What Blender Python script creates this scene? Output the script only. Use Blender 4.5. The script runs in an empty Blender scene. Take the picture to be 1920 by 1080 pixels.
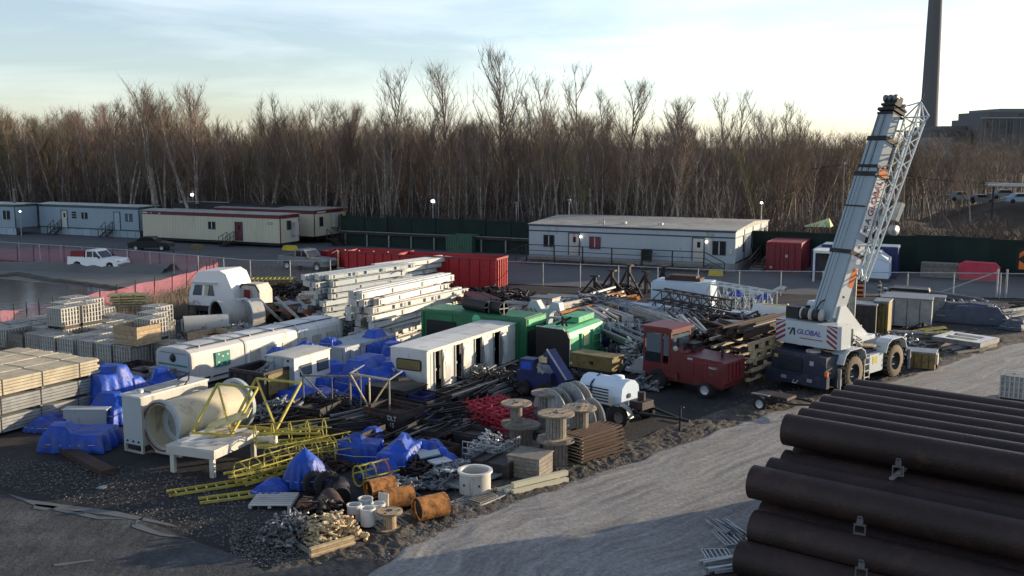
import bpy, math, random
from mathutils import Vector, Matrix, noise
R=math.radians
C=bpy.context.scene.collection
sc=bpy.context.scene
rnd=random.Random(7)
# ---------------- camera, sky, sun, exposure ----------------
F=1900.; H=11.; PIT=math.atan((540-272)/F)
cd=bpy.data.cameras.new('camera'); cam=bpy.data.objects.new('camera',cd); C.objects.link(cam)
cd.sensor_width=36; cd.lens=36*F/1920; cd.clip_end=5000
cam.location=(0,0,H); cam.rotation_euler=(math.pi/2-PIT,0,0); sc.camera=cam
SAZ,SEL=67.,9.
w=bpy.data.worlds.new('World'); sc.world=w; w.use_nodes=True
nt=w.node_tree; nt.nodes.clear(); N=nt.nodes.new; Lk=nt.links.new
out=N('ShaderNodeOutputWorld'); bg=N('ShaderNodeBackground'); sky=N('ShaderNodeTexSky'); sky.sky_type='NISHITA'; sky.sun_disc=False
sky.sun_elevation=R(SEL); sky.sun_rotation=R(SAZ); sky.altitude=100; sky.air_density=1.0; sky.dust_density=.35; sky.ozone_density=2.2
tc=N('ShaderNodeTexCoord'); mp=N('ShaderNodeMapping'); mp.inputs['Scale'].default_value=(1.3,1.3,11); mp.inputs['Rotation'].default_value=(R(4),R(3),R(20))
no=N('ShaderNodeTexNoise'); no.inputs['Scale'].default_value=1.7; no.inputs['Detail'].default_value=7; no.inputs['Roughness'].default_value=.55; no.inputs['Distortion'].default_value=.4
cr=N('ShaderNodeValToRGB'); cr.color_ramp.elements[0].position=.42; cr.color_ramp.elements[1].position=.74
cr.color_ramp.elements[0].color=(.26,.26,.26,1); cr.color_ramp.elements[1].color=(.85,.85,.85,1)
mx=N('ShaderNodeMix'); mx.data_type='RGBA'
hs=N('ShaderNodeHueSaturation'); hs.inputs['Saturation'].default_value=.42; hs.inputs['Value'].default_value=1.95
Lk(tc.outputs['Generated'],mp.inputs['Vector']); Lk(mp.outputs[0],no.inputs['Vector']); Lk(no.outputs['Fac'],cr.inputs[0])
tn=N('ShaderNodeMix'); tn.data_type='RGBA'; tn.blend_type='MULTIPLY'; tn.inputs[0].default_value=1; tn.inputs[7].default_value=(.93,.985,1.12,1)
h0=N('ShaderNodeHueSaturation'); h0.inputs['Saturation'].default_value=.85; Lk(sky.outputs[0],h0.inputs['Color']); Lk(h0.outputs[0],tn.inputs[6]); sky_out=tn.outputs[2]
Lk(sky_out,hs.inputs['Color']); Lk(cr.outputs[0],mx.inputs[0]); Lk(sky_out,mx.inputs[6]); Lk(hs.outputs[0],mx.inputs[7])
Lk(mx.outputs[2],bg.inputs[0]); bg.inputs[1].default_value=.108; Lk(bg.outputs[0],out.inputs[0])
SD=Vector((math.sin(R(SAZ))*math.cos(R(SEL)),math.cos(R(SAZ))*math.cos(R(SEL)),math.sin(R(SEL))))
sl=bpy.data.lights.new('sun','SUN'); sl.energy=5.0; sl.angle=R(.6); sl.color=(1,.80,.55)
so=bpy.data.objects.new('sun',sl); C.objects.link(so); so.rotation_euler=SD.to_track_quat('Z','Y').to_euler()
vs=sc.view_settings; vs.view_transform='Standard'; vs.look='None'; vs.gamma=1; vs.use_curve_mapping=False; vs.exposure=0.8
# ---------------- helpers ----------------
def at(px,py,z=0.):
    u=(px-960)/F; v=-(py-540)/F; c,s=math.cos(PIT),math.sin(PIT)
    t=(z-H)/(v*c-s); return ((u)*t,(c+v*s)*t)
def D(az): return Vector((math.sin(R(az)),math.cos(R(az)),0))
class M:
    def __init__(s): s.v=[]; s.f=[]; s.sm=[]; s.isl=[]; s.hold=0
    def add(s,vs,fs,smooth=False,mtx=None):
        b=len(s.v)
        if not s.hold: s.isl.append((b,len(s.f)))
        for p in vs:
            if mtx is not None: p=mtx@Vector(p)
            s.v.append((p[0],p[1],p[2]))
        for f in fs: s.f.append([i+b for i in f]); s.sm.append(smooth)
        return s
    def box(s,x0,x1,y0,y1,z0,z1,mtx=None):
        v=[(x0,y0,z0),(x1,y0,z0),(x1,y1,z0),(x0,y1,z0),(x0,y0,z1),(x1,y0,z1),(x1,y1,z1),(x0,y1,z1)]
        return s.add(v,[(0,3,2,1),(4,5,6,7),(0,1,5,4),(1,2,6,5),(2,3,7,6),(3,0,4,7)],False,mtx)
    def bar(s,a,b,w=.05,h=None,up=(0,0,1)):
        a=Vector(a); b=Vector(b); h=h or w; d=(b-a)
        if d.length<1e-5: return s
        d.normalize(); u=Vector(up)
        if abs(d.dot(u))>.98: u=Vector((0,1,0))
        x=d.cross(u).normalized(); y=x.cross(d).normalized()
        v=[]
        for p in (a,b):
            for i,j in ((-1,-1),(1,-1),(1,1),(-1,1)): v.append(p+x*(i*w/2)+y*(j*h/2))
        return s.add(v,[(3,2,1,0),(4,5,6,7),(0,1,5,4),(1,2,6,5),(2,3,7,6),(3,0,4,7)])
    def cyl(s,a,b,r,n=10,r2=None,cap=True):
        a=Vector(a); b=Vector(b); r2=r if r2 is None else r2; d=(b-a).normalized()
        u=Vector((0,0,1)) if abs(d.z)<.95 else Vector((1,0,0))
        x=d.cross(u).normalized(); y=x.cross(d)
        ra=[a+(x*math.cos(2*math.pi*i/n)+y*math.sin(2*math.pi*i/n))*r for i in range(n)]
        rb=[b+(x*math.cos(2*math.pi*i/n)+y*math.sin(2*math.pi*i/n))*r2 for i in range(n)]
        s.add(ra+rb,[(i,(i+1)%n,n+(i+1)%n,n+i) for i in range(n)],n>5); s.hold=1
        if cap: s.add(ra,[list(range(n-1,-1,-1))]); s.add(rb,[list(range(n))])
        s.hold=0; return s
    def pipe(s,a,b,r,t,n=24):
        a=Vector(a); b=Vector(b); d=(b-a).normalized()
        u=Vector((0,0,1)) if abs(d.z)<.95 else Vector((1,0,0))
        x=d.cross(u).normalized(); y=x.cross(d)
        def ring(p,q): return [p+(x*math.cos(2*math.pi*i/n)+y*math.sin(2*math.pi*i/n))*q for i in range(n)]
        A,B,c,e=ring(a,r),ring(b,r),ring(a,r-t),ring(b,r-t)
        s.add(A+B,[(i,(i+1)%n,n+(i+1)%n,n+i) for i in range(n)],True); s.hold=1
        s.add(c+e,[(n+i,n+(i+1)%n,(i+1)%n,i) for i in range(n)],True)
        s.add(A+c,[(i,n+i,n+(i+1)%n,(i+1)%n) for i in range(n)]); s.add(B+e,[(n+i,i,(i+1)%n,n+(i+1)%n) for i in range(n)])
        s.hold=0; return s
    def path(s,pts,r,n=5):
        k=len(s.isl)
        for a,b in zip(pts[:-1],pts[1:]): s.cyl(a,b,r,n,cap=False)
        s.isl=s.isl[:k+1]; return s
    def lathe(s,prof,n=20,c=(0,0,0),ax='z',smooth=True):
        v=[];m=len(prof)
        for i in range(n):
            t=2*math.pi*i/n
            for r,z in prof:
                q=(r*math.cos(t),r*math.sin(t),z)
                if ax=='x': q=(q[2],q[0],q[1])
                if ax=='y': q=(q[0],q[2],q[1])
                v.append((q[0]+c[0],q[1]+c[1],q[2]+c[2]))
        f=[]
        for i in range(n):
            j=(i+1)%n
            for k in range(m-1):
                q=(i*m+k,j*m+k,j*m+k+1,i*m+k+1)
                f.append(q if ax=='z' else q[::-1] if ax=='y' else q)
        return s.add(v,f,smooth)
    def prism(s,poly,y0,y1,plane='xz'):
        n=len(poly)
        if plane=='xz': v=[(a,y0,b) for a,b in poly]+[(a,y1,b) for a,b in poly]
        elif plane=='yz': v=[(y0,a,b) for a,b in poly]+[(y1,a,b) for a,b in poly]
        else: v=[(a,b,y0) for a,b in poly]+[(a,b,y1) for a,b in poly]
        return s.add(v,[list(range(n)),list(range(2*n-1,n-1,-1))]+[(i,n+i,n+(i+1)%n,(i+1)%n) for i in range(n)])
    def mesh(s,name):
        me=bpy.data.meshes.new(name); me.from_pydata(s.v,[],s.f)
        if any(s.sm): me.polygons.foreach_set('use_smooth',s.sm)
        me.update(); return me
SPLIT={'boom_collar','boom_head','depth_beam','cross_board','warning_stripe','corner_strip','label_plate','lock_rod','scrap','wire','skid','bolts','step_rail','flat_bar','saddle','headlight','marker','rail','brace','support','leg','top_clutter','deck_plate','side_rib','controls','runner','sign','end_rail','block','upright','cover','slat','post'}
def P(name,m,mt,parent=None,loc=(0,0,0),rot=(0,0,0),label=None,kind=None):
    if name in SPLIT and isinstance(m,M) and kind is None and 1<len(m.isl)<=12:
        r=None
        for i,(a,fa) in enumerate(m.isl):
            b,fb_=m.isl[i+1] if i+1<len(m.isl) else (len(m.v),len(m.f)); q=M(); q.v=m.v[a:b]; q.f=[[k-a for k in f] for f in m.f[fa:fb_]]; q.sm=m.sm[fa:fb_]; q.isl=[(0,0)]
            o=P(name,q,mt,parent,loc,rot,label); r=r or o
        return r
    me=m if isinstance(m,bpy.types.Mesh) else m.mesh(name)
    if mt and not me.materials: me.materials.append(MT[mt])
    o=bpy.data.objects.new(name,me); C.objects.link(o); o.location=loc; o.rotation_euler=rot; o.parent=parent
    if label: o['label']=label
    if kind: o['kind']=kind
    return o
def lab(o,label,cat,group=None,kind=None):
    if label: o['label']=label
    if cat: o['category']=cat
    if group: o['group']=group
    if kind: o['kind']=kind
    return o
def T(name,label,cat,loc,az=30,group=None):
    o=bpy.data.objects.new(name,None); C.objects.link(o)
    o.location=(loc[0],loc[1],loc[2] if len(loc)>2 else 0); o.rotation_euler=(0,0,-R(az)); return lab(o,label,cat,group)
def O(name,label,cat,m,mt,loc,az=30,group=None,kind=None,rot=(0,0)):
    o=P(name,m,mt,None,(loc[0],loc[1],loc[2] if len(loc)>2 else 0),(rot[0],rot[1],-R(az)),kind=kind); return lab(o,label,cat,group)
def S(name,m,mt,loc=(0,0,0),az=0): return P(name,m,mt,None,loc,(0,0,-R(az)),kind='structure')
KID={}
def dup(o,loc=None,az=None,label=None,parent=None):
    c=o.copy(); C.objects.link(c); c.parent=parent
    if loc is not None: c.location=(loc[0],loc[1],loc[2] if len(loc)>2 else 0)
    if az is not None: c.rotation_euler=(o.rotation_euler[0],o.rotation_euler[1],-R(az))
    if label: c['label']=label
    for ch in [q for q in KIDS(o)]: dup(ch,parent=c)
    return c
def KIDS(o):
    k=KID.get(o.name)
    if k is None: k=[q for q in bpy.data.objects if q.parent==o]; KID[o.name]=k
    return k
ORD=['first','second','third','fourth','fifth','sixth','seventh','eighth','ninth','tenth','eleventh','twelfth','thirteenth','fourteenth','fifteenth','sixteenth']
MT={}
def mat(name,col,rough=.7,metal=0,var=.25,scale=1.5,dirt=None,dfac=.0,bump=0,bscale=40,spec=.4,alpha=None,streak=False,emit=None,coord='Object',rv=.12):
    m=bpy.data.materials.new(name); m.use_nodes=True; t=m.node_tree; n=t.nodes; l=t.links; b=n['Principled BSDF']
    b.inputs['Roughness'].default_value=rough; b.inputs['Metallic'].default_value=metal; b.inputs['Specular IOR Level'].default_value=spec
    c=n.new('ShaderNodeTexCoord'); mp=n.new('ShaderNodeMapping'); l.new(c.outputs[coord],mp.inputs[0])
    oi=n.new('ShaderNodeObjectInfo'); 
    va=n.new('ShaderNodeVectorMath'); va.operation='MULTIPLY_ADD'; l.new(mp.outputs[0],va.inputs[0]); va.inputs[1].default_value=(1,1,.25 if streak else 1)
    cx=n.new('ShaderNodeCombineXYZ'); mu=n.new('ShaderNodeMath'); mu.operation='MULTIPLY'; mu.inputs[1].default_value=37; l.new(oi.outputs['Random'],mu.inputs[0])
    l.new(mu.outputs[0],cx.inputs[0]); l.new(mu.outputs[0],cx.inputs[1]); l.new(cx.outputs[0],va.inputs[2])
    no=n.new('ShaderNodeTexNoise'); no.inputs['Scale'].default_value=scale; no.inputs['Detail'].default_value=8; no.inputs['Roughness'].default_value=.62; l.new(va.outputs[0],no.inputs[0])
    r=n.new('ShaderNodeMapRange'); r.inputs[1].default_value=.3; r.inputs[2].default_value=.7; r.inputs[3].default_value=1-var; r.inputs[4].default_value=1+var*.6; l.new(no.outputs[0],r.inputs[0])
    r2=n.new('ShaderNodeMapRange'); r2.inputs[3].default_value=1-rv; r2.inputs[4].default_value=1+rv; l.new(oi.outputs['Random'],r2.inputs[0])
    m2=n.new('ShaderNodeMath'); m2.operation='MULTIPLY'; l.new(r.outputs[0],m2.inputs[0]); l.new(r2.outputs[0],m2.inputs[1])
    vm=n.new('ShaderNodeVectorMath'); vm.operation='SCALE'; vm.inputs[0].default_value=col; l.new(m2.outputs[0],vm.inputs['Scale'])
    last=vm.outputs[0]
    if dirt:
        n2=n.new('ShaderNodeTexNoise'); n2.inputs['Scale'].default_value=scale*1.9; n2.inputs['Detail'].default_value=9; n2.inputs['Roughness'].default_value=.7; l.new(va.outputs[0],n2.inputs[0])
        q=n.new('ShaderNodeMapRange'); q.inputs[1].default_value=.62-dfac*.35; q.inputs[2].default_value=.72-dfac*.2; l.new(n2.outputs[0],q.inputs[0])
        mx=n.new('ShaderNodeMix'); mx.data_type='RGBA'; l.new(q.outputs[0],mx.inputs[0]); l.new(last,mx.inputs[6]); mx.inputs[7].default_value=(*dirt,1); last=mx.outputs[2]
    l.new(last,b.inputs['Base Color'])
    if bump:
        n3=n.new('ShaderNodeTexNoise'); n3.inputs['Scale'].default_value=bscale; n3.inputs['Detail'].default_value=6; l.new(c.outputs[coord],n3.inputs[0])
        bp=n.new('ShaderNodeBump'); bp.inputs['Strength'].default_value=bump; bp.inputs['Distance'].default_value=.05; l.new(n3.outputs[0],bp.inputs['Height']); l.new(bp.outputs[0],b.inputs['Normal'])
    if alpha is not None: b.inputs['Alpha'].default_value=alpha
    if emit: b.inputs['Emission Color'].default_value=(*emit[0],1); b.inputs['Emission Strength'].default_value=emit[1]
    MT[name]=m; return m
RU=(.11,.045,.02)
for a in [('white',(.60,.60,.58),.5,0,.08,.8,(.33,.28,.22),.13,0,40,.4,None,True),('offwhite',(.46,.45,.41),.6,0,.12,1,(.22,.17,.12),.2,0,40,.4,None,True),('cream',(.48,.46,.35),.6,0,.08,.6,(.3,.25,.18),.12,0,40,.4,None,True),
 ('creamwhite',(.50,.44,.31),.6,0,.15,1,(.25,.19,.12),.2,0,40,.4,None,True),('palewall',(.37,.42,.45),.6,0,.08,.5,(.2,.2,.19),.14,0,40,.4,None,True),('bluewall',(.26,.34,.40),.6,0,.08,.5,(.2,.24,.26),.12,0,40,.4,None,True),('trimred',(.11,.012,.02),.6),('trimgreen',(.03,.09,.08),.6),('trimdark',(.03,.04,.07),.6),
 ('roofpale',(.33,.32,.29),.8,0,.2,.6,(.25,.23,.2),.3),('roofdark',(.022,.022,.025),.8),('roofmetal',(.46,.46,.46),.6,0,.2,.6,(.2,.18,.16),.25),('tyre',(.018,.018,.019),.9,0,.2,6),('tyredusty',(.15,.12,.08),.95,0,.3,6),('rim',(.55,.55,.55),.4,.3),
 ('black',(.012,.012,.013),.6),('darksteel',(.035,.034,.036),.6,.3,.4,2,RU,.3),('steel',(.22,.23,.24),.5,.6,.3,3,(.12,.1,.08),.2),('galv',(.36,.38,.39),.45,.5,.2,4),('rust',(.20,.075,.03),.9,0,.4,3,(.09,.035,.02),.5,.2),
 ('orangerust',(.44,.19,.05),.85,0,.3,2.5,(.13,.05,.02),.5,.2),('piperust',(.024,.012,.010),.62,0,.5,1.0,(.05,.022,.014),.2,.35,14),('wood',(.42,.31,.19),.85,0,.3,5,(.2,.14,.09),.3),('woodgrey',(.21,.19,.165),.9,0,.35,5,(.13,.11,.09),.3),
 ('woodpale',(.52,.41,.25),.85,0,.3,4,(.3,.2,.1),.25),('lumber',(.44,.39,.29),.85,0,.3,1.6,(.33,.27,.18),.2),('lumbergrey',(.27,.28,.28),.85,0,.3,1.6,(.17,.17,.17),.2),('tarp',(.008,.065,.42),.5,0,.4,1.2,(.05,.075,.20),.35,.45,8),('tarpgrey',(.05,.06,.085),.7,0,.3,1.5,None,0,.8,4),
 ('green',(.025,.17,.075),.5,0,.15,1,(.03,.05,.03),.2),('greenlight',(.10,.40,.20),.5,0,.15,1,(.05,.12,.07),.2),('fencegreen',(.009,.022,.017),.85,0,.35,.8),('binggreen',(.05,.12,.075),.7),('red',(.36,.012,.018),.5,0,.15,1,(.12,.01,.01),.2),('reddark',(.22,.02,.03),.55,0,.2,1.2,(.08,.02,.02),.25),
 ('machred',(.125,.016,.018),.45,0,.15,1,(.12,.04,.03),.25),('scafred',(.45,.02,.04),.6,0,.3,3,(.12,.02,.02),.3),('yellow',(.43,.37,.07),.55,0,.2,3,(.2,.14,.03),.25),('yellowpale',(.66,.55,.24),.6,0,.2,2,(.3,.2,.08),.3),('mustard',(.20,.15,.05),.6,0,.2,2,(.08,.06,.03),.3),
 ('orange',(.75,.18,.03),.6),('navy',(.012,.02,.10),.5,0,.2,1,(.02,.02,.04),.2),('cranewhite',(.46,.51,.54),.4,0,.06,.6,(.25,.22,.18),.12,0,40,.4,None,True),('cranenavy',(.022,.03,.055),.45,0,.2,1,(.07,.065,.06),.25),('craneshade',(.27,.33,.37),.45,0,.08,.6),
 ('poly',(.30,.30,.28),.5,0,.25,2,(.12,.11,.09),.3),('bluepoly',(.50,.60,.70),.4,0,.08,1),('concrete',(.30,.30,.29),.85,0,.15,.05,(.22,.22,.21),.2),('farwall',(.11,.11,.112),.9,0,.1,.02),('farlight',(.2,.2,.2),.9,0,.1,.05),
 ('bark',(.21,.18,.155),.95,0,.4,1.2,(.42,.38,.33),.35),('twig',(.19,.145,.112),.95,0,.3,.4),('twigred',(.20,.14,.115),.95,0,.3,.4),('budgreen',(.17,.155,.08),.95,0,.3,.4),('brush',(.095,.075,.066),1,0,.4,.2),('weed',(.28,.22,.16),.95,0,.4,.5),
 ('stone',(.15,.145,.14),.95,0,.5,8),('mudbank',(.085,.07,.055),.95,0,.4,1.2,(.05,.045,.04),.4,.6,9),('forestfloor',(.06,.045,.03),1,0,.4,.2,None,0,.3,3),('asphalt',(.075,.08,.088),.8,0,.2,.15,(.095,.097,.10),.3,.1,20),
 ('banksand',(.15,.15,.145),.95,0,.2,.2,(.12,.12,.10),.3),('pink',(.50,.05,.08),.8),('glass',(.02,.025,.03),.08,0,0,1),('glassblue',(.10,.13,.15),.1,0,.2,1),('glassred',(.16,.03,.045),.3),('logogreen',(.02,.20,.16),.6),('textred',(.35,.03,.03),.6),('textblack',(.02,.02,.025),.6),
 ('textblue',(.10,.08,.30),.6),('textgrey',(.4,.4,.42),.6),('rubberyellow',(.55,.42,.03),.7),('coilgrey',(.24,.25,.25),.5,.2,.4,6,(.07,.06,.05),.3),('brown',(.055,.03,.022),.8,0,.4,3),('whitetruck',(.80,.80,.80),.3,0,.04,1),('silver',(.20,.215,.225),.35,.4,.1,1),('darkcar',(.015,.017,.02),.3)]:
    mat(*a)
mat('lamp',(.9,.9,.9),emit=((.9,.95,1),9)); mat('lampwarm',(.9,.9,.8),emit=((1,.9,.7),3))
mat('snowfence',(.68,.22,.28),.8,0,.3,.8,alpha=.34); mat('chain',(.4,.4,.4),.6,.3,alpha=.10)
mat('strut',(.5,.42,.28),.7,0,.3,3,(.2,.12,.05),.3)
# translucent greenhouse-like dome canvas
mat('canvas',(.55,.62,.30),.8,0,.1,1)
def gmat(name,c1,c2,c3,big=.25,fine=14,bump=.5,az=45,st=.12,rough=.95,vor=True,bd=.04):
    m=bpy.data.materials.new(name); m.use_nodes=True; t=m.node_tree; n=t.nodes; l=t.links; b=n['Principled BSDF']; b.inputs['Roughness'].default_value=rough; b.inputs['Specular IOR Level'].default_value=.3
    c=n.new('ShaderNodeTexCoord'); mp=n.new('ShaderNodeMapping'); mp.inputs['Rotation'].default_value=(0,0,R(az)); mp.inputs['Scale'].default_value=(1,st,1); l.new(c.outputs['Object'],mp.inputs[0])
    def noise_(v,s,d=8,ro=.6):
        q=n.new('ShaderNodeTexNoise'); q.inputs['Scale'].default_value=s; q.inputs['Detail'].default_value=d; q.inputs['Roughness'].default_value=ro; l.new(v,q.inputs[0]); return q.outputs[0]
    a=noise_(mp.outputs[0],big*4); e=noise_(c.outputs['Object'],big,6); f=noise_(c.outputs['Object'],fine,8,.7)
    def mr(i,lo,hi):
        q=n.new('ShaderNodeMapRange'); q.inputs[1].default_value=lo; q.inputs[2].default_value=hi; l.new(i,q.inputs[0]); return q.outputs[0]
    def mix(f_,x,y):
        q=n.new('ShaderNodeMix'); q.data_type='RGBA'; l.new(f_,q.inputs[0])
        for k,s_ in ((6,x),(7,y)):
            if isinstance(s_,tuple): q.inputs[k].default_value=(*s_,1)
            else: l.new(s_,q.inputs[k])
        return q.outputs[2]
    x=mix(mr(a,.35,.65),c1,c2); x=mix(mr(e,.48,.68),x,c3)
    q=n.new('ShaderNodeMix'); q.data_type='RGBA'; q.blend_type='MULTIPLY'; q.inputs[0].default_value=1; l.new(x,q.inputs[6])
    g=n.new('ShaderNodeMapRange'); g.inputs[1].default_value=.3; g.inputs[2].default_value=.7; g.inputs[3].default_value=.62; g.inputs[4].default_value=1.4; g.clamp=False; l.new(f,g.inputs[0])
    cc=n.new('ShaderNodeCombineColor'); [l.new(g.outputs[0],cc.inputs[i]) for i in range(3)]; l.new(cc.outputs[0],q.inputs[7]); l.new(q.outputs[2],b.inputs['Base Color'])
    bp=n.new('ShaderNodeBump'); bp.inputs['Strength'].default_value=bump; bp.inputs['Distance'].default_value=bd
    ad=n.new('ShaderNodeMath'); ad.operation='ADD'; l.new(f,ad.inputs[0]); l.new(a,ad.inputs[1]); l.new(ad.outputs[0],bp.inputs['Height']); l.new(bp.outputs[0],b.inputs['Normal'])
    MT[name]=m
gmat('gravel',(.031,.030,.032),(.021,.020,.022),(.045,.043,.043),.3,9,.7,40,.5)
gmat('roadm',(.29,.28,.265),(.155,.15,.146),(.25,.245,.238),.45,9,.3,47,.07,.9,bd=.035)
gmat('track',(.050,.055,.062),(.028,.029,.032),(.072,.080,.088),.6,6,1.0,80,.3,.8,bd=.09)  # dark and bluish: shade over that corner is put into the colour
gmat('mud',(.085,.075,.066),(.04,.036,.032),(.14,.125,.108),.9,7,.9,47,.3,.95,bd=.08)
def patch(name,pts,mt,z=0,jit=.25,world=False,step=.8):
    w_=[Vector(p) if world else Vector(at(*p)) for p in pts]; o=[]
    for a,b in zip(w_,w_[1:]+w_[:1]):
        L=(b-a).length; k=max(1,min(60,int(L/step)))
        for i in range(k):
            q=a.lerp(b,i/k); nn=Vector((-(b-a).y,(b-a).x)).normalized(); j=noise.noise(Vector((q.x*.5,q.y*.5,3)))*jit*1.6+noise.noise(Vector((q.x*2,q.y*2,3)))*jit*.6
            o.append(q+nn*j)
    m=M(); m.add([(p.x,p.y,0) for p in o],[list(range(len(o)))]); ob=S(name,m,mt,(0,0,z)); 
    if ob.data.polygons[0].normal.z<0: ob.data.flip_normals()
    return ob
# base ground out to the horizon
m=M(); m.add([(-2500,-200,0),(2500,-200,0),(2500,3500,0),(-2500,3500,0)],[(0,1,2,3)]); S('ground',m,'forestfloor',(0,0,-.08))
# yard ground: uneven gravel
m=M(); nx,ny=150,130; X0,X1,Y0,Y1=-48,52,12,84
for j in range(ny+1):
    for i in range(nx+1):
        x=X0+(X1-X0)*i/nx; y=Y0+(Y1-Y0)*(j/ny)**1.3
        m.v.append((x,y,-.02+.045*noise.noise(Vector((x*.45,y*.45,1)))+.02*noise.noise(Vector((x*1.7,y*1.7,5)))))
for j in range(ny):
    for i in range(nx): a=j*(nx+1)+i; m.f.append([a,a+1,a+nx+2,a+nx+1]); m.sm.append(True)
S('yard_ground',m,'gravel')
# road
LE=[Vector(at(*p)) for p in [(420,1330),(640,1120),(730,1045),(820,992),(960,937),(1100,893),(1200,860),(1350,808),(1480,765),(1700,707),(1920,640),(2300,572)]]
def spl(P_,t):
    n_=len(P_)-1; k=min(int(t*n_),n_-1); u=t*n_-k; p0=P_[max(k-1,0)];p1=P_[k];p2=P_[k+1];p3=P_[min(k+2,n_)]
    return .5*((2*p1)+(p2-p0)*u+(2*p0-5*p1+4*p2-p3)*u*u+(3*p1-p0-3*p2+p3)*u**3)
m=M(); nu,nv=300,60; W=7.6; berm=M(); bn=22
for i in range(nu+1):
    p=spl(LE,i/nu); q=spl(LE,min(1,i/nu+.003)); p_=spl(LE,max(0,i/nu-.003)); d=(q-p_).normalized(); nr=Vector((d.y,-d.x))
    for j in range(nv+1):
        v=j/nv; e=W*v+.35*noise.noise(Vector((p.x*.8,p.y*.8,0)))*(1-v)+.9*noise.noise(Vector((p.x*.35,p.y*.35,9)))*v
        x=p+nr*e; z=.05+.014*noise.noise(Vector((x.x*.6,x.y*.6,2)))+.035*noise.noise(Vector((v*9,i*.02,4)))+.02*noise.noise(Vector((v*24,i*.05,7)))
        if v in (0,1): z=-.03
        m.v.append((x.x,x.y,z))
    for j in range(bn+1):
        v=j/bn; wd=1.7+1.3*max(0,1-i/90)+.9*noise.noise(Vector((p.x*.3,p.y*.3,4))); x=p+nr*(.55-v*(wd+.55)); h=math.sin(math.pi*v)*(.03+.07*noise.noise(Vector((x.x*1.1,x.y*1.1,2)))+.07*noise.noise(Vector((x.x*4.3,x.y*4.3,2)))+.05*abs(noise.noise(Vector((x.x*9,x.y*9,2)))))+.03
        if j in (0,bn): h=-.04
        berm.v.append((x.x,x.y,h))
for M_,k in ((m,nv),(berm,bn)):
    for i in range(nu):
        for j in range(k): a=i*(k+1)+j; M_.f.append([a,a+1,a+k+2,a+k+1]); M_.sm.append(M_ is m)
rd=S('road',m,'roadm'); uv=rd.data.uv_layers.new(name='along'); 
for lp in rd.data.loops: q=lp.vertex_index; uv.data[lp.index].uv=((q%(nv+1))/nv*7.6,(q//(nv+1))*.45)
tm=MT['roadm'].node_tree; uvn=tm.nodes.new('ShaderNodeUVMap'); uvn.uv_map='along'
mpn=[n_ for n_ in tm.nodes if n_.type=='MAPPING'][0]; mpn.inputs['Rotation'].default_value=(0,0,0); mpn.inputs['Scale'].default_value=(2.2,.03,1); tm.links.new(uvn.outputs[0],mpn.inputs[0])
o=S('mud_verge',berm,'mud')
for ob in (bpy.data.objects['road'],o):
    if ob.data.polygons[500].normal.z<0: ob.data.flip_normals()
patch('dirt_track',[(-900,860),(-300,885),(0,925),(120,955),(230,968),(330,1000),(420,1035),(500,1082),(520,1130),(420,1250),(-200,1500),(-2500,1500)],'track',.045,.15)
mat('ice',(.10,.11,.115),.8,0,.2,1)
for pts in ([(0,923),(55,939),(115,949),(215,962),(318,985),(345,994),(328,991),(270,979),(205,969),(140,962),(70,952),(30,938)],[(66,948),(110,953),(85,960),(62,957)],[(95,958),(150,962),(185,972),(240,976),(185,977),(145,968)],[(248,983),(300,1002),(350,1010),(365,1016),(300,1008),(250,990)],[(270,972),(262,980),(252,988),(258,979)],[(100,1062),(140,1057),(175,1052),(178,1055),(140,1060),(104,1065)]):
    patch('frozen_puddle',pts,'ice',.056,.05,step=.2)
# asphalt of the camp behind the yard
FA,FB=Vector(at(655,458)),Vector(at(1940,521)); FD=(FB-FA).normalized(); FN=Vector((-FD.y,FD.x))   # hoarding line
p1=FA-FD*160; p2=FB+FD*60
NF=[Vector(at(-300,487)),Vector(at(0,487)),Vector(at(470,526)),Vector(at(940,532)),Vector(at(1400,551)),Vector(at(2050,562))]
patch('asphalt_yard',[tuple(p1),]+[tuple(p) for p in NF]+[tuple(p2)],'asphalt',.02,.1,world=True,step=8)
# pond: bank, liner and water
patch('pond_bank',[(-300,498),(60,500),(400,497),(412,508),(340,540),(250,585),(120,640),(-300,720)],'banksand',.03,.2)
mat('water',(.035,.05,.065),.12,0,.2,.3,spec=.6)
nw=MT['water'].node_tree; q=nw.nodes.new('ShaderNodeTexNoise'); q.inputs['Scale'].default_value=1.3; q.inputs['Detail'].default_value=3; tcn=nw.nodes.new('ShaderNodeTexCoord'); nw.links.new(tcn.outputs['Object'],q.inputs[0])
bp=nw.nodes.new('ShaderNodeBump'); bp.inputs['Strength'].default_value=.25; bp.inputs['Distance'].default_value=.05; nw.links.new(q.outputs[0],bp.inputs['Height']); nw.links.new(bp.outputs[0],nw.nodes['Principled BSDF'].inputs['Normal'])
patch('pond_water',[(-300,520),(0,523),(60,529),(150,537),(235,548),(215,560),(130,582),(30,606),(-300,660)],'water',.045,.15)
def ridge(name,pts,mt,h,wd):
    m=M(); w_=[Vector(at(*p)) for p in pts]; n_=60; k=6
    for i in range(n_+1):
        p=spl(w_,i/n_); d=(spl(w_,min(1,i/n_+.01))-spl(w_,max(0,i/n_-.01))).normalized(); nr=Vector((d.y,-d.x))
        for j in range(k+1):
            v=j/k; x=p+nr*((v-.5)*wd); m.v.append((x.x,x.y,h*math.sin(math.pi*v)*(1+.5*noise.noise(Vector((x.x,x.y,2))))-.02))
    for i in range(n_):
        for j in range(k): a=i*(k+1)+j; m.f.append([a,a+k+1,a+k+2,a+1]); m.sm.append(True)
    o=S(name,m,mt)
    if o.data.polygons[9].normal.z<0: o.data.flip_normals()
ridge('pond_berm',[(-200,502),(40,504),(150,506),(250,508),(320,510)],'banksand',.7,3.2)
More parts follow.
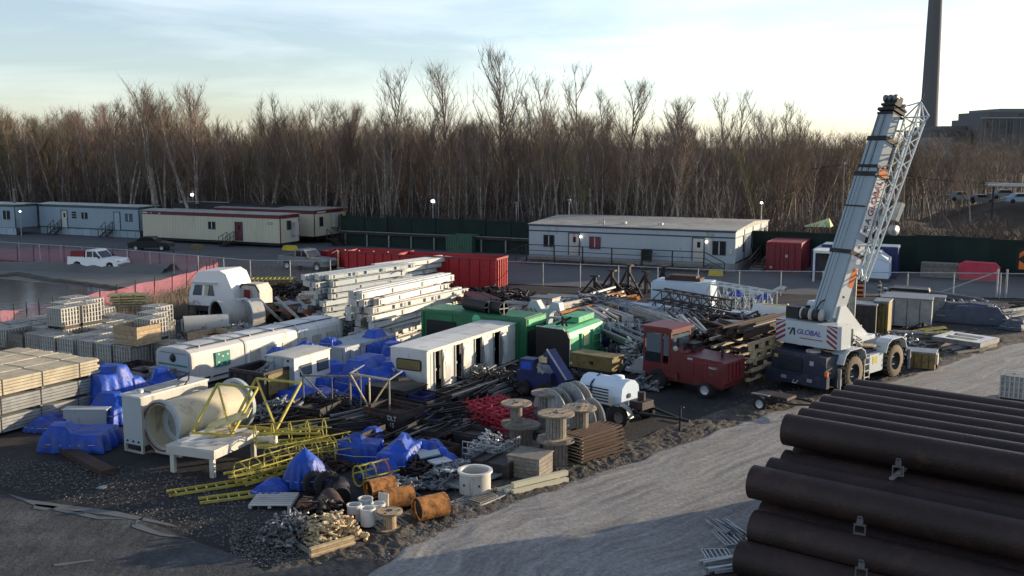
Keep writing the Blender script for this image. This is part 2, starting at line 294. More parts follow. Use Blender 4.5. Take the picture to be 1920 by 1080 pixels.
ridge('pond_shore',[(-200,522),(0,519),(30,515),(100,527),(170,535),(230,544)],'mudbank',.25,1.4)
# far hillside on the right
def mound(name,c,rx,ry,h,mt,az=0):
    m=M(); n_=24
    for j in range(n_+1):
        for i in range(n_+1):
            x=-1+2*i/n_; y=-1+2*j/n_; m.v.append((x*rx,y*ry,h*max(0,(1-x*x))*max(0,(1-y*y))*(1+.3*noise.noise(Vector((x*3,y*3,h))))-.1))
    for j in range(n_):
        for i in range(n_): a=j*(n_+1)+i; m.f.append([a,a+1,a+n_+2,a+n_+1]); m.sm.append(True)
    S(name,m,mt,(c[0],c[1],0),az)
mound('hillside',(92,150),26,22,5.0,'forestfloor',20)
# gravel stones scattered
stv=M()
def stones(poly_px,n_,s0,s1):
    w_=[Vector(at(*p)) for p in poly_px]; xs=[p.x for p in w_]; ys=[p.y for p in w_]; c=0; tr=0
    while c<n_ and tr<n_*20:
        tr+=1; x=rnd.uniform(min(xs),max(xs)); y=rnd.uniform(min(ys),max(ys)); ins=False; k=len(w_)
        for i in range(k):
            a,b=w_[i],w_[(i+1)%k]
            if (a.y>y)!=(b.y>y) and x<(b.x-a.x)*(y-a.y)/(b.y-a.y)+a.x: ins=not ins
        if not ins: continue
        c+=1; s=rnd.uniform(s0,s1); M_=Matrix.Translation((x,y,.02+s*.3))@Matrix.Rotation(rnd.uniform(0,6),4,'Z')@Matrix.Rotation(rnd.uniform(-.5,.5),4,'X')@Matrix.Diagonal((s,s*rnd.uniform(.5,1),s*rnd.uniform(.3,.7),1))
        stv.add([(1,0,-.3),(-.2,.9,-.4),(-.8,-.6,-.3),(.3,.1,.8),(.1,-.9,.2)],[(0,1,3),(1,2,3),(2,4,3),(4,0,3)],False,M_)
stones([(0,860),(300,880),(480,930),(560,1060),(430,1030),(230,960),(0,915)],2600,.015,.05)
stones([(430,960),(650,1040),(560,1080),(430,1050)],1500,.015,.05)
stones([(600,1060),(960,925),(1480,760),(1500,775),(970,945),(650,1075)],3000,.02,.07)
stones([(0,930),(230,975),(500,1060),(450,1079),(0,1079)],900,.012,.04)
stones([(560,1079),(760,1000),(1000,925),(1010,940),(760,1040),(640,1085)],1600,.015,.05)
stones([(1000,1000),(1400,900),(1400,1080),(1000,1080)],500,.02,.05)
stones([(1250,800),(1480,700),(1900,600),(1900,640),(1500,760)],800,.02,.07)
lab(P('loose_stones',stv,'stone',kind='stuff'),'loose grey stones scattered over the gravel and along the road edge','gravel')
# ---------------- chimney and far buildings ----------------
def T0(name,label,cat,px,D_,az=0,group=None):
    x=(px-960)/F*D_; return T(name,label,cat,(x,D_),az,group)
t=T0('smokestack','tall tapering grey concrete smokestack rising out of the picture','chimney',1731,500)
P('shaft',M().lathe([(4.9,0),(4.4,11),(4.05,25),(3.5,60),(2.95,90),(2.3,150)],32),'farwall',t); P('band',M().lathe([(2.5,148),(2.5,151),(0,151)],24),'farwall',t)
t=T0('power_station','grey far industrial building with stepped flat roofs behind the bare trees','building',1800,420,0)
# local metres at 420 m : 1px=.221m
def fb(x0,x1,top,mt,y0=0,dp=30):
    sc_=420/F; P('block',M().box((x0-1800)*sc_,(x1-1800)*sc_,y0,y0+dp,0,H+(272-top)*sc_),mt,t)
fb(1745,1785,258,'farlight',4); fb(1752,1828,243,'farwall',8); fb(1783,1829,236,'farwall',14); fb(1832,1990,224,'farwall',0); fb(1868,1990,209,'farwall',12); fb(1905,1990,202,'farlight',20)
sc_=420/F
for k,(a,b,c_,d_) in enumerate([(1840,1852,230,240),(1862,1872,230,240),(1880,1885,228,250),(1900,1925,214,219),(1760,1775,250,254),(1795,1815,246,251)]):
    P('window',M().box((a-1800)*sc_,(b-1800)*sc_,-.3 if a>1830 else 3,.5 if a>1830 else 5,H+(272-d_)*sc_,H+(272-c_)*sc_),'glass',t)
for k in range(7): P('rib',M().box((1835+k*13-1800)*sc_,(1836+k*13-1800)*sc_,-.5,0,0,H+(272-224)*sc_),'farlight',t)
P('parapet',M().box((1829-1800)*sc_,(1991-1800)*sc_,-.6,1,H+(272-223)*sc_,H+(272-221)*sc_),'roofpale',t)
# ---------------- green hoarding with panels, barrier rail ----------------
def Fp(s,off=0): return FA+FD*s+FN*off
FAZ=math.degrees(math.atan2(FD.x,FD.y)); LF=(FB-FA).length
t=T('green_hoarding','long dark green panelled hoarding fence in front of the bare wood','fence',(FA.x,FA.y),FAZ-90)
pn=M().box(0,2.9,-.03,.03,0,3.25).box(0,2.9,-.07,-.03,.2,.3).box(0,2.9,-.07,-.03,3.05,3.15).mesh('fence_panel'); pn.materials.append(MT['fencegreen'])
po=M().box(-.06,.06,-.1,.1,0,3.42).mesh('fence_post'); po.materials.append(MT['fencegreen'])
k=0; x=-1
while x<LF+24:
    hz=rnd.uniform(-.12,.12)
    P('fence_panel',pn,None,t,(x+.05,rnd.uniform(-.04,.04),hz-.05)); P('fence_post',po,None,t,(x,0,0)); x+=3.0
t=T('guard_rail','long pale guard rail on posts along the foot of the green hoarding','guard rail',(FA.x,FA.y),FAZ-90)
P('rail',M().box(0,26.5,-1.6,-1.45,1.35,1.62),'darksteel',t); P('top_rail',M().box(0,26.5,-1.75,-1.45,1.621,1.66),'lumbergrey',t)
for k in range(10): P('post',M().box(.4+k*2.8,.55+k*2.8,-1.45,-1.3,0,1.55),'steel',t)
P('backing_board',M().box(0,26.5,-1.3,-1.22,0,1.3),'fencegreen',t)
# ---------------- lamp poles and utility poles ----------------
def lamp(px,py_top,dep,lit,label,q=.78):
    x=(px-960)/F*dep; z=H+(272-py_top)/F*dep
    t=T('lamp_post',label,'lamp post',(x,dep),0,'lamp posts of the camp')
    P('pole',M().cyl((0,0,0),(0,0,z-.15),.07,8,.05),'galv',t); h=M().lathe([(.01,-.2*q),(.2*q,-.13*q),(.26*q,0),(.2*q,.13*q),(.01,.2*q)],12,(0,0,z)); P('lamp_head',h,'lamp' if lit else 'steel',t)
    P('bracket',M().bar((0,0,z-.3),(.25,0,z-.15),.05),'galv',t)
lamp(362,364,128,1,'lit round lamp on a pole behind the blue and cream trailers'); lamp(597,342,122,0,'unlit round lamp on a pole above the second cream trailer'); lamp(812,376,112,1,'lit round lamp standing before the green hoarding')
lamp(1067,374,101,0,'unlit disc headed lamp pole behind the white office building'); lamp(968,380,112,0,'short lamp pole between green hoarding and office corner'); lamp(153/4,395,124,1,'small lit lamp at the near end of the blue trailer',.4)
lamp(1427,379,99,1,'small bright lamp beyond the lit end of the office',.45)
def upole(px,top,dep,label,r=.12,arm=0,mt='woodgrey'):
    x=(px-960)/F*dep; z=H+(272-top)/F*dep
    t=T('utility_pole',label,'pole',(x,dep),0); P('pole',M().cyl((0,0,0),(0,0,z),r,8,r*.75),mt,t)
    if arm: P('crossarm',M().box(-arm,arm,-.05,.05,z-.5,z-.38),mt,t)
    P('cap',M().cyl((0,0,z),(0,0,z+.15),r*.8,8),'steel',t)
upole(972,315,113,'slim pale pole rising beside the short lamp before the wood',.06,0,'galv'); upole(485,308,135,'grey wooden pole behind the cream trailers',.11); upole(1578,306,118,'grey wooden pole carrying the overhead wire left of the crane boom',.12,.6)
upole(29,355,126,'short brown wooden pole at the gap between the blue trailers',.2); upole(1310,0+310,125,'thin weathered pole among the trunks behind the office',.08); upole(1692,325,116,'grey wooden pole seen just behind the crane jib',.12,.6)
a=[((1200-960)/F*125,125,H+(272-330)/F*125),((1578-960)/F*118,118,H+(272-308)/F*118),((1692-960)/F*116,116,H+(272-328)/F*116),((2000-960)/F*118,118,H+(272-340)/F*118)]
m=M()
for p,q in zip(a[:-1],a[1:]):
    pts=[]
    for i in range(9): u=i/8; pts.append((p[0]+(q[0]-p[0])*u,p[1]+(q[1]-p[1])*u,p[2]+(q[2]-p[2])*u-1.1*4*u*(1-u)*.5))
    m.path(pts,.03,4)
O('overhead_wire','sagging black overhead wire strung between the poles before the wood','wire',m,'black',(0,0),0)
# pale pipeline and parked things on the far lot at the right
t=T0('pipe_rack','long pale elevated pipe on supports at the far right','pipeline',1845,118,3)
P('pipe',M().cyl((0,0,6.45),(14,0,6.3),.22,12),'white',t); P('end_cap',M().lathe([(.0,-.12),(.2,-.1),(.27,0),(.27,.1)],12,(0,0,6.45),'x'),'galv',t)
for x in (.8,5,10): P('support',M().box(x,x+.15,-.1,.1,0,6.3),'darksteel',t)
# ---------------- bare wood ----------------
def tube3(m,pts,rs,n=3):
    b=len(m.v); k=len(pts)
    for i,(p,r) in enumerate(zip(pts,rs)):
        d=(pts[min(i+1,k-1)]-pts[max(i-1,0)]).normalized(); u=Vector((1,0,0)) if abs(d.z)>.7 else Vector((0,0,1)); x=d.cross(u).normalized(); y=x.cross(d)
        for j in range(n): a=2*math.pi*j/n; q=p+(x*math.cos(a)+y*math.sin(a))*r; m.v.append((q.x,q.y,q.z))
    for i in range(k-1):
        for j in range(n): m.f.append([b+i*n+j,b+i*n+(j+1)%n,b+(i+1)*n+(j+1)%n,b+(i+1)*n+j]); m.sm.append(n>4)
def twig(m,p,d,L,w_):
    u=d.cross(Vector((rnd.uniform(-1,1),rnd.uniform(-1,1),rnd.uniform(-1,1)))).normalized()*w_
    m.add([p-u,p+u,p+d*L],[(0,1,2)])
def bend(p,d,L,n,wob,up):
    pts=[p.copy()]; d=d.copy()
    for i in range(n):
        d=(d+Vector((rnd.uniform(-wob,wob),rnd.uniform(-wob,wob),rnd.uniform(-wob,wob)*.5+up))).normalized(); p=p+d*(L/n); pts.append(p.copy())
    return pts
def tree(seed,stems=1,spread=.5,first=.3,nb=20,tip=1.,ns=7,ntw=6):
    """one bare tree, about 14 m tall: returns trunk and crown"""
    global rnd
    old=rnd; rnd=random.Random(seed); tr=M(); cw=M(); Ht=14.
    for st in range(stems):
        az=rnd.uniform(0,6.28); lean=rnd.uniform(.03,.10) if stems==1 else rnd.uniform(.12,.3)
        d=Vector((math.cos(az)*lean,math.sin(az)*lean,1)).normalized(); hs=Ht*rnd.uniform(.85,1)*(1 if stems==1 else .95)
        tp=bend(Vector((math.cos(az)*.15*(stems>1),math.sin(az)*.15*(stems>1),-.2)),d,hs,9,.07,.03); r0=rnd.uniform(.11,.16)
        tube3(tr,tp,[r0*(1-i/9.6)**.8+.012 for i in range(10)],6)
        for b in range(nb):
            u=first+(1-first)*(b/nb)**.85; k=min(int(u*9),8); p=tp[k].lerp(tp[k+1],u*9-k); a=rnd.uniform(0,6.28)
            L=hs*spread*(1-u)**.6*rnd.uniform(.55,1.1)+.8; d=Vector((math.cos(a)*.62,math.sin(a)*.62,rnd.uniform(.6,1.25))).normalized()
            bp_=bend(p,d,L,5,.16,.10); r1=.045*(L/4)+.013; tube3(cw,bp_,[r1*(1-i/6)+.006 for i in range(6)])
            for q in range(ns):
                v=rnd.uniform(.2,1); kk=min(int(v*5),4); p2=bp_[kk].lerp(bp_[kk+1],v*5-kk); a=rnd.uniform(0,6.28); dd=(bp_[kk+1]-bp_[kk]).normalized()
                d2=(dd*.8+Vector((math.cos(a)*.6,math.sin(a)*.6,rnd.uniform(.1,.8)))).normalized(); L2=rnd.uniform(.5,1.0)*(L*.38+.5)*tip
                sp=bend(p2,d2,L2,3,.22,.10); tube3(cw,sp,[.014,.011,.008,.005])
                for _ in range(ntw):
                    z=rnd.uniform(.15,1); kk=min(int(z*3),2); p3=sp[kk].lerp(sp[kk+1],z*3-kk); a=rnd.uniform(0,6.28)
                    d3=((sp[kk+1]-sp[kk]).normalized()+Vector((math.cos(a)*.7,math.sin(a)*.7,rnd.uniform(-.1,.8)))).normalized(); twig(cw,p3,d3,rnd.uniform(.4,1.2)*tip,.0115)
    rnd=old; return tr,cw
PR=[]
for k,(kw,desc) in enumerate([(dict(stems=1,spread=.34,first=.35),'slender'),(dict(stems=1,spread=.45,first=.3),'upright'),(dict(stems=3,spread=.34,nb=13,first=.3),'many stemmed'),(dict(stems=1,spread=.6,first=.42,nb=22),'wide crowned'),
      (dict(stems=2,spread=.42,nb=15),'forked'),(dict(stems=1,spread=.26,first=.45,nb=18),'narrow'),(dict(stems=4,spread=.3,nb=11,first=.35),'spreading bushy'),(dict(stems=1,spread=.5,first=.5,nb=20,tip=1.2),'high crowned'),(dict(stems=2,spread=.3,nb=14,first=.25),'twin stemmed')]):
    tr,cw=tree(100+k,**kw); a=tr.mesh('trunk'); a.materials.append(MT['bark']); b=cw.mesh('crown'); b.materials.append(MT['twigred' if k in (5,) else 'budgreen' if k==8 else 'twig']); PR.append((a,b,desc))
def profile(px):
    T_=[(-400,190),(0,182),(60,205),(110,190),(190,215),(230,160),(300,150),(370,140),(430,225),(490,195),(560,180),(640,205),(720,172),(800,165),(860,195),(960,150),(1070,150),(1160,180),(1250,200),(1300,240),(1370,185),(1450,215),(1550,228),(1650,242),(1750,258),(2400,262)]
    for a,b in zip(T_[:-1],T_[1:]):
        if a[0]<=px<=b[0]: return a[1]+(b[1]-a[1])*(px-a[0])/(b[0]-a[0])
    return 200
def mass(px):
    T_=[(-400,215),(0,215),(230,198),(370,200),(430,242),(560,212),(720,214),(900,212),(1100,214),(1250,236),(1450,238),(1650,250),(1920,264),(2400,264)]
    for a,b in zip(T_[:-1],T_[1:]):
        if a[0]<=px<=b[0]: return a[1]+(b[1]-a[1])*(px-a[0])/(b[0]-a[0])
    return 220
def put_tree(x,y,h,k,label,group='bare trees of the wood'):
    t=T('bare_tree',label,'tree',(x,y,-.08),rnd.uniform(0,360),group); s=h/14.; t.scale=(s*rnd.uniform(.9,1.1),)*2+(s,)
    P('trunk',PR[k][0],None,t); P('crown',PR[k][1],None,t)
# the ones that stand out
for px,top,dep,k,l in [(960,108,124,3,'tallest bare tree of the wood, its wide crown high above the rest'),(1065,122,126,4,'tall forked bare tree next to the tallest one'),(372,136,121,2,'tall many stemmed bare tree above the cream trailer roof'),(300,150,123,6,'broad spreading bare tree behind the blue trailer'),
      (1370,166,118,4,'tall thin forked bare tree behind the lit end of the office'),(822,152,126,7,'bare tree with a round high crown above the round lamp'),(730,150,124,1,'bare tree with a bent top above the red containers'),(1165,165,124,3,'wide bare tree behind the middle of the office roof'),
      (1140,175,120,5,'pale trunked narrow bare tree behind the office'),(235,148,126,2,'bushy bare tree above the blue trailer windows'),(565,176,125,6,'broad bare tree above the end of the black roof'),(1255,196,122,3,'wide dark bare tree near the office skylights'),(1010,140,121,2,'many stemmed bare tree close to the slim pale pole'),(1490,200,118,0,'thin bare tree standing before the low wood left of the crane'),(1825,300,113,7,'bare tree in front of the pale pipeline')]:
    x=(px-960)/F*dep; put_tree(x,dep,H+(272-top)/F*dep,k,l)
def tlab(px,off):
    k=rnd.choice((0,0,1,1,2,3,4,4,5,5,6,7,8)); z='behind the cut off blue trailer' if px<60 else 'behind the blue trailer with two doors' if px<250 else 'behind the black roofed trailer' if px<420 else 'behind the cream trailers' if px<650 else 'behind the guard rail' if px<830 else 'between lamp post and office' if px<990 else 'behind the near half of the office roof' if px<1200 else 'behind the lit end of the office' if px<1440 else 'behind the red container' if px<1560 else 'behind the crane boom' if px<1720 else 'below the smokestack'
    return k,'%s bare tree %s, %s'%(PR[k][2],'at the wood edge' if off<8 else 'mid wood' if off<18 else 'deep inside',z)
npl=285; c=0
while c<npl:
    s=rnd.uniform(-118,82); off=rnd.choice((rnd.uniform(2.5,9),rnd.uniform(4,22),rnd.uniform(10,34))); p=Fp(s,off); px=960+F*p.x/p.y
    if px<-90 or px>2010: continue
    if px>1380:      # the wood draws back to the right of the office
        mn=104+(px-1380)*.115
        if p.y<mn: y=mn+rnd.uniform(0,28); p=Vector(((px-960)/F*y,y))
        if px>1900: continue
    elif 600<px<1381 and off<6: continue
    if px>1790 and p.y<128 and rnd.random()<.6: continue
    h=H+(272-(profile(px) if rnd.random()<.16 else mass(px)))/F*p.y; h*=rnd.choice((rnd.uniform(.7,.9),rnd.uniform(.85,1.0)))
    put_tree(p.x,p.y,max(h,7),*tlab(px,off)); c+=1
# the mass of the wood behind: thin stems, twigs
fw=M(); r2=random.Random(3)
def stem(x,y,h,nb_,wd=.06,tw=.9):
    lean=Vector((r2.uniform(-.12,.12),r2.uniform(-.12,.12),1)); b=Vector((x,y,-.1)); t_=b+lean*h
    fw.add([b+Vector((-wd,0,0)),b+Vector((wd,0,0)),t_+Vector((.015,0,0)),t_-Vector((.015,0,0))],[(0,1,2,3)]); fw.add([b+Vector((0,-wd,0)),b+Vector((0,wd,0)),t_],[(0,1,2)])
    for _ in range(nb_):
        u=r2.uniform(.25,1); p=b.lerp(t_,u); a=r2.uniform(0,6.28); L=(1-u)*h*.35+r2.uniform(.5,1.6)*tw; d=Vector((math.cos(a)*.6,math.sin(a)*.6,r2.uniform(.4,1.2))).normalized(); q=p+d*L
        n_=d.cross(Vector((r2.uniform(-1,1),r2.uniform(-1,1),.3))).normalized()*.022; fw.add([p-n_,p+n_,q],[(0,1,2)])
        for _ in range(4):
            v=r2.uniform(.2,.9); p3=p.lerp(q,v); a=r2.uniform(0,6.28); d3=(d+Vector((math.cos(a)*.8,math.sin(a)*.8,r2.uniform(0,.8)))).normalized(); n3=n_*.8; fw.add([p3-n3,p3+n3,p3+d3*r2.uniform(.5,1.3)],[(0,1,2)])
for i in range(2600):
    s=r2.uniform(-150,120); off=r2.uniform(14,75); p=Fp(s,off); px=960+F*p.x/p.y
    if px<-150 or px>1905: continue
    if px>1380 and p.y<110+(px-1380)*.12: y=110+(px-1380)*.12+r2.uniform(0,50); p=Vector(((px-960)/F*y,y))
    stem(p.x,p.y,(H+(272-mass(px)-8)/F*p.y)*r2.uniform(.7,1.0),26)
lab(P('distant_wood',fw,'twig',kind='stuff'),'dense brown mass of leafless trees deep in the wood','wood')
fw=M()
for i in range(5200):
    s=r2.uniform(-150,90); off=2+abs(r2.gauss(0,13)); p=Fp(s,off); px=960+F*p.x/p.y
    if px<-120 or px>2050: continue
    stem(p.x,p.y,r2.uniform(1.2,3.2) if (px>1380 and p.y<104+(px-1380)*.1) or (600<px<1381 and off<9) else r2.choice((r2.uniform(2,5),r2.uniform(3,8.5))),10,.035,.8)
lab(P('undergrowth',fw,'brush',kind='stuff'),'dark tangled brush and saplings between the trunks of the wood','undergrowth')
fw=M()
for i in range(1500):
    y=r2.uniform(190,330); x=r2.uniform(-.6,.62)*y; stem(x,y,r2.uniform(9,14.5),16,.12,2.2)
lab(P('far_treeline',fw,'twig',kind='stuff'),'low hazy line of bare trees closing the horizon','treeline')

fw=M()
for i in range(1500):
    s=r2.uniform(-150,90); off=r2.uniform(2,24); p=Fp(s,off); px=960+F*p.x/p.y
    if px<-120 or px>1905: continue
    if px>1380 and p.y<106+(px-1380)*.11: y=106+(px-1380)*.11+r2.uniform(0,20); p=Vector(((px-960)/F*y,y))
    h=r2.uniform(5,12); lean=Vector((r2.uniform(-.1,.1),r2.uniform(-.1,.1),1)); pts=[Vector((p.x,p.y,-.1))]; q=pts[0]
    for k in range(4): lean=(lean+Vector((r2.uniform(-.06,.06),r2.uniform(-.06,.06),0))); q=q+lean*h/4; pts.append(q)
    w0=r2.uniform(.03,.065); tube3(fw,pts,[w0,w0*.8,w0*.6,w0*.4,.012])
    for k in range(9): u=r2.uniform(.35,1)*4; kk=min(int(u),3); a=r2.uniform(0,6.28); twig(fw,pts[kk].lerp(pts[kk+1],u-kk),Vector((math.cos(a)*.5,math.sin(a)*.5,1)).normalized(),r2.uniform(.8,2.4),.018)
lab(P('saplings',fw,'bark',kind='stuff'),'countless thin pale saplings rising between the trees of the wood','saplings')
# ---------------- camp buildings ----------------
def window(par,x,z,w_,h,mt='glassblue',fr='trimdark',y=0,side='f',mull=1,glassmt=None):
    m=M(); t_=.07
    def q(a0,a1,b0,b1,d0,d1):
        if side=='f': m.box(a0,a1,y-d1,y-d0,b0,b1)
        else: m.box(y+d0,y+d1,a0,a1,b0,b1)
    q(x,x+w_,z,z+t_,0,.05); q(x,x+w_,z+h-t_,z+h,0,.05); q(x,x+t_,z+t_,z+h-t_,0,.05); q(x+w_-t_,x+w_,z+t_,z+h-t_,0,.05)
    for i in range(mull): xx=x+w_*(i+1)/(mull+1); q(xx-.03,xx+.03,z+t_,z+h-t_,0,.045); P('mullion',M().box(xx-.05,xx+.05,y-.06,y-.051,z+t_,z+h-t_) if side=='f' else M().box(y+.051,y+.06,xx-.05,xx+.05,z+t_,z+h-t_),'offwhite',par)
    o=P('window',m,fr,par); m=M(); q(x+t_,x+w_-t_,z+t_,z+h-t_,.004,.014); P('pane',m,mt,o); return o
def door(par,x,z,w_,h,mt,fr='trimdark',y=0,win=True):
    o=P('door',M().box(x,x+w_,y-.04,y,z,z+h),mt,par); fm=M().box(x-.08,x,y-.07,y,z,z+h+.08).box(x+w_,x+w_+.08,y-.07,y,z,z+h+.08).box(x,x+w_,y-.07,y,z+h,z+h+.08); P('frame',fm,fr,o)
    if win: P('window',M().box(x+w_*.4,x+w_*.7,y-.055,y-.042,z+h*.6,z+h*.85),'glass',o)
    P('handle',M().box(x+w_*.84,x+w_*.92,y-.09,y-.042,z+h*.46,z+h*.5),'steel',o); return o
def seams(m,x0,x1,y,z0,z1,step=.6):
    x=x0+step
    while x<x1-.1: m.box(x-.012,x+.012,y-.012,y,z0,z1); x+=step
def stair(name,label,loc,az,n,rise,w_,run=.26,mt='darksteel',rails=True,grp=None):
    """steps rise toward +x from origin, width along y"""
    t=T(name,label,'stairs',loc,az,grp); z=rise/n
    for k in range(n): P('step',M().box(k*run,(k+1)*run+.02,0,w_,(k+1)*z-.05,(k+1)*z),mt,t)
    P('stringer',M().bar((0,.02,0),(n*run,.02,rise),.04,.2),mt,t); P('stringer',M().bar((0,w_-.02,0),(n*run,w_-.02,rise),.04,.2),mt,t)
    if rails:
        for yy in (0,w_):
            m=M()
            for k in (0,1,2): u=k/2; m.bar((n*run*u,yy,rise*u),(n*run*u,yy,rise*u+1.05),.05)
            m.bar((0,yy,1.05),(n*run,yy,rise+1.05),.05).bar((0,yy,.55),(n*run,yy,rise+.55),.04); P('railing',m,mt,t)
    return t
# white office building: frame az 25, origin front right ground corner
AZ0=25.; o0=at(1377,511)
t=T('office_building','long pale blue white site office with a low pitched roof and wooden deck in front','building',o0,AZ0)
L,Wd,hz=19.6,14.4,3.55; b0=.75
wm=M().box(-L,0,0,Wd,b0,hz); P('wall',wm,'palewall',t)
m=M(); seams(m,-L,0,0,b0,2.95,1.22); P('wall_seam',m,'palewall',t)
P('trim',M().box(-L-.02,.02,-.03,0,2.95,3.06),'trimdark',t); P('trim',M().box(.0,.04,0,Wd,b0,b0+.12),'trimdark',t); P('fascia',M().box(-L-.05,.05,-.06,-.002,hz-.1,hz+.04),'trimdark',t)
P('skirting',M().box(-L,0,.05,Wd,.0,b0-.003),'lumbergrey',t)
for k in range(4):
    y0=k*Wd/4; m=M(); zz=[hz+.04,hz+.55,hz+.55,hz+.04]
    a=[0,.30,.34,0]; y1=y0+Wd/4; h0=.36*(1-abs(k-2)/2); h1=.36*(1-abs(k-1)/2)
    P('roof',M().prism([(y0,hz+.002),(y1-.02,hz+.002),(y1-.02,hz+.1+h1),(y0,hz+.1+h0)],-L-.12,.12,'yz'),'roofpale',t)
    if k: P('corner_strip',M().box(0,.05,y0-.06,y0+.06,b0+.12,hz),'trimdark',t)
P('corner_strip',M().box(.0,.03,-.03,.09,b0,hz),'offwhite',t)
P('band',M().box(0,.03,.1,Wd,2.95,3.03),'trimdark',t)
for x in (-13.2,-11.0,-7.5): P('roof_vent',M().box(x,x+.45,1.6,2.0,hz+.25,hz+.42),'offwhite',t)
P('vent_pipe',M().cyl((-12.3,.5,hz+.1),(-12.3,.5,hz+.75),.06,8),'steel',t)
fx=lambda px: None
window(t,-18.1,1.5,1.1,1.15,'glass','trimdark',mull=1); door(t,-15.5,.85,.98,2.0,'offwhite'); window(t,-13.5,1.5,1.1,1.15,'glassred',mull=1)
door(t,-3.75,.85,.98,2.0,'offwhite'); window(t,-2.0,1.45,1.2,1.25,'glass')
for x in (-14.3,-2.5): P('wall_lamp',M().lathe([(0,-.12),(.1,-.08),(.12,0),(.1,.08),(0,.12)],10,(x,-.14,2.6)),'lampwarm',t)
P('sign',M().box(-16.6,-16.2,-.02,0,1.9,2.05).box(-16.6,-16.2,-.02,0,2.15,2.25),'offwhite',t); P('sign',M().box(-4.5,-4.1,-.02,0,1.8,1.9).box(-2.4,-2.15,-.02,-.002,1.8,2.2),'offwhite',t)
P('meter_box',M().box(-.5,-.25,-.12,0,1.6,2.0),'offwhite',t)
for y in (3.0,6.6,10.2,12.4): window(t,y,1.5,.9,1.5,'glass','trimdark',0,'r')
for y in (5.4,): P('door',M().box(0,.05,y,y+.9,.95,3.0-.06),'offwhite',t,label=None)
# deck with railing, brace brackets
t=T('wooden_deck','dark railed wooden deck along the front of the office','deck',o0,AZ0); dx0,dx1=-19.2,-2.2
for k in range(9): P('board',M().box(dx0,dx1,-1.6+k*.17,-1.45+k*.17,.66,.72),'lumbergrey',t)
P('rim_joist',M().box(dx0,dx1,-1.66,-1.605,.5,.74),'woodgrey',t)
n_=7
for k in range(n_):
    x=dx0+.1+(dx1-dx0-.2)*k/(n_-1); P('post',M().box(x-.05,x+.05,-1.76,-1.665,0,1.85),'darksteel',t); P('brace',M().bar((x,-1.62,.15),(x-.5,-1.62,.6),.06).bar((x,-1.62,.15),(x+.5,-1.62,.6),.06),'woodgrey',t)
P('rail',M().box(dx0,dx1,-1.76,-1.68,1.8,1.87),'darksteel',t); P('rail',M().box(dx0,dx1,-1.74,-1.69,1.28,1.33),'darksteel',t)
P('rail',M().bar((dx0,-1.72,1.83),(dx0-2.1,-1.72,.95),.07).bar((dx0-2.1,-1.72,.95),(dx0-2.1,-1.72,0),.07).bar((dx0,-1.72,1.3),(dx0-2.1,-1.72,.45),.05).bar((dx0-1,-1.72,.1),(dx0-1,-1.72,1.35),.05),'darksteel',t)
P('rail',M().bar((dx1,-1.72,1.83),(dx1+1.7,-1.72,1.0),.07).bar((dx1+1.7,-1.72,1.0),(dx1+1.7,-1.72,0),.07).bar((dx1,-1.72,1.3),(dx1+1.7,-1.72,.45),.05),'darksteel',t)
for k in range(3): P('step',M().box(dx0-.35*(k+1),dx0-.35*k,-1.6,-.1,.5-.2*k,.55-.2*k),'woodgrey',t); P('step',M().box(dx1+.35*k,dx1+.35*(k+1),-1.6,-.1,.5-.2*k,.55-.2*k),'woodgrey',t)
def loc(o_,az,x,y,z=0):
    a=R(az); return (o_[0]+x*math.cos(a)+y*math.sin(a),o_[1]-x*math.sin(a)+y*math.cos(a),z)
t=T('barbecue_grill','black barbecue grill standing on the office deck','grill',loc(o0,AZ0,-7.6,-1.35,.72),AZ0)
P('hood',M().prism([(-.45,.75),(.45,.75),(.38,1.1),(-.38,1.1)],-.02,.5),'black',t); P('cabinet',M().box(-.4,.4,0,.48,.1,.74),'black',t); P('shelf',M().box(-.8,-.41,.05,.45,.7,.74).box(.41,.8,.05,.45,.7,.74),'steel',t)
for x in (-.35,.35): P('wheel',M().cyl((x,-.03,.08),(x,.03,.08),.08,10),'tyre',t)
stair('side_stairs','dark railed stairs rising along the lit end of the office',loc(o0,AZ0,2.2,1.5),AZ0-90+0,8,1.2,1.2,.9,'darksteel')
t=T('side_ramp','long railed timber ramp beside the lit end of the office','ramp',loc(o0,AZ0,.8,1.2),AZ0)
P('deck',M().bar((.7,0,.05),(.7,9,1.2),1.3,.1),'woodgrey',t)
for x in (.1,1.3): P('railing',M().bar((x,0,1.0),(x,9,2.3),.07).bar((x,0,.55),(x,9,1.8),.06),'darksteel',t)
for k in range(6):
    for x in (.1,1.3): P('post',M().bar((x,k*1.8,0),(x,k*1.8,1.05+k*.25),.08),'darksteel',t)
def concrete_block(px,py,label,mt='rubberyellow',w_=1.2):
    t=T('barrier_block',label,'block',at(px,py),25); P('body',M().prism([(-w_/2,0),(w_/2,0),(w_/2*.8,.5),(-w_/2*.8,.5)],0,.7),mt,t); P('lifting_eye',M().pipe((0,.3,.5),(0,.36,.5),.1,.03,10),'steel',t)
concrete_block(1340,518,'yellow block at the foot of the office deck steps'); concrete_block(540,470,'yellow block under the lit end of the cream trailer','rubberyellow',1.6); concrete_block(365,468,'dull yellow block in front of the cream trailer wall','mustard',1.3)
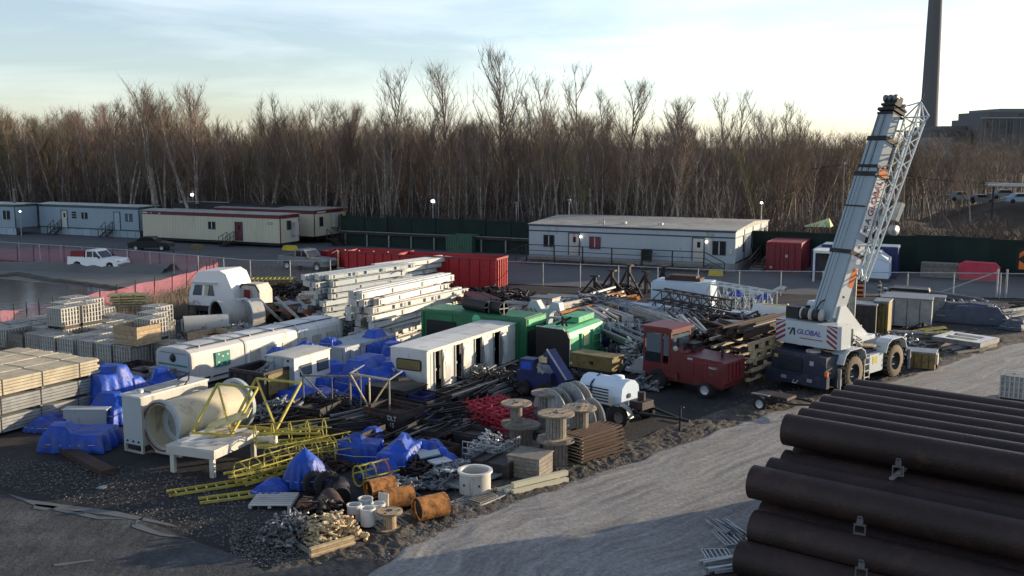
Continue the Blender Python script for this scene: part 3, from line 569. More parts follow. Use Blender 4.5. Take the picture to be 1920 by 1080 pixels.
# trailers
def trailer(name,label,px,py,L,W_,h,wall,trim,roof,az=25,b0=.75,skirt=None,endmt=None,trimh=.35):
    o_=at(px,py); t=T(name,label,'trailer',o_,az)
    P('wall',M().box(-L,0,0,W_,b0,h),wall,t); m=M(); seams(m,-L,0,0,b0,h-trimh,.41); P('wall_seam',m,wall,t)
    P('trim_band',M().box(-L-.02,.0,-.03,-.001,h-trimh,h).box(.0,.03,-.02,W_,h-trimh,h),trim,t)
    P('corner_strip',M().box(.001,.035,-.03,.12,b0,h-trimh).box(.001,.035,W_-.12,W_,b0,h-trimh),trim,t)
    P('roof',M().prism([(-.1,h+.002),(W_+.1,h+.002),(W_+.1,h+.06),(W_/2,h+.2),(-.1,h+.06)],-L-.1,.12,'yz'),roof,t)
    if skirt:
        k=-L
        while k<-.2: P('skirt_panel',M().box(k+.03,min(k+1.2,0),.06,.1,.02,b0-.05),skirt,t); k+=1.22
    else: P('chassis',M().box(-L+.3,-.3,.4,.6,b0-.3,b0-.003).box(-L+.3,-.3,W_-.6,W_-.4,b0-.3,b0-.003),'black',t)
    return t,o_
t,oa=trailer('office_trailer','pale blue trailer with a dark green band, two doors and skirting',262,447,16.6,3.4,3.7,'bluewall','trimgreen','roofmetal',25,.85,'bluewall',trimh=.3)
door(t,-12.7,.9,.95,2.1,'offwhite'); P('louvre',M().box(-10.9,-10.2,-.05,0,1.8+.9,2.0+.9).box(-10.9,-10.2,-.05,0,2.4,2.6).box(-10.9,-10.2,-.05,0,2.1,2.3),'glass',t); window(t,-9.3,2.05,1.0,.8,'glass',mull=1)
door(t,-3.9,.9,.9,2.1,'bluewall',win=False); window(t,-2.1,1.95,1.1,.95,'glassblue')
P('door_seal',M().box(-16.5,0,-.02,0,.86,.96),'trimgreen',t)
for k,x in enumerate((-13.9,-5.3)): stair('entrance_steps','dark railed steps at the '+('window side door' if k else 'louvre side door')+' of the blue trailer',loc(oa,25,x,-1.25),25,4,.85,1.1,.3)
t,_=trailer('office_trailer','blue trailer cut off by the picture edge with a paired window',30,441,9,3.4,3.75,'bluewall','trimgreen','roofmetal',25,.9,'bluewall',trimh=.3); window(t,-2.0,1.9,1.2,1.1,'glass')
# roof clutter things: dark roofed one behind
t,ob=trailer('office_trailer','flat black roofed trailer between blue trailer and cream trailers',0,0,15.5,9.5,3.85,'offwhite','black','roofdark',25,.8); ob=at(520,452); t.location=(ob[0],ob[1],0)
P('fascia',M().box(-15.6,.1,-.12,-.04,3.45,4.05),'black',t); P('wall_lamp',M().box(-2.3,-1.6,-.2,-.1,3.5,3.8),'lampwarm',t); P('roof_pipe',M().cyl((-15,.6,4.25),(-7.5,.6,4.25),.05,6),'galv',t); P('roof_fan',M().lathe([(.3,0),(.3,.2),(.05,.35)],12,(-14.4,.4,4.05)),'steel',t)
t,oc=trailer('office_trailer','cream trailer with dark red band and red door, its narrow end in sunlight',526,466,19.5,3.4,3.55,'cream','trimred','roofpale',25,.55,trimh=.38)
window(t,-9.8,1.75,1.0,.85,'glass'); d=door(t,-6.0,.62,.9,2.0,'trimred'); P('vent',M().box(-1.6,-.9,-.04,0,2.7,2.75).box(-1.6,-.9,-.04,0,2.55,2.6),'trimgreen',t)
P('sign_letter',M().box(-19.4,-18.6,-.06,-.04,3.28,3.42).box(-18.2,-18.0,-.06,-.04,3.28,3.4).box(-17.0,-16.7,-.06,-.04,3.26,3.36),'textgrey',t)
window(t,1.2,1.9,.7,1.0,'glass','trimdark',0,'r',0)
P('door',M().box(0,.05,2.0,2.9,.62,2.9),'offwhite',t); P('end_heater',M().box(.03,.5,1.95,2.7,1.3,2.7),'offwhite',t)
stair('entrance_steps','railed steps at the red door of the cream trailer',loc(oc,25,-7.3,-1.3),25,4,.6,1.1,.3)
t,od=trailer('office_trailer','second cream trailer with a red band set behind, end half in sun',590,458,14,6.4,3.75,'cream','trimred','roofpale',25,.85,trimh=.4)
window(t,1.0,1.9,.7,1.1,'glass','trimdark',0,'r',0); window(t,4.0,1.7,.9,1.3,'glass','trimdark',0,'r',1)
P('end_heater',M().box(.03,.55,3.2,3.9,1.7,3.3),'offwhite',t); P('sign_letter',M().box(.03,.05,.5,2.2,3.43,3.6),'cream',t)
stair('entrance_steps','wide dark steps at the lit end of the second cream trailer',loc(od,25,2.6,.2),-65+180,5,.85,1.4,.3)
# cars of the camp
def wheel(par,c,r,w_=.22,rim='rim',ty='tyre',ax='y',n=20):
    o=P('wheel',M().lathe([(r*.6,-w_/2),(r*.93,-w_/2),(r,-w_*.35),(r,w_*.35),(r*.93,w_/2),(r*.6,w_/2)],n,(0,0,0),ax),ty,par,c)
    P('rim',M().lathe([(0,-w_*.3),(r*.25,-w_*.42),(r*.55,-w_*.34),(r*.62,-w_*.48),(r*.62,w_*.48),(r*.55,w_*.34),(r*.25,w_*.42),(0,w_*.3)],n,(0,0,0),ax),rim,o); return o
def pickup(label,loc_,az,mt,L=5.6,cat='pickup truck',crew=True,h=1.85):
    """local x = forward"""
    t=T('pickup_truck',label,cat,loc_,az); s=L/5.6
    lo=[(-2.8,.55),(-2.75,1.15),(-.7,1.15),(1.0,1.15),(2.55,1.08),(2.78,.9),(2.8,.5),(2.35,.42),(2.25,.75),(1.95,.86),(1.6,.75),(1.5,.42),(-1.25,.42),(-1.35,.75),(-1.7,.86),(-2.05,.75),(-2.15,.5)]
    P('body',M().prism([(a*s,b) for a,b in lo],-.95,.95),mt,t)
    P('cab',M().prism([(-.85*s,1.152),(.98*s,1.152),(.35*s,h-.06),(.2*s,h),(-.65*s,h),(-.78*s,h-.08)],-.82,.82),mt,t)
    g=[(-.68*s,1.22),(.78*s,1.22),(.3*s,h-.13),(-.62*s,h-.13)]
    for sy in (-1,1): P('side_window',M().prism([(a,b) for a,b in g],sy*.825-.004,sy*.825+.004),'glass',t); P('door_pillar',M().box(-.02*s,.06*s,sy*.835-.006,sy*.835+.006,1.15,h-.1),mt,t)
    P('windscreen',M().bar((.99*s,0,1.18),(.37*s,0,h-.1),1.45,.02),'glass',t); P('rear_window',M().box(-.86*s,-.845*s,-.6,.6,1.25,h-.2),'glass',t)
    P('bed',M().box(-2.65*s,-.95*s,-.8,.8,1.152,1.165),'black',t)
    P('bed_rail',M().box(-2.75*s,-.9*s,-.95,-.86,1.15,1.24).box(-2.75*s,-.9*s,.86,.95,1.15,1.24).box(-2.78*s,-2.7*s,-.95,.95,1.15,1.24),mt,t)
    for x in (-1.7*s,1.93*s):
        for sy in (-1,1): wheel(t,(x,sy*.86,.38),.38,.24)
    P('bumper',M().box(2.78*s,2.9*s,-.9,.9,.45,.68),'galv',t); P('bumper',M().box(-2.9*s,-2.81*s,-.9,.9,.5,.68),'galv',t)
    for sy in (-1,1): P('headlight',M().box(2.7*s,2.8*s,sy*.75-.14,sy*.75+.14,.82,.98),'offwhite',t); P('tail_light',M().box(-2.82*s,-2.78*s,sy*.85-.07,sy*.85+.07,.85,1.12),'red',t); P('mirror',M().box(.75*s,.9*s,sy*1.02-.08,sy*1.02+.08,1.15,1.35),'black',t)
    return t
# local x = forward, so the depth azimuth is heading-90
pickup('white pickup truck with a dark bed cover parked behind the pink fence',at(186,506),100-90+3,'whitetruck',5.0)
p=bpy.data.objects['pickup_truck']; P('bed_cover',M().prism([(-2.3,1.17),(-.9,1.17),(-.8,1.8),(-2.2,1.72)],-.8,.8),'reddark',p)
pickup('grey crew cab pickup parked before the cream trailer steps',at(577,505),118-90,'silver',5.2)
t=T('parked_car','dark saloon car parked in the shade of the cream trailer','car',at(285,469),2)
P('body',M().prism([(-2.2,.3),(-2.25,.8),(-1.6,.98),(1.1,.95),(2.1,.78),(2.2,.35)],-.85,.85),'darkcar',t); P('cabin',M().prism([(-1.5,.96),(.95,.94),(.3,1.4),(-.9,1.42)],-.75,.75),'glass',t)
P('roof',M().box(-.9,.32,-.72,.72,1.4,1.45),'darkcar',t)
for x in (-1.4,1.35):
    for sy in (-1,1): wheel(t,(x,sy*.78,.32),.32,.2)
# containers
def container(name,label,loc_,az,L,W_,h,mt,face='f',rib=.3,door_side=None,lid=None,open_top=False):
    t=T(name,label,'container',loc_,az)
    if open_top: P('wall',M().box(-L,-L+.08,0,W_,.12,h).box(-.08,0,0,W_,.12,h).box(-L+.08,-.08,0,.08,.12,h).box(-L+.08,-.08,W_-.08,W_,.12,h),mt,t); P('floor',M().box(-L+.08,-.08,.08,W_-.08,.12,.2),'rust',t)
    else: P('wall',M().box(-L,0,0,W_,.12,h),mt,t)
    m=M(); x=-L+rib/2
    while x<-.1: m.box(x,x+rib*.45,-.04,-.0,.25,h-.15); x+=rib
    o=P('corrugation',m,mt,t); m=M(); y=rib/2
    while y<W_-.1 and door_side!='r': m.box(0,.04,y,y+rib*.45,.25,h-.15); y+=rib
    if m.v: P('corrugation',m,mt,t)
    P('frame',M().box(-L-.03,.05,-.06,.06,h-.12,h+.02).box(-L-.03,.05,W_-.06,W_+.06,h-.12,h+.02).box(0,.06,.06,W_-.06,h-.12,h+.02).box(-L-.06,-L,.06,W_-.06,h-.12,h+.02)
      .box(-.08,.06,-.06,.06,0,h-.12).box(-L-.06,-L+.08,-.06,.06,0,h-.12).box(-.08,.06,W_-.06,W_+.06,0,h-.12).box(-L,0,-.06,.04,.0,.14).box(0,.055,.06,W_-.06,.0,.14),mt,t)
    return t
t=container('shipping_container','dark red shipping container with doors beside the office stairs',at(1500,512),25,2.9,6.1,2.6,'reddark',rib=9,door_side='r')
for k in (0,1): P('door',M().box(-2.75+k*1.38,-1.42+k*1.38,-.05,-.01,.2,2.45),'reddark',t)
P('lock_rod',M().cyl((-2.2,-.08,.2),(-2.2,-.08,2.45),.03,6).cyl((-1.75,-.08,.2),(-1.75,-.08,2.45),.03,6).cyl((-1.05,-.08,.2),(-1.05,-.08,2.45),.03,6).cyl((-.5,-.08,.2),(-.5,-.08,2.45),.03,6),'reddark',t)
P('sign',M().box(-1.3,-1.05,-.1,-.09,1.3,1.55).box(-2.6,-2.4,-.08,-.06,.3,.5),'textgrey',t)
t=container('shipping_container','navy blue shipping container half hidden by the crane boom',(at(1668,532)[0]+1.6,at(1668,532)[1]+2.9),25,6.0,2.4,2.6,'navy'); P('roof',M().box(-6,0,.1,2.3,2.6,2.66),'bluewall',t)
t=container('shipping_container','blue container end between red container and white frame',at(1556,524),25,1.5,5,2.35,'navy'); P('roof',M().box(-1.5,0,.1,4.9,2.35,2.42),'bluewall',t)
container('waste_skip','green steel skip standing at the guard rail of the hoarding',at(884,474),25,2.9,1.8,1.75,'binggreen',open_top=True)
# white cube cabin with chamfered corner, white frame
t=T('white_cabin','white box cabin with a chamfered corner right of the crane boom','cabin',at(1665,530),25)
P('wall',M().prism([(-3.4,.3),(0,.3),(0,1.75),(-.75,2.35),(-3.4,2.35)],0,2.6),'bluepoly',t); door(t,-2.7,.35,.95,1.8,'bluepoly',fr='bluewall',win=False); P('skid',M().box(-3.5,.2,-.1,.1,.1,.29).box(-3.5,.2,2.4,2.6,.1,.29),'darksteel',t); P('roof_edge',M().box(-3.45,-.74,-.04,2.64,2.351,2.42),'white',t)
t=T('tool_shelter','open white framed shelter with a dark inside left of the boom','shelter',at(1560,530),25)
P('frame',M().box(-1.55,-1.4,0,.12,0,2.35).box(-.1,.02,0,.12,0,2.35).box(-1.55,.02,0,2.4,2.35,2.55),'white',t); P('back_panel',M().box(-1.4,-.1,1.2,1.25,0,2.3),'darksteel',t)
t=T('canvas_dome','pale green peaked canvas tent top showing over the hoarding','tent',(Fp(76,3).x,Fp(76,3).y),25); bx=Vector(((1555-960)/F*99,99)); t.location=(bx.x,bx.y+3,0)
P('canopy',M().add([(-1.4,-1.0,2.9),(1.2,-1.0,2.9),(1.2,1.0,2.9),(-1.4,1.0,2.9),(.9,0,3.75)],[(0,1,4),(1,2,4),(2,3,4),(3,0,4)]),'canvas',t)
for x in (-1.1,1.1): P('pole',M().cyl((x,-.9,0),(x,-.9,2.9),.04,6),'steel',t)
t=T('timber_crate','weathered plank crate standing at the foot of the hoarding','crate',at(1796,524),25)
for k in range(6): P('plank',M().box(-2.9,0,-.04,0,.08+k*.2,.25+k*.2),'woodgrey',t)
P('box',M().box(-2.88,-.02,.002,1.2,.06,1.25),'woodgrey',t)
t=T('wrapped_pallet','pink plastic wrapped load beside the plank crate','load',at(1873,529),25)
P('wrap',M().prism([(-3.0,.1),(0,.1),(.05,1.1),(-.3,1.45),(-2.6,1.5),(-3.1,1.2)],0,1.3),'pink',t); P('base',M().box(-3,0,-.05,1.3,0,.09),'woodgrey',t)
t=T('road_sign','orange and black chevron sign panel at the picture edge','sign',at(1921,528),25)
P('board',M().box(-.7,.6,-.03,0,.9,2.7),'black',t); P('chevron',M().prism([(-.5,1.9),(0,2.3),(.6,2.3),(.6,2.6),(-.1,2.6),(-.5,2.3)],-.05,-.031),'orange',t); P('chevron',M().prism([(-.5,1.0),(.6,1.0),(.6,1.3),(0,1.4),(-.5,1.7)],-.05,-.031),'orange',t); P('post',M().box(-.05,.05,.001,.08,0,2.7),'steel',t)
t=T('striped_sign','small orange and black striped barrier board near the crane boom base','sign',at(1611,572),25); P('board',M().box(-.22,.22,-.03,0,.55,1.6),'black',t); P('post',M().box(-.03,.03,0,.05,0,1.6),'steel',t)
for k in range(3): P('stripe',M().box(-.22,.22,-.045,-.031,.65+k*.33,.8+k*.33),'orange',t)
# distant cars on the lot right
for k,(px,py,dep,az,l,m_) in enumerate([(1800,375,155,0,'pale parked car beyond the hillside brush','silver'),(1880,372,150,4,'grey parked car below the pale pipeline','steel'),(1912,380,140,4,'blue grey van top at the far right edge','bluewall'),(1835,380,158,0,'dull silver car beside another far on the lot','silver')]):
    z=H-(py-272)/F*dep; t=T('parked_car',l,'car',((px-960)/F*dep,dep,z),az)
    P('body',M().prism([(-2.2,.3),(-2.2,.85),(-1.4,.95),(-.9,1.4),(.5,1.4),(1.2,.95),(2.1,.8),(2.2,.3)],-.85,.85),m_,t); P('window',M().prism([(-1.2,.95),(-.8,1.33),(.45,1.33),(1.0,.95)],-.87,-.86),'glass',t)
    for x in (-1.4,1.4): P('wheel',M().cyl((x,-.87,.32),(x,-.7,.32),.32,10),'tyre',t)
# chain link fence of the yard
ch=M(); 
def fence(label,pts,h,step=3.0):
    t=T('chain_link_fence',label,'fence',(pts[0].x,pts[0].y),0); o_=pts[0]
    for a,b in zip(pts[:-1],pts[1:]):
        L=(b-a).length; k=max(1,round(L/step))
        for i in range(k+(b is pts[-1])):
            q=a.lerp(b,i/k)-o_; P('post',M().cyl((0,0,-.1),(0,0,h+.05),.045,6),'galv',t,(q.x,q.y,0))
        a_=a-o_; b_=b-o_; P('top_rail',M().cyl((a_.x,a_.y,h),(b_.x,b_.y,h),.035,6),'galv',t); P('wire_mesh',M().add([(a_.x,a_.y,.05),(b_.x,b_.y,.05),(b_.x,b_.y,h),(a_.x,a_.y,h)],[(0,1,2,3)]),'chain',t)
fence('galvanised chain link fence between the pond and the trailers',[Vector(at(-260,482)),Vector(at(0,487)),Vector(at(240,505)),Vector(at(470,528)),Vector(at(620,530))],1.75)
fence('galvanised chain link fence running in front of the office',[Vector(at(950,532)),Vector(at(1385,553)),Vector(at(1700,557)),Vector(at(2050,561))],1.8)
t=T('fence_gate','leaning gate braces of the chain link fence near the pink load','gate',at(1868,558),25); P('post',M().cyl((0,0,0),(0,0,2.1),.07,8).cyl((.6,0,0),(.6,0,2.1),.07,8),'galv',t); P('brace',M().bar((0,0,1.9),(-4,-.2,.1),.06),'galv',t)
# pink debris netting round the pond
def netting(label,pts,h):
    m=M(); w_=[Vector(at(*p)) for p in pts]; n_=80; o_=w_[0]
    t=T('safety_netting',label,'netting',(o_.x,o_.y),0)
    for i in range(n_+1):
        p=spl(w_,i/n_)-o_; s=.12*noise.noise(Vector((p.x*.7,p.y*.7,1))); m.v+= [(p.x+s,p.y,.02),(p.x,p.y+s,h*.5),(p.x-s,p.y,h-.1-.12*abs(math.sin(i*.35))-abs(s))]
    for i in range(n_): b=i*3; m.f+=[[b,b+3,b+4,b+1],[b+1,b+4,b+5,b+2]]; m.sm+=[True,True]
    P('net',m,'snowfence',t)
    for i in range(0,n_+1,4): p=spl(w_,i/n_)-o_; P('stake',M().bar((0,0,-.05),(.05,0,h+.15),.05),'darksteel',t,(p.x,p.y,0))
netting('pink red plastic netting along the far side of the pond',[(-200,494),(0,496),(150,498),(300,506),(408,517)],1.7)
netting('faded pink plastic netting along the near side of the pond',[(410,518),(350,540),(220,573),(100,600),(0,622),(-150,655)],1.35)
# weeds
wd=M(); r3=random.Random(5)
def weeds(poly,n_,h0,h1):
    w_=[Vector(at(*p)) for p in poly]
    for _ in range(n_):
        a,b,c_=r3.random(),r3.random(),r3.random(); i=r3.randrange(len(w_)-2); p=w_[0]*(1-math.sqrt(a))+w_[i+1]*(math.sqrt(a)*(1-b))+w_[i+2]*(b*math.sqrt(a)); h=r3.uniform(h0,h1); d=Vector((r3.uniform(-.2,.2),r3.uniform(-.2,.2),1))*h; b_=Vector((p.x,p.y,0)); n3=Vector((.012,.012,0)); wd.add([b_-n3,b_+n3,b_+d],[(0,1,2)])
        for k in range(3): q=b_+d*r3.uniform(.5,.95); wd.add([q,q+Vector((.01,0,0)),q+Vector((r3.uniform(-.15,.15),r3.uniform(-.15,.15),r3.uniform(.05,.25)))],[(0,1,2)])
weeds([(190,600),(400,525),(470,540),(430,580),(300,600)],2200,.3,1.0); weeds([(0,665),(0,628),(190,588),(330,560),(260,605),(80,645)],2600,.4,1.3); weeds([(380,505),(470,495),(640,520),(440,530)],700,.2,.6)
lab(P('dry_weeds',wd,'weed',kind='stuff'),'dry pale weeds and stalks on the pond bank and by the fence','weeds')
# =================== the yard ===================
YA=29.   # azimuth the rows of the yard run away from us
def GL(n): return ORD[n]
# ---- white booth with folding doors ----
t=T('sanitary_booth','long white panelled booth with a rounded end window and four open dark doorways','booth',at(801,742),YA)
W_,L_,h_=1.95,8.1,1.98; b0=.14
m=M().box(-W_,0,0,.04,b0,h_).box(-W_,-W_+.04,.04,L_,b0,h_).box(-W_+.04,0,L_-.04,L_,b0,h_)
dw=[(.62,1.22),(2.35,2.95),(4.1,4.7),(5.9,6.5)]; y=.04
for a,b in dw+[(L_-.04,L_)]: m.box(-.04,0,y,a,b0,h_); y=b
for a,b in dw: m.box(-.04,0,a,b,h_-.12,h_)
P('wall',m,'white',t); P('floor',M().box(-W_+.04,-.04,.04,L_-.04,b0,b0+.05),'black',t); P('dark_infill',M().box(-W_+.05,-.5,.1,L_-.1,b0+.06,h_-.13),'black',t)  # black block inside stands for the shade behind the doorways
for a,b in dw:
    P('door_frame',M().box(.001,.05,a-.06,a,b0,h_-.1).box(.001,.05,b,b+.06,b0,h_-.1),'galv',t)
    m=M(); n_=7
    for k in range(n_+1): z=b0+.02+(1.6)*k/n_; x=.05+.14*math.sin(k/n_*3.1)*rnd.uniform(.6,1.2); m.v+= [(x,b+.08,z),(x+.06,b+.42,z)]
    for k in range(n_): m.f.append([2*k,2*k+1,2*k+3,2*k+2]); m.sm.append(True)
    P('door_curtain',m,'white',t); P('handle',M().box(-.02,.03,a+.05,a+.12,1.0,1.1),'galv',t)
for k in range(4): P('roof_panel',M().prism([(-W_-.05,h_+.002),(.05,h_+.002),(.05,h_+.05),(-W_/2,h_+.09),(-W_-.05,h_+.05)],k*L_/4+.015,(k+1)*L_/4-.015),'white',t)
wn=P('window',M().prism([(-1.62,1.12),(-1.55,1.05),(-.35,1.05),(-.28,1.12),(-.28,1.5),(-.35,1.57),(-1.55,1.57),(-1.62,1.5)],-.03,-.002),'black',t)
P('pane',M().prism([(-1.57,1.14),(-1.52,1.1),(-.38,1.1),(-.33,1.14),(-.33,1.48),(-.38,1.52),(-1.52,1.52),(-1.57,1.48)],-.045,-.031),'mustard',wn)  # mustard stands for a beige reflection in the glass
P('rail',M().box(.1,.18,-.1,L_+.3,.05,.13),'offwhite',t); 
for k in range(5): P('bracket',M().box(.001,.1,.3+k*1.8,.36+k*1.8,.02,.13).box(.1,.42,.3+k*1.8,.34+k*1.8,-.0,.05),'offwhite',t)
for k in range(12): P('wall_seam',M().box(.001,.012,.3+k*.62,.315+k*.62,b0+.05,h_-.13) if not any(a-.1<.3+k*.62<b+.1 for a,b in dw) else M().box(-1.9+k*.13,-1.89+k*.13,-.008,-.001,b0,.4),'offwhite',t)
# ---- white pod ----
t=T('process_pod','long white rounded pod with a green square logo panel and detailed end plate','pod',at(362,728),YA+2)
W_,L_,h_=2.3,10.4,1.72
po_=[(-W_,.1),(0,.1),(.02,.9),(.0,1.45),(-.08,1.6),(-.34,h_),(-W_/2,h_+.05),(-W_+.34,h_),(-W_+.08,1.6),(-W_,1.45),(-W_-.02,.9)]
n_=len(po_)
for k,(a,b) in enumerate([(.0,3.3),(3.36,7.0),(7.06,10.35)]): P('shell',M().prism(po_,a,b),'white',t)
q_=[((x+W_/2)*1.03-W_/2,(z-.9)*1.02+.9) for x,z in po_]
for k,y in enumerate((0,3.3,7.0,10.3)): P('band',M().prism(q_,y-.05,y+.08),'offwhite',t)
P('end_plate',M().prism([((x+W_/2)*.88-W_/2,(z-.9)*.9+.9) for x,z in po_],-.09,-.051),'palewall',t)
P('port',M().lathe([(.0,-.06),(.16,-.05),(.2,0),(.2,.03)],14,(-1.15,-.1,1.3),'y'),'black',t); P('stripe',M().box(-2.15,-.2,-.10,-.091,.93,1.02),'logogreen',t)
P('end_rail',M().box(-2.0,-.3,-.11,-.091,.7,.74).box(-2.0,-.3,-.11,-.091,1.52,1.55).box(-1.4,-.9,-.11,-.091,.25,.45),'steel',t)
for k in range(5): P('label_plate',M().box(-1.95+k*.36,-1.75+k*.36,-.115,-.111+.018,.5,.58),'textgrey',t)
lg=P('logo_panel',M().box(.045,.075,1.35,2.25,.72,1.42),'logogreen',t); m=M()
for a,b in ((1.5,.9),(1.75,1.15),(2.0,.85),(1.65,.8),(2.05,1.2),(1.5,1.28)): m.box(.076,.08,a,a+.1,b,b+.08)
P('logo_marks',m,'white',lg)
for y in (4.2,5.0,5.7,8.2): P('label_plate',M().box(.035,.06,y,y+.35,.35,.43),'textblack',t)
P('label_plate',M().box(.03,.055,.7,1.0,.3,.38).box(.03,.055,2.6,2.9,.3,.38).box(.03,.055,1.2,2.4,.3,.36),'textblack',t)
for k in range(6): P('roof_rib',M().box(-1.9,-.4,.8+k*1.6,.86+k*1.6,h_+.0,h_+.08),'offwhite',t); P('side_hatch',M().box(.021,.035,3.6+k*1.1,4.3+k*1.1,.55,1.15),'offwhite',t)
P('cable',M().path([(-.5,.2,h_+.05),(-.45,3,h_+.05),(-.55,6,h_+.05),(-.4,10,h_+.05)],.03,5),'black',t)
# ---- small white cabin ----
t=T('site_cabin','small white cabin with two square windows beside the dark steel skip','cabin',at(553,752),YA-2)
P('wall',M().box(-1.5,0,0,2.5,.1,1.85),'palewall',t); P('wall',M().box(.001,.03,0,2.5,.1,1.85),'white',t)
P('roof',M().prism([(-1.56,1.852),(.07,1.852),(.07,1.9),(-.7,1.95),(-1.56,1.9)],-.06,2.56),'offwhite',t)
for y in (.35,1.55): 
    o=P('window',M().box(.031,.06,y,y+.8,1.0,1.5),'black',t); P('pane',M().box(.061,.066,y+.05,y+.75,1.05,1.45),'glassblue',o)
P('corner_strip',M().box(-.05,.035,-.04,-.001,.1,1.85).box(-.62,-.58,-.02,-.001,.1,1.85).box(-1.1,-1.06,-.02,-.001,.1,1.85),'bluewall',t); P('knob',M().lathe([(0,-.05),(.05,-.03),(.05,0)],8,(-.3,-.02,1.75),'y'),'black',t); P('skid',M().box(-1.5,0,.1,.25,0,.1).box(-1.5,0,2.2,2.35,0,.1),'darksteel',t)
# dark skip
t=container('steel_skip','dark brown open steel skip with scrap standing before the small white cabin',at(497,765),YA,1.9,1.9,1.5,'darksteel',rib=.45,open_top=True); P('side_sheet',M().box(.03,.05,.2,1.7,.5,1.4),'mustard',t)
P('scrap',M().bar((-1.2,.5,1.2),(-.5,1.2,1.75),.08).bar((-.6,.3,1.2),(-.9,1.3,1.6),.1,.2).bar((-1.7,1.2,1.2),(-.3,.5,1.5),.05),'steel',t)
t=container('steel_cabinet','pale grey green steel cabinet row behind the small white cabin',at(648,704),YA,1.7,4.0,1.35,'palewall',rib=.8)
# ---- green containers ----
t=container('skip_container','long dark green steel container behind the white booth',at(986,680),YA,6.3,2.1,2.25,'green',rib=2.0); P('roof_sheet',M().box(-6.2,-.1,.1,2.0,2.251,2.3),'green',t)
P('panel',M().box(.061,.09,.15,1.95,.3,1.6),'black',t); P('panel',M().box(.061,.10,.1,2.0,1.85,2.2),'greenlight',t); P('side_hatch',M().box(-6.0,-4.2,-.08,-.041,.2,1.75),'black',t); P('logo',M().lathe([(.0,-.02),(.22,-.02),(.26,0)],14,(-2.9,-.06,2.0),'y'),'greenlight',t)
t=T('waste_compactor','mid green compactor body with a rounded dark front hood and ribbed side','compactor',at(1066,693),YA)
P('body',M().prism([(-1.75,.15),(0,.15),(0,1.5),(-.12,1.78),(-.35,1.9),(-1.75,1.95)],.12,4.3),'greenlight',t); P('hood',M().prism([(-1.8,.15),(.06,.15),(.06,1.52),(-.08,1.85),(-.35,1.98),(-1.8,2.02)],-.05,.12),'black',t)
P('hood_rim',M().bar((.07,-.02,.15),(.07,-.02,1.52),.06).bar((.07,-.02,1.52),(-.3,-.02,2.0),.06).bar((-.3,-.02,2.0),(-1.8,-.02,2.04),.06),'galv',t)
for y in (1.3,2.7,3.9): P('side_rib',M().box(.002,.1,y,y+.12,.15,1.6),'greenlight',t)
P('side_panel',M().box(.002,.04,1.7,2.3,.9,1.5),'canvas',t); P('step_rail',M().box(.1,.16,2.85,3.85,.5,.56).box(.1,.16,2.85,3.85,.9,.96).box(.1,.16,2.85,3.85,1.3,1.36),'greenlight',t); P('top_hatch',M().box(-1.5,-.5,2.2,4.1,1.96,2.25),'greenlight',t)
P('top_clutter',M().bar((-1.2,1.0,2.0),(-.6,1.5,2.35),.1).bar((-.6,1.0,2.0),(-1.1,1.6,2.3),.08).bar((-.9,1.2,1.95),(-.9,1.2,2.4),.14),'black',t)
t=T('storage_chest','brown mustard steel chest in front of the green compactor','chest',at(1147,712),YA+8); 
P('body',M().box(-2.3,0,0,1.0,.35,.95),'mustard',t); P('lid',M().box(-2.34,.04,-.04,1.04,.952,1.05),'mustard',t); P('leg',M().box(-2.2,-2.1,.1,.2,0,.35),'darksteel',t); P('leg',M().box(-.2,-.1,.1,.2,0,.35),'darksteel',t); P('latch',M().box(-1.2,-1.05,-.08,-.041,.6,.75),'black',t)
# ---- beams ----
def ibeam(L,w_=.28,h=.3,t_=.04):
    m=M().box(-w_,0,0,L,0,t_).box(-w_,0,0,L,h-t_,h).box(-w_/2-.02,-w_/2+.02,0,L,t_,h-t_)
    k=.5
    while k<L: m.box(-w_+.02,-w_/2-.021,k,k+.03,t_,h-t_).box(-w_/2+.021,-.02,k,k+.03,t_,h-t_); k+=1.4
    return m
def boxb(L,w_=.3,h=.3):
    return M().box(-w_,0,0,L,0,h)
BM={}
def beamset(name,kind,L,mt,clt='steel'):
    k=(kind,round(L,1),mt)
    if k not in BM:
        m=(ibeam if kind=='i' else boxb)(L).mesh('beam'); m.materials.append(MT[mt]); c=M()
        for y in (.15,L*.3,L*.62,L-.35): c.box(.002,.05,y,y+.16,.03,.26)
        c.box(-.33,.03,-.03,-.002,-.02,.32); c=c.mesh('cleat'); c.materials.append(MT['offwhite' if mt!='offwhite' else 'steel']); BM[k]=(m,c)
    return BM[k]
def beamstack(o_,az,levels,cols,L,mt,where,pitch=.36,jit=.25,skip=0,adj='white',start=0,topL=None,sp=.42):
    for lv in range(levels):
        for c_ in range(cols):
            if rnd.random()<skip: continue
            l_=L+rnd.choice((0,0,-.6,-1.2,-2.2)); x=-c_*sp+rnd.uniform(-.05,.05)
            t=T('steel_beam','%s steel beam, %s from the ground and %s row of the %s'%(adj,GL(lv),GL(c_),where),'beam',loc(o_,az,x,rnd.uniform(-jit,jit),.12+lv*pitch),az+rnd.uniform(-1.2,1.2)+(lv%3-1)*2.2,'steel beams of the '+where)
            m,c=beamset('b','i' if rnd.random()<.45 else 'b',l_,mt); P('web',m,None,t); P('cleat',c,None,t)
        for y in (.8,L-1.5):
            if lv<levels-1 or True: 
                o=O('timber_bearer','%s bearer, %s end, of the %s'%(GL(lv),'near' if y<1 else 'far',where),'bearer',M().box(-cols*sp-.1,.12,y,y+.12,0,.06),'woodgrey',loc(o_,az,0,0,.06+lv*pitch),az,'bearers of the '+where)
oW=at(702,664)
beamstack(oW,YA,8,4,9.0,'white','tall sunlit beam stack behind the blue tarps',.41,.6,.18)
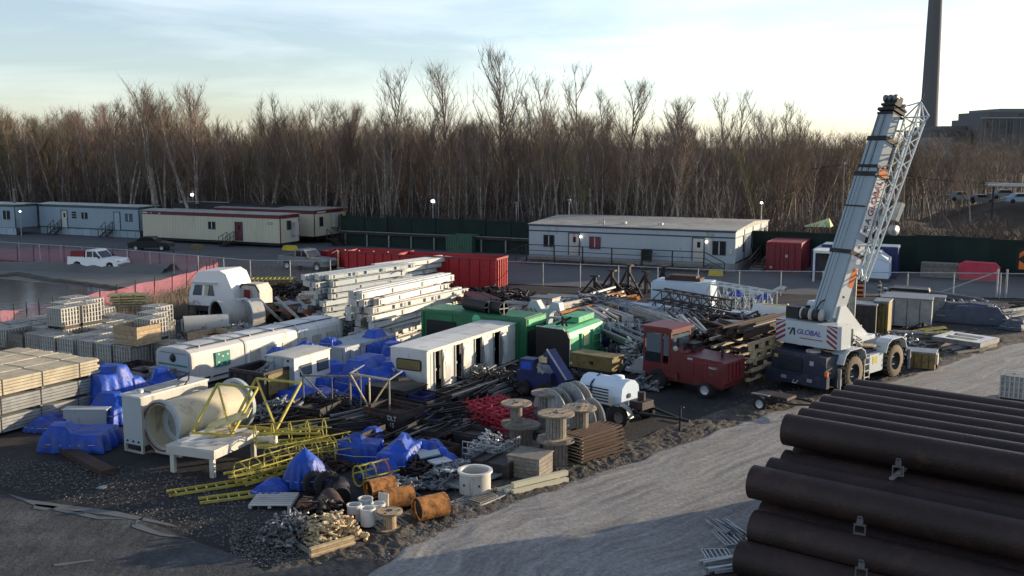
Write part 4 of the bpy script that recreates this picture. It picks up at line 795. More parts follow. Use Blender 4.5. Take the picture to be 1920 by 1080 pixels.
beamstack(loc(oW,YA,-2.0,3.0),YA+4,7,4,7.5,'white','second beam stack behind the tall one',.41,.6,.2,'dull white')
beamstack(at(615,612),YA+8,8,5,8.0,'palewall','grey beam stack near the silver pickup',.38,.6,.2,'pale grey')
beamstack(at(725,560),YA+6,6,4,7.5,'white','low white beam stack in front of the red containers',.4,.4,.05,'bright white')
beamstack(at(1190,628),YA-50,3,2,4.5,'steel','grey beam pile under the white tank',.36,.2,.0,'grey')
# crossing trusses next to the stack (white steel frames seen end on)
def truss(label,o_,az,L,hh,mt,cat='truss',n_=6,wd=.08,depth=.0,lean=0,grp=None,z=0,ry=0):
    t=T('steel_truss',label,cat,loc(o_,az,0,0,z),az,grp); t.rotation_euler[1]=R(lean)
    P('chord',M().bar((0,0,.05),(0,L,.05),wd),mt,t); P('chord',M().bar((0,0,hh),(0,L,hh),wd),mt,t)
    for k in range(n_):
        y0=L*k/n_; y1=L*(k+1)/n_; P('brace',M().bar((0,y0,.05),(0,y0,hh),wd*.8).bar((0,y0,.05) if k%2 else (0,y0,hh),(0,y1,hh) if k%2 else (0,y1,.05),wd*.7),mt,t)
    P('end_post',M().bar((0,L,.05),(0,L,hh),wd),mt,t); return t
truss('white lattice frame leaning in the low row left of the tall beam stack',at(655,668),YA,3.2,1.2,'offwhite')
truss('second white lattice frame below the tall beam stack',at(672,680),YA,3.2,1.0,'offwhite')
# ---- red roll-off containers ----
def rolloff(label,px,py,L,az=25.,h=2.1):
    t=T('rolloff_container',label,'container',at(px,py),az)
    P('wall',M().box(-L,0,0,.08,.2,h).box(-L,0,2.3,2.38,.2,h).box(-L,-L+.08,.08,2.3,.2,h).box(-.08,0,.08,2.3,.2,h),'red',t); P('floor',M().box(-L+.08,-.08,.08,2.3,.2,.3),'rust',t)
    P('rim',M().box(-L-.05,.05,-.08,-.001,h-.1,h+.05).box(-L-.05,.05,2.381,2.46,h-.1,h+.05).box(.001,.09,-.0,2.38,h-.1,h+.05),'reddark',t)
    k=-L+.3
    while k<-.2: P('rib',M().box(k,k+.14,-.09,-.002,.2,h-.11),'red',t); k+=.85
    for y in (.15,.6,1.05,1.5,1.95): P('rib',M().box(.002,.12,y,y+.16,.25,h-.11),'red',t)
    for y in (.1,2.1): P('wheel',M().cyl((-.4,y,.16),(-.4,y+.15,.16),.16,12),'black',t)
    return t
rolloff('bright red ribbed roll off container with its sunlit end beside the fence',930,546,8.6,YA-8,2.45); rolloff('red roll off container, middle one of the row behind the beams',750,517,5.5,YA-6,1.9)
t=rolloff('red low roll off container at the pickup end, carrying pale posts',700,507,5.5,YA-6,1.5)
t=T('stake_rack','rack of upright pale posts with a rail standing before the red container','rack',at(735,512),YA-6)
for k in range(8): P('post',M().bar((-.2-k*.72,-.3,0),(-.2-k*.72,-.3,1.75 if k%2 else 1.9),.09),'yellowpale',t)
P('rail',M().bar((0,-.3,.25),(-5.4,-.3,.25),.12).bar((0,-.3,1.75),(-1,-.3,1.5),.08).bar((-5.3,-.3,1.8),(-6.0,-.1,1.5),.08),'offwhite',t)
# ---- yellow things, ladders ----
def ladder(label,o_,az,L,w_=.45,mt='yellow',lean=0,z=0,rungs=None,grp=None,cat='ladder'):
    """lies along y, width along x"""
    t=T('steel_ladder',label,cat,(o_[0],o_[1],z),az,grp); t.rotation_euler[0]=R(lean)
    P('rail',M().bar((0,0,.06),(0,L,.06),.05,.08),mt,t); P('rail',M().bar((w_,0,.06),(w_,L,.06),.05,.08),mt,t); k=.25
    while k<L: P('rung',M().bar((0,k,.06),(w_,k,.06),.04),mt,t); k+=.32
    return t
def cage(label,o_,az,L,z=0,mt='yellow'):
    t=T('ladder_cage',label,'ladder cage',(o_[0],o_[1],z),az); n_=int(L/.6)
    for k in range(n_+1):
        pts=[(.38*math.cos(a),k*.6,.4+.36*math.sin(a)) for a in [R(-60+q*300/10) for q in range(11)]]; P('hoop',M().path(pts,.022,5),mt,t)
    for q in (-1,2,5,8,10): a=R(-60+(q+1)*27); P('strap',M().bar((.38*math.cos(a),0,.4+.36*math.sin(a)),(.38*math.cos(a),L,.4+.36*math.sin(a)),.03),mt,t)
    P('rail',M().bar((-.25,0,.04),(-.25,L,.04),.05).bar((.25,0,.04),(.25,L,.04),.05),mt,t); k=.2
    while k<L: P('rung',M().bar((-.25,k,.04),(.25,k,.04),.035),mt,t); k+=.3
    return t
ladder('yellow ladder lying flat on the gravel, its end nearest the puddle',at(312,925),YA+32,2.9); ladder('shorter yellow ladder lying on gravel beside the first, nearer the tarp',at(372,938),YA+38,2.0)
ladder('yellow ladder on top of the ladder heap',at(420,905),YA+25,3.5,z=.25); ladder('yellow ladder slanting behind the ladder cages',at(398,868),YA+18,4.0,z=.6); ladder('yellow ladder crossing the heap toward the brown bars',at(470,850),YA+60,2.6,z=.8)
cage('standing yellow ladder cage in front of the white bench',at(452,915),YA+10,2.4,.1); cage('yellow ladder cage lying behind, near the brown bars',at(505,890),YA+22,3.2,.15); cage('yellow ladder cage on top of the others',at(480,872),YA+40,2.6,.65)
cage('dull yellow ladder cage lowest of the heap by the blue tarp',at(560,878),YA+35,2.4,.05)
# dark yellow frames back left
for k in range(9): O('timber_board','yellow plank, %s from the bottom of the loose pile by the weeds'%GL(k),'plank',M().box(-2.1+rnd.uniform(-.3,.3),rnd.uniform(-.3,.3),0,1.0,0,.1).box(-1.6,-1.5,.1,.9,.1,.16).box(-.6,-.5,.1,.9,.1,.16),'yellowpale' if k>5 else 'woodpale',loc(at(272,594),YA-40,0,0,.0+k*.17),YA-40+rnd.uniform(-6,6),'yellow planks by the weeds')
for k in range(4): O('timber_board','low brown plank bundle, %s of the row by the weeds'%GL(k),'plank',M().box(-1.6,0,0,.9,0,.3).box(-1.7,.1,.1,.2,.3,.36),'woodpale',loc(at(225,597),YA-40,-k*.1,k*.7,0),YA-40+rnd.uniform(-5,5),'plank bundles by the weeds')
# ---- big white ducts behind the pod, white cab ----
t=T('duct_section','wide white duct ring open toward us behind the pod','duct',at(408,622),48); P('shell',M().pipe((0,0,.95),(0,1.5,.95),.93,.05,32),'offwhite',t); P('flange',M().pipe((0,-.06,.95),(0,.05,.95),1.0,.09,32),'palewall',t); P('dark_tube',M().pipe((0,.02,.95),(0,1.45,.95),.875,.02,28),'darksteel',t)  # dark tube inside puts the shade of the duct into colour
t=T('duct_section','second wide white duct ring with a closed grey end plate','duct',at(462,620),48); P('shell',M().pipe((0,0,.95),(0,.8,.95),.95,.05,32),'offwhite',t); P('flange',M().pipe((0,-.06,.95),(0,.06,.95),1.05,.12,32),'palewall',t); P('closing_plate',M().lathe([(0,0),(.9,0)],28,(0,.03,.95),'y'),'lumbergrey',t)
t=T('duct_section','dark mouthed duct lying low beside the caged totes','duct',at(345,632),40); P('shell',M().pipe((0,0,.6),(1.2,2.2,.6),.62,.05,28),'offwhite',t); P('dark_tube',M().pipe((0.01,0.02,.6),(1.15,2.1,.6),.565,.03,28),'black',t); P('bracket',M().box(-.9,-.4,.4,2.2,.2,.9),'offwhite',t)  # black tube inside makes the shaded mouth by colour
for k in range(3):
    t=T('half_pipe','rusty half pipe cradle with pale edges, %s of three behind the pod'%GL(k),'pipe cradle',(*loc(at(585,616),YA-20,-k*1.6,k*.45)[:2],0),YA-20,'rusty cradles'); t.scale=(1.35,1.35,1.45); m=M(); n_=10
    for i in range(n_+1): a=math.pi*i/n_; m.v+=[(.55*math.cos(a)-.55,0,.55*math.sin(a)+.1),(.55*math.cos(a)-.55,1.6,.55*math.sin(a)+.1)]
    for i in range(n_): m.f.append([2*i,2*i+1,2*i+3,2*i+2]); m.sm.append(True)
    P('shell',m,'rust',t); P('edge',M().bar((-1.3,-.05,1.0),(0,-.05,-.05),.1).bar((-1.3,1.65,1.0),(0,1.65,-.05),.1),'offwhite',t)
t=T('white_cab','white rounded vehicle cab with blue tinted windscreen near the pink netting','vehicle cab',at(440,592),18); t.scale=(1.12,1.1,1.12)
P('body',M().prism([(0,.2),(-3.0,.2),(-3.1,.9),(-2.85,1.75),(-2.4,2.5),(-.9,2.6),(-.5,2.4),(-.1,1.5),(0,1.0)],0,2.2),'whitetruck',t)
P('windscreen',M().prism([(-2.8,1.1),(-2.6,1.72),(-1.4,1.72),(-1.3,1.1)],-.02,-.002),'glassblue',t); P('window_post',M().prism([(-2.15,1.1),(-2.05,1.72),(-1.9,1.72),(-1.75,1.1)],-.04,-.021),'whitetruck',t); P('lit_pane',M().prism([(-2.0,1.12),(-1.9,1.7),(-1.6,1.7),(-1.75,1.12)],-.05,-.041),'cream',t)  # cream gives the pane its lit look by colour alone
P('visor',M().bar((-2.7,-.1,1.85),(-1.1,-.1,1.85),.2,.06),'palewall',t); P('bumper',M().box(-3.2,-.2,-.15,-.001,.2,.5),'darksteel',t)
for x in (-2.6,-.6): wheel(t,(x,.15,.42),.42,.3)
t=T('wheel_loader_part','white round ended machine panel with a dark red door beside the cab','machine panel',at(488,590),22)
P('panel',M().prism([(0,.3),(-1.6,.3),(-1.6,1.6),(-1.35,1.95),(-.3,1.95),(0,1.5)],0,1.4),'offwhite',t); P('door',M().box(-1.2,-.75,-.03,-.002,.95,1.6),'reddark',t); P('rim',M().path([(-1.6,-.04,.3),(-1.6,-.04,1.6),(-1.35,-.04,1.95),(-.3,-.04,1.95),(0,-.04,1.5)],.05,6),'black',t)
for k in range(5): ladder('yellow green walkway frame, %s of the stack beside the white cab'%GL(k),loc(at(440,548),YA+55,rnd.uniform(-.2,.2),0),YA+55+rnd.uniform(-3,3),4.6,1.2,'yellow' if k==4 else 'mustard',z=.1+k*.24,grp='walkway frames by the white cab',cat='frame')
# heap of coils behind the totes
hp=M(); r4=random.Random(11)
oc_=at(400,650)
for k in range(230):
    x,y=r4.gauss(0,2.1),r4.gauss(0,1.2); z=max(0,.55*(1-abs(x)/5)*(1-abs(y)/4))*r4.uniform(.2,1.2)+.1; a=r4.uniform(0,6.28); s=r4.uniform(.12,.22); c0=Vector((x,y,z)); e=Vector((math.cos(a),math.sin(a),r4.uniform(-.3,.3)))
    pts=[]
    for i in range(8): th=i*1.25; pts.append(c0+e*(i*.07)+Vector((-e.y*math.cos(th)*s,e.x*math.cos(th)*s,abs(math.sin(th))*s*1.2)))
    hp.path(pts,.035,3)
o=P('spring_heap',hp,'coilgrey',None,(oc_[0],oc_[1],0),(0,0,-R(YA+50)),kind='stuff'); lab(o,'heap of tangled grey coil springs between the totes and the pod','scrap heap')
# ---- totes, crates ----
def tote_mesh():
    tk=M().prism([(-1.0,.16),(-.05,.16),(-.02,.25),(-.02,1.0),(-.1,1.1),(-.95,1.1),(-1.03,1.0),(-1.03,.25)],.03,1.12).cyl((-.52,.6,1.1),(-.52,.6,1.16),.13,10)
    cg=M(); 
    for z in (.18,.42,.66,.9,1.12): cg.bar((-1.07,0,z),(.02,0,z),.03).bar((.02,0,z),(.02,1.16,z),.025).bar((-1.07,1.16,z),(.02,1.16,z),.025).bar((-1.07,0,z),(-1.07,1.16,z),.025)
    for k in range(7):
        x=-1.07+k*.1817; cg.bar((x,0,.15),(x,0,1.13),.06,.03).bar((x,1.16,.15),(x,1.16,1.13),.06,.03); y=1.16*k/6; cg.bar((.02,y,.15),(.02,y,1.13),.03,.06).bar((-1.07,y,.15),(-1.07,y,1.13),.03,.06).bar((-1.07,y,1.13),(.02,y,1.13),.05,.02)
    pl=M().box(-1.07,.02,0,1.16,.1,.15)
    for x in (-1.05,-.58,-.1): pl.box(x,x+.1,0,1.16,0,.1)
    o=[]
    for n,m,k in (('tank',tk,'poly'),('cage',cg,'offwhite'),('pallet',pl,'darksteel')):
        e=m.mesh(n); e.materials.append(MT[k]); o.append((n,e))
    return o
TM=tote_mesh()
def tote(label,p,az,grp): 
    t=T('caged_tote',label,'tote',p,az,grp)
    for n,e in TM: P(n,e,None,t)
CRT={}
def crate(label,p,az,L=1.6,W_=1.1,h=.9,mt='wood',grp=None,open_=True,n=4,name='wooden_crate',inner='brown'):
    t=T(name,label,'crate',p,az,grp)
    for k in range(n):
        z0=.08+(h-.08)*k/n; z1=.08+(h-.08)*(k+1)/n-.015
        P('plank',M().box(-L,0,0,.03,z0,z1),mt,t); P('plank',M().box(-.03,0,.03,W_,z0,z1),mt,t); P('plank',M().box(-L,-L+.03,.03,W_,z0,z1),mt,t); P('plank',M().box(-L+.03,-.03,W_-.03,W_,z0,z1),mt,t)
    P('floor',M().box(-L,0,0,W_,.0,.07),mt,t)
    if not open_: P('lid',M().box(-L-.03,.03,-.03,W_+.03,h+.002,h+.04),mt,t)
    else: P('contents',M().box(-L+.04,-.04,.04,W_-.04,.08,h*.62),inner,t)
    P('corner_post',M().box(-.08,.035,-.035,-.001,0,h),mt,t); return t
oT=at(325,706); az=YA
for i in range(11):
    for j in range(6):
        p=loc(oT,az,-i*1.38+rnd.uniform(-.06,.06)-.3,j*1.42+rnd.uniform(-.08,.08)); pxx=960+F*p[0]/p[1]*.99
        if pxx<-60 or pxx>318 or (j>4 and pxx>200): continue
        two=((i*7+j*3)%5 in (0,2)) and 0<j<4 and not(i<2 and j==1)
        lb='caged white tote, %s column from the pod, %s row back'%(GL(i),GL(j))
        if (i*5+j)%9==4: crate('plank crate among totes, %s column from the pod, %s row back'%(GL(i),GL(j)),p,az+rnd.uniform(-4,4),1.25,1.2,1.0,'woodgrey'); continue
        if i<=1 and j==0: continue
        tote(lb,p,az+rnd.uniform(-3,3),'caged totes on the left')
        if two: tote(lb.replace('tote,','tote stacked on top,'),(p[0],p[1],1.16),az+rnd.uniform(-4,4),'caged totes on the left')
crate('large open plank crate standing on totes, its side sunlit',(*loc(oT,az,-2.6,.2)[:2],1.18),az,1.7,1.5,.95,'wood'); crate('open plank crate by the pod end, nearest the coil heap',(*loc(oT,az,0.3,2.2)[:2],.9),az,1.6,1.9,.75,'wood')
O('steel_stand','dark steel base frame under the open crate by the pod','frame',M().box(-1.6,.05,0,1.95,0,.08).box(-1.6,-1.5,0,.1,.08,.88).box(-.05,.05,0,.1,.08,.88).box(-.05,.05,1.8,1.9,.08,.88).box(-1.6,.05,0,1.95,.8,.88),'darksteel',loc(oT,az,.3,2.2),az)
crate('low dark open steel bin in front of the totes',at(270,722),YA,2.2,1.6,.7,'darksteel'); crate('low dark steel bin beside the pod end plate',at(312,728),YA+4,1.2,1.6,.8,'lumbergrey',open_=False); crate('flat grey bin between totes and blue tarps',at(215,735),YA,2.2,1.6,.6,'lumbergrey')
# ---- lumber bundles ----
def lumber(label,p,az,L,W_,h,mt,seed):
    t=T('lumber_bundle',label,'lumber',p,az,'lumber bundles on the left'); r=random.Random(seed); m=M(); nl=int(h/.11); nw=max(3,int(W_/.19))
    for a in range(nl):
        for b in range(nw):
            if 0<a<nl-1 and 0<b<nw-1: continue
            e=r.uniform(-.12,.12); m.box(-W_+b*W_/nw+.006,-W_+(b+1)*W_/nw-.006,-L+e,e,a*h/nl+.012,(a+1)*h/nl-.010)
    P('board',m,mt,t,kind='stuff')
    for y in (-L*.18,-L*.5,-L*.82): P('strap',M().box(-W_-.01,.012,y,y+.03,-.005,.0).box(.006,.014,y,y+.03,0,h).box(-W_-.01,.014,y,y+.03,h,h+.008),'black',t)
    for y in (-.5,-L/2,-L+.5): P('bearer',M().box(-W_,0,y-.05,y+.05,-.09,-.006),'woodgrey',t)
oL=at(182,768)
for c_ in range(4):
    for lv in range(3):  # pale top tier, grey lower ones: sun and shade put into the colour
        lumber('%s lumber bundle, %s tier up in the %s column from the blue tarps'%('pale' if lv==2 else 'grey',GL(lv),GL(c_)),(*loc(oL,YA,-c_*1.32+rnd.uniform(-.05,.05),rnd.uniform(-.15,.3)+ (0.3 if lv==2 else 0))[:2],.1+lv*.72),YA+rnd.uniform(-.8,.8),5.4,1.22,.6,'lumber' if lv==2 else 'lumbergrey',c_*7+lv)
        lumber('%s lumber bundle of the nearer set, %s tier up in the %s column'%('pale' if lv==2 else 'grey',GL(lv),GL(c_)),(*loc(oL,YA,-c_*1.32,-6.0)[:2],.1+lv*.72),YA+rnd.uniform(-.8,.8),5.2,1.22,.6,'lumber' if lv==2 else 'lumbergrey',c_*7+lv+50)
# ---- blue tarps ----
def tarp(label,p,az,L,W_,h,seed,mt='tarp',peak=None,base=True,flare=.12,name='tarp_cover',cat='tarped load',boxy=False):
    """draped sheet over boxy goods; x -L..0, y 0..W"""
    n_=44; r=random.Random(seed); m=M(); ox=r.uniform(0,99)
    boxes=[(-L*r.uniform(.25,.8),W_*r.uniform(.25,.8),L*r.uniform(.16,.34),W_*r.uniform(.16,.34),h*r.uniform(.18,.5),r.uniform(-.6,.6)) for _ in range(1 if boxy else 4)]
    base_h=h*(.95 if boxy else .72)
    def rg(a,b,c_): return 1-2*abs(noise.noise(Vector((a+ox,b-ox,c_))))
    def st(d,w_): return max(0,min(1,.5-d/w_))
    for j in range(n_+1):
        for i in range(n_+1):
            u=i/n_; v=j/n_
            u=.5-.5*math.cos(math.pi*u) if L>.9 else u; v=.5-.5*math.cos(math.pi*v) if W_>.9 else v
            X=-L+L*u; Y=W_*v; ed=min(-X,X+L,Y,W_-Y); k=min(1,max(0,ed)/((.035 if boxy else .075)+.02*noise.noise(Vector((X*2,Y*2,ox)))))
            z=base_h
            for a,b,c_,d,e,an in boxes:
                dx=(X-a)*math.cos(an)+(Y-b)*math.sin(an); dy=-(X-a)*math.sin(an)+(Y-b)*math.cos(an); z=max(z,base_h+e*st(max(abs(dx)-c_,abs(dy)-d),.22))
            if peak:
                q=max(0,1-math.hypot((X-peak[0]),(Y-peak[1]))/peak[3]); z=max(z,base_h+(h*.28+peak[2])*q**.8)
            z+=.04*rg(X*1.3,Y*1.3,1)+.016*noise.noise(Vector((X*5+ox,Y*5,2)))-.02
            z*=k**.5 if k<1 else 1
            cx_,cy_=-L/2,W_/2; dd=Vector((X-cx_,Y-cy_)); dd=dd/(dd.length+.01); s_=(1-k); per=math.atan2(dd.y,dd.x)
            fold=s_*(flare+.06*math.sin(per*17+ox)+.05*rg(per*4,0,3)); m.v.append((X+dd.x*fold,Y+dd.y*fold,max(.02,z)))
    for j in range(n_):
        for i in range(n_): a=j*(n_+1)+i; m.f.append([a,a+1,a+n_+2,a+n_+1]); m.sm.append(True)
    t=T(name,label,cat,p,az); P('sheet',m,mt,t)
    if base: P('pallet',M().box(-L-.05,.05,-.05,W_+.05,.0,.07),'woodpale',t)
    m=M(); m.path([(-L-.04,-.06,h*.45),(-L*.5,-.1,h*.4),(.05,-.06,h*.45)],.012,4); P('cord',m,'offwhite',t); return t
tarp('tall lumpy blue tarp bundle at the end of the lumber stacks',at(192,775),YA+3,2.0,2.0,1.5,1,peak=(-1.0,.9,.35,1.2)); tarp('low blue tarp load nearest the gravel with a pale board edge',at(190,850),YA-25,2.2,1.5,.7,2,boxy=True,flare=.15); tarp('small flat blue tarp load beside the lumber',at(98,812),YA-20,1.1,1.3,.45,3)
tarp('blue tarp lump in front of the totes, beside the tall bundle',at(246,762),YA,1.0,1.2,1.0,4); tarp('blue tarp lump between the totes and the white box',at(296,748),YA,1.1,1.3,.95,5); tarp('blue tarp behind the white box, hanging to the ground',at(214,800),YA,1.6,1.6,.95,6)
O('steel_box','pale grey steel box against the tall blue tarp','box',M().box(-1.7,0,0,.5,0,.65).box(-1.75,.04,-.03,.53,.652,.7),'palewall',at(200,800),YA-28)
tarp('large blue tarp heap behind the white lattice frame',at(720,752),YA,2.6,3.6,1.3,7); tarp('smaller blue tarp stack left half of the big heap',at(612,742),YA,2.0,2.2,1.0,27); tarp('blue tarp bale behind the big heap next to the grey cabinet row',at(690,692),YA,1.8,2.4,1.35,28,boxy=True); tarp('blue tarp spread at the foot of the small white cabin',at(620,775),YA,3.0,1.8,.6,8); tarp('blue tarp end against the white booth',at(742,712),YA,1.5,2.4,1.3,9,base=False)
tarp('large wedge of blue tarp over boxes in the front rows',at(758,892),YA-14,1.0,1.9,.75,10,boxy=True,flare=.05); tarp('blue tarped flat box beside the large wedge',at(705,874),YA-14,1.5,.8,.78,12,boxy=True,flare=.04); tarp('small round blue wrapped load by the grey crate',at(838,886),YA,.65,.65,.6,13,base=False); tarp('small blue wrapped load behind the grating',at(810,868),YA,1.0,.9,.55,14,base=False)
tarp('blue tarp with a high peak at the front by the tyre',at(588,920),YA-20,1.0,1.2,.7,15,peak=(-.45,.5,.55,.7)); tarp('flat blue tarped block on the pallet left of the peak',at(520,932),YA-20,.75,.8,.35,16,base=False); tarp('blue tarp lying in a fold behind the yellow hoop',at(722,905),YA,.9,1.0,.45,17,base=False)
for k,(px,py,zz) in enumerate(((522,662,1.6),(575,650,1.62),(622,640,1.6))):
    x_,y_=at(px,py,zz); tarp('small blue wrapped bundle on the pod side ledge, %s from our end'%GL(k),(x_,y_,zz-.3),YA,.8,.7,.4,20+k,base=False,flare=.03)
    O('support_shelf','pale shelf bracket under a blue bundle, %s from our end'%GL(k),'shelf',M().box(-.8,.1,0,.8,zz-.4,zz-.33).bar((-.4,.4,0),(-.4,.4,zz-.4),.1),'offwhite',(x_,y_,0),YA)
# ---- white box, big cylinder, bench ----
t=T('white_tank_box','tall white steel box left of the big open cylinder','box',at(268,852),YA)
P('body',M().box(-.95,0,0,3.2,.3,2.05),'palewall',t); P('side',M().box(.001,.03,0,3.2,.3,2.05),'offwhite',t); P('top',M().box(-1.0,.05,-.05,3.25,2.052,2.12),'white',t); P('hatch',M().box(-.8,-.1,.6,2.4,2.122,2.17),'steel',t); P('valve',M().lathe([(.16,0),(.16,.12),(0,.16)],12,(-.5,.4,2.12)),'galv',t); P('hose',M().path([(-.6,2.3,2.2),(-.3,2.6,2.45),(0,2.3,2.3),(.1,2.0,2.15)],.03,5),'black',t)
P('skid',M().box(-.95,-.88,0,.1,0,.3).box(-.07,0,0,.1,0,.3).box(-.88,-.07,0,.1,.0,.06).box(-.95,-.88,3.0,3.1,0,.3).box(-.07,0,3.0,3.1,0,.3),'offwhite',t)
for x in (-.75,-.45,-.18): P('bolt',M().cyl((x,-.03,.42),(x,0,.42),.04,8),'black',t)
t=T('open_cylinder','big white steel cylinder lying open ended between the box and the bench','cylinder',at(335,862),YA)
ax0,ax1=(-.75,0,1.1),(-.52,3.4,1.2)
P('shell',M().pipe(ax0,ax1,.84,.05,36),'creamwhite',t); P('front_flange',M().pipe((-.752,-.05,1.1),(-.745,.06,1.1),.98,.16,36),'palewall',t); P('rusty_lip',M().pipe((-.752,-.07,1.1),(-.752,-.051,1.1),.90,.06,36),'rust',t); P('rear_flange',M().pipe((-.522,3.35,1.2),(-.515,3.5,1.2),.98,.12,36),'palewall',t); P('inner_plate',M().lathe([(0,0),(.82,0)],30,(-.7,.7,1.12),'y'),'palewall',t); P('inner_port',M().lathe([(0,-.03),(.45,-.03),(.48,0)],24,(-.7,.65,1.05),'y'),'lumbergrey',t)
P('support',M().box(-1.4,-.1,.2,.3,0,.35).box(-1.3,-.1,3.2,3.3,0,.4),'offwhite',t)
t=T('welding_bench','long white steel bench table with thick legs and clutter on top','bench',at(398,897),YA-8); t.scale=(1.15,1.1,1.05)
P('top',M().box(-1.6,.1,0,2.3,.84,.92),'offwhite',t); P('apron',M().box(-1.6,.1,-.01,.05,.62,.838).box(.05,.1,.05,2.3,.62,.838),'offwhite',t)
for x in (-1.5,-.1): 
    for y in (.02,2.1): P('leg',M().box(x,x+.14,y,y+.12,0,.62),'offwhite',t)
P('flat_bar',M().bar((-1.4,.3,.96),(-.2,2.1,1.0),.1).bar((-1.2,.2,.95),(.1,1.4,.95),.08).bar((-1.5,1.0,.97),(-.6,2.2,.97),.12),'white',t); P('plate',M().prism([(.2,.4),(.9,.5),(.9,.9),(.2,.8)],2.0,2.1),'white',t)
for k,(a,b,c_,ln) in enumerate([((-1.3,.4,.95),(0.0,0.5,.95),1.15,2),((-.6,1.2,.95),(.9,1.3,.95),1.15,2)]):
    t=T('bracing_rack','yellow triangular bracing frame leaning over the bench, %s of two'%GL(k),'frame',at(412,886),YA-10); t.scale=(1.15,1.5,1.15); p=Vector(a); q=Vector(b); r_=p.lerp(q,.1)+Vector((0,.9,1.25)); s_=q+Vector((.2,.9,1.2))
    P('chord',M().bar(p,q,.06).bar(p,r_,.06),'yellow',t); P('brace',M().bar(r_,s_,.06).bar(q,s_,.06).bar(q,r_,.05),'yellow',t)
O('yellow_plate','yellow mesh plate standing on the white bench','plate',M().bar((-1.0,.9,1.25),(.3,1.6,1.75),1.3,.03),'yellowpale',at(405,888),YA-8)
# tall lattice frames (grey) over tarps
for k,(px,py,zt,L) in enumerate(((658,778,1.75,2.1),(570,775,1.6,2.4))):
    t=T('portal_rack',['pale steel portal frame with a V brace before the blue tarp heap','thin grey portal frame with diagonal braces left of the V braced one'][k],'frame',at(px,py),YA+5-30*k)
    P('post',M().bar((0,0,0),(0,0,zt),.06),'woodgrey' if k==0 else 'steel',t); P('post',M().bar((L,0,0),(L,0,zt),.06),'woodgrey' if k==0 else 'steel',t); P('beam',M().bar((0,0,zt),(L,0,zt),.07),'strut' if k==0 else 'steel',t)
    P('brace',M().bar((0,0,zt),(L/2,0,.4),.05).bar((L,0,zt),(L/2,0,.4),.05).bar((L/2,0,zt),(L/2,0,.4),.05),'strut' if k==0 else 'steel',t)
    P('depth_beam',M().bar((0,0,zt),(-.6,1.5,zt),.05).bar((L,0,zt),(L-.6,1.5,zt),.05),'steel',t)
# ---------------- crane ----------------
CA=47.; pc=Vector(at(1601,731)); q=Vector(at(1690,708)); mid=(pc+q)/2+Vector((D(CA-90).x,D(CA-90).y))*1.32+Vector((-.42,.05))
# local frame of the crane: y away along the chassis, x right; wheels at x=+-1.3
t=crane=T('mobile_crane','pale blue white rough terrain crane with raised boom, lattice jib and dark navy carrier','crane',(mid.x,mid.y),CA)
P('carrier',M().box(-1.15,1.15,-3.3,3.4,.75,1.45),'cranenavy',t)
eb=P('engine_hood',M().box(-1.45,1.3,-3.9,-2.5,.75,1.75),'cranenavy',t); P('grille',M().box(-1.1,.15,-3.93,-3.901,.95,1.6),'black',eb)
for k in range(6): P('grille_slat',M().box(-1.08,.13,-3.96,-3.931,1.0+k*.1,1.04+k*.1),'cranenavy',eb)
P('bumper',M().box(-1.6,1.5,-4.15,-3.91,.42,.95),'cranenavy',t)
P('outrigger_box',M().box(-1.6,1.6,-3.4,-3.0,.4,.74),'cranenavy',t); P('outrigger_box',M().box(-1.6,1.6,3.2,3.6,.4,.9),'cranenavy',t)
for y in (-3.2,3.4):
    for x in (-1.55,1.55): P('outrigger_jack',M().cyl((x,y,.25),(x,y,1.2),.1,10),'steel',t)
for y in (-1.95,1.95):
    for sx in (-1,1):
        r=.83; w_=.6; c=(sx*1.32,y,r); o=P('wheel',M().lathe([(r*.52,-w_/2),(r*.9,-w_/2),(r*.96,-w_*.4),(r*.96,w_*.4),(r*.9,w_/2),(r*.52,w_/2)],28,(0,0,0),'x'),'tyredusty',t,c)
        m=M()
        for k in range(22):
            for sd in (-1,1):
                a=2*math.pi*(k+.5*(sd>0))/22; Mx=Matrix.Rotation(a,4,'X'); m.box(min(0,sd*w_*.52),max(0,sd*w_*.52),-.045,.045,r*.94,r*1.02,Mx)
        P('tread',m,'tyre',o); P('rim',M().lathe([(0,-.1),(r*.2,-.12),(r*.24,-.2),(r*.3,-.05),(r*.46,-.02),(r*.52,-w_*.45),(r*.52,w_*.45),(r*.46,.02),(r*.3,.05),(r*.24,.2),(r*.2,.12),(0,.1)],24,(0,0,0),'x'),'cranenavy',o)
for y in (-1.95,1.95):
    for sx in (-1,1):
        m=M(); pts=[(y-1.05,1.35),(y-.85,1.75),(y-.5,1.93),(y+.5,1.93),(y+.85,1.75),(y+1.05,1.35)]
        for a,b in zip(pts[:-1],pts[1:]): m.bar((sx*1.3,a[0],a[1]),(sx*1.3,b[0],b[1]),.68,.04)
        P('fender',m,'cranewhite' if sx>0 else 'cranenavy',t)
P('deck_plate',M().box(-1.3,1.3,-2.49,-.9,1.451,1.6).box(-1.3,1.3,1.0,3.2,1.451,1.62),'cranenavy',t)
P('outrigger_pad',M().cyl((.75,-2.3,1.78),(.75,-2.3,1.84),.5,24),'woodpale',t); P('outrigger_pad',M().cyl((.95,.2,1.72),(.95,.2,1.78),.48,24),'woodpale',t); P('float',M().cyl((.2,-3.1,1.76),(.2,-3.1,1.84),.33,18),'offwhite',t)
o=P('side_box',M().box(1.16,1.5,-.35,.9,.55,1.4),'cranewhite',t); P('side_sign',M().box(1.5,1.51,-.1,.35,.95,1.3),'yellow',o)
m=M().bar((1.55,-.95,.35),(1.55,-.95,1.5),.05).bar((1.55,-.5,.35),(1.55,-.5,1.5),.05)
for k in range(4): m.bar((1.55,-.95,.45+k*.3),(1.55,-.5,.45+k*.3),.045)
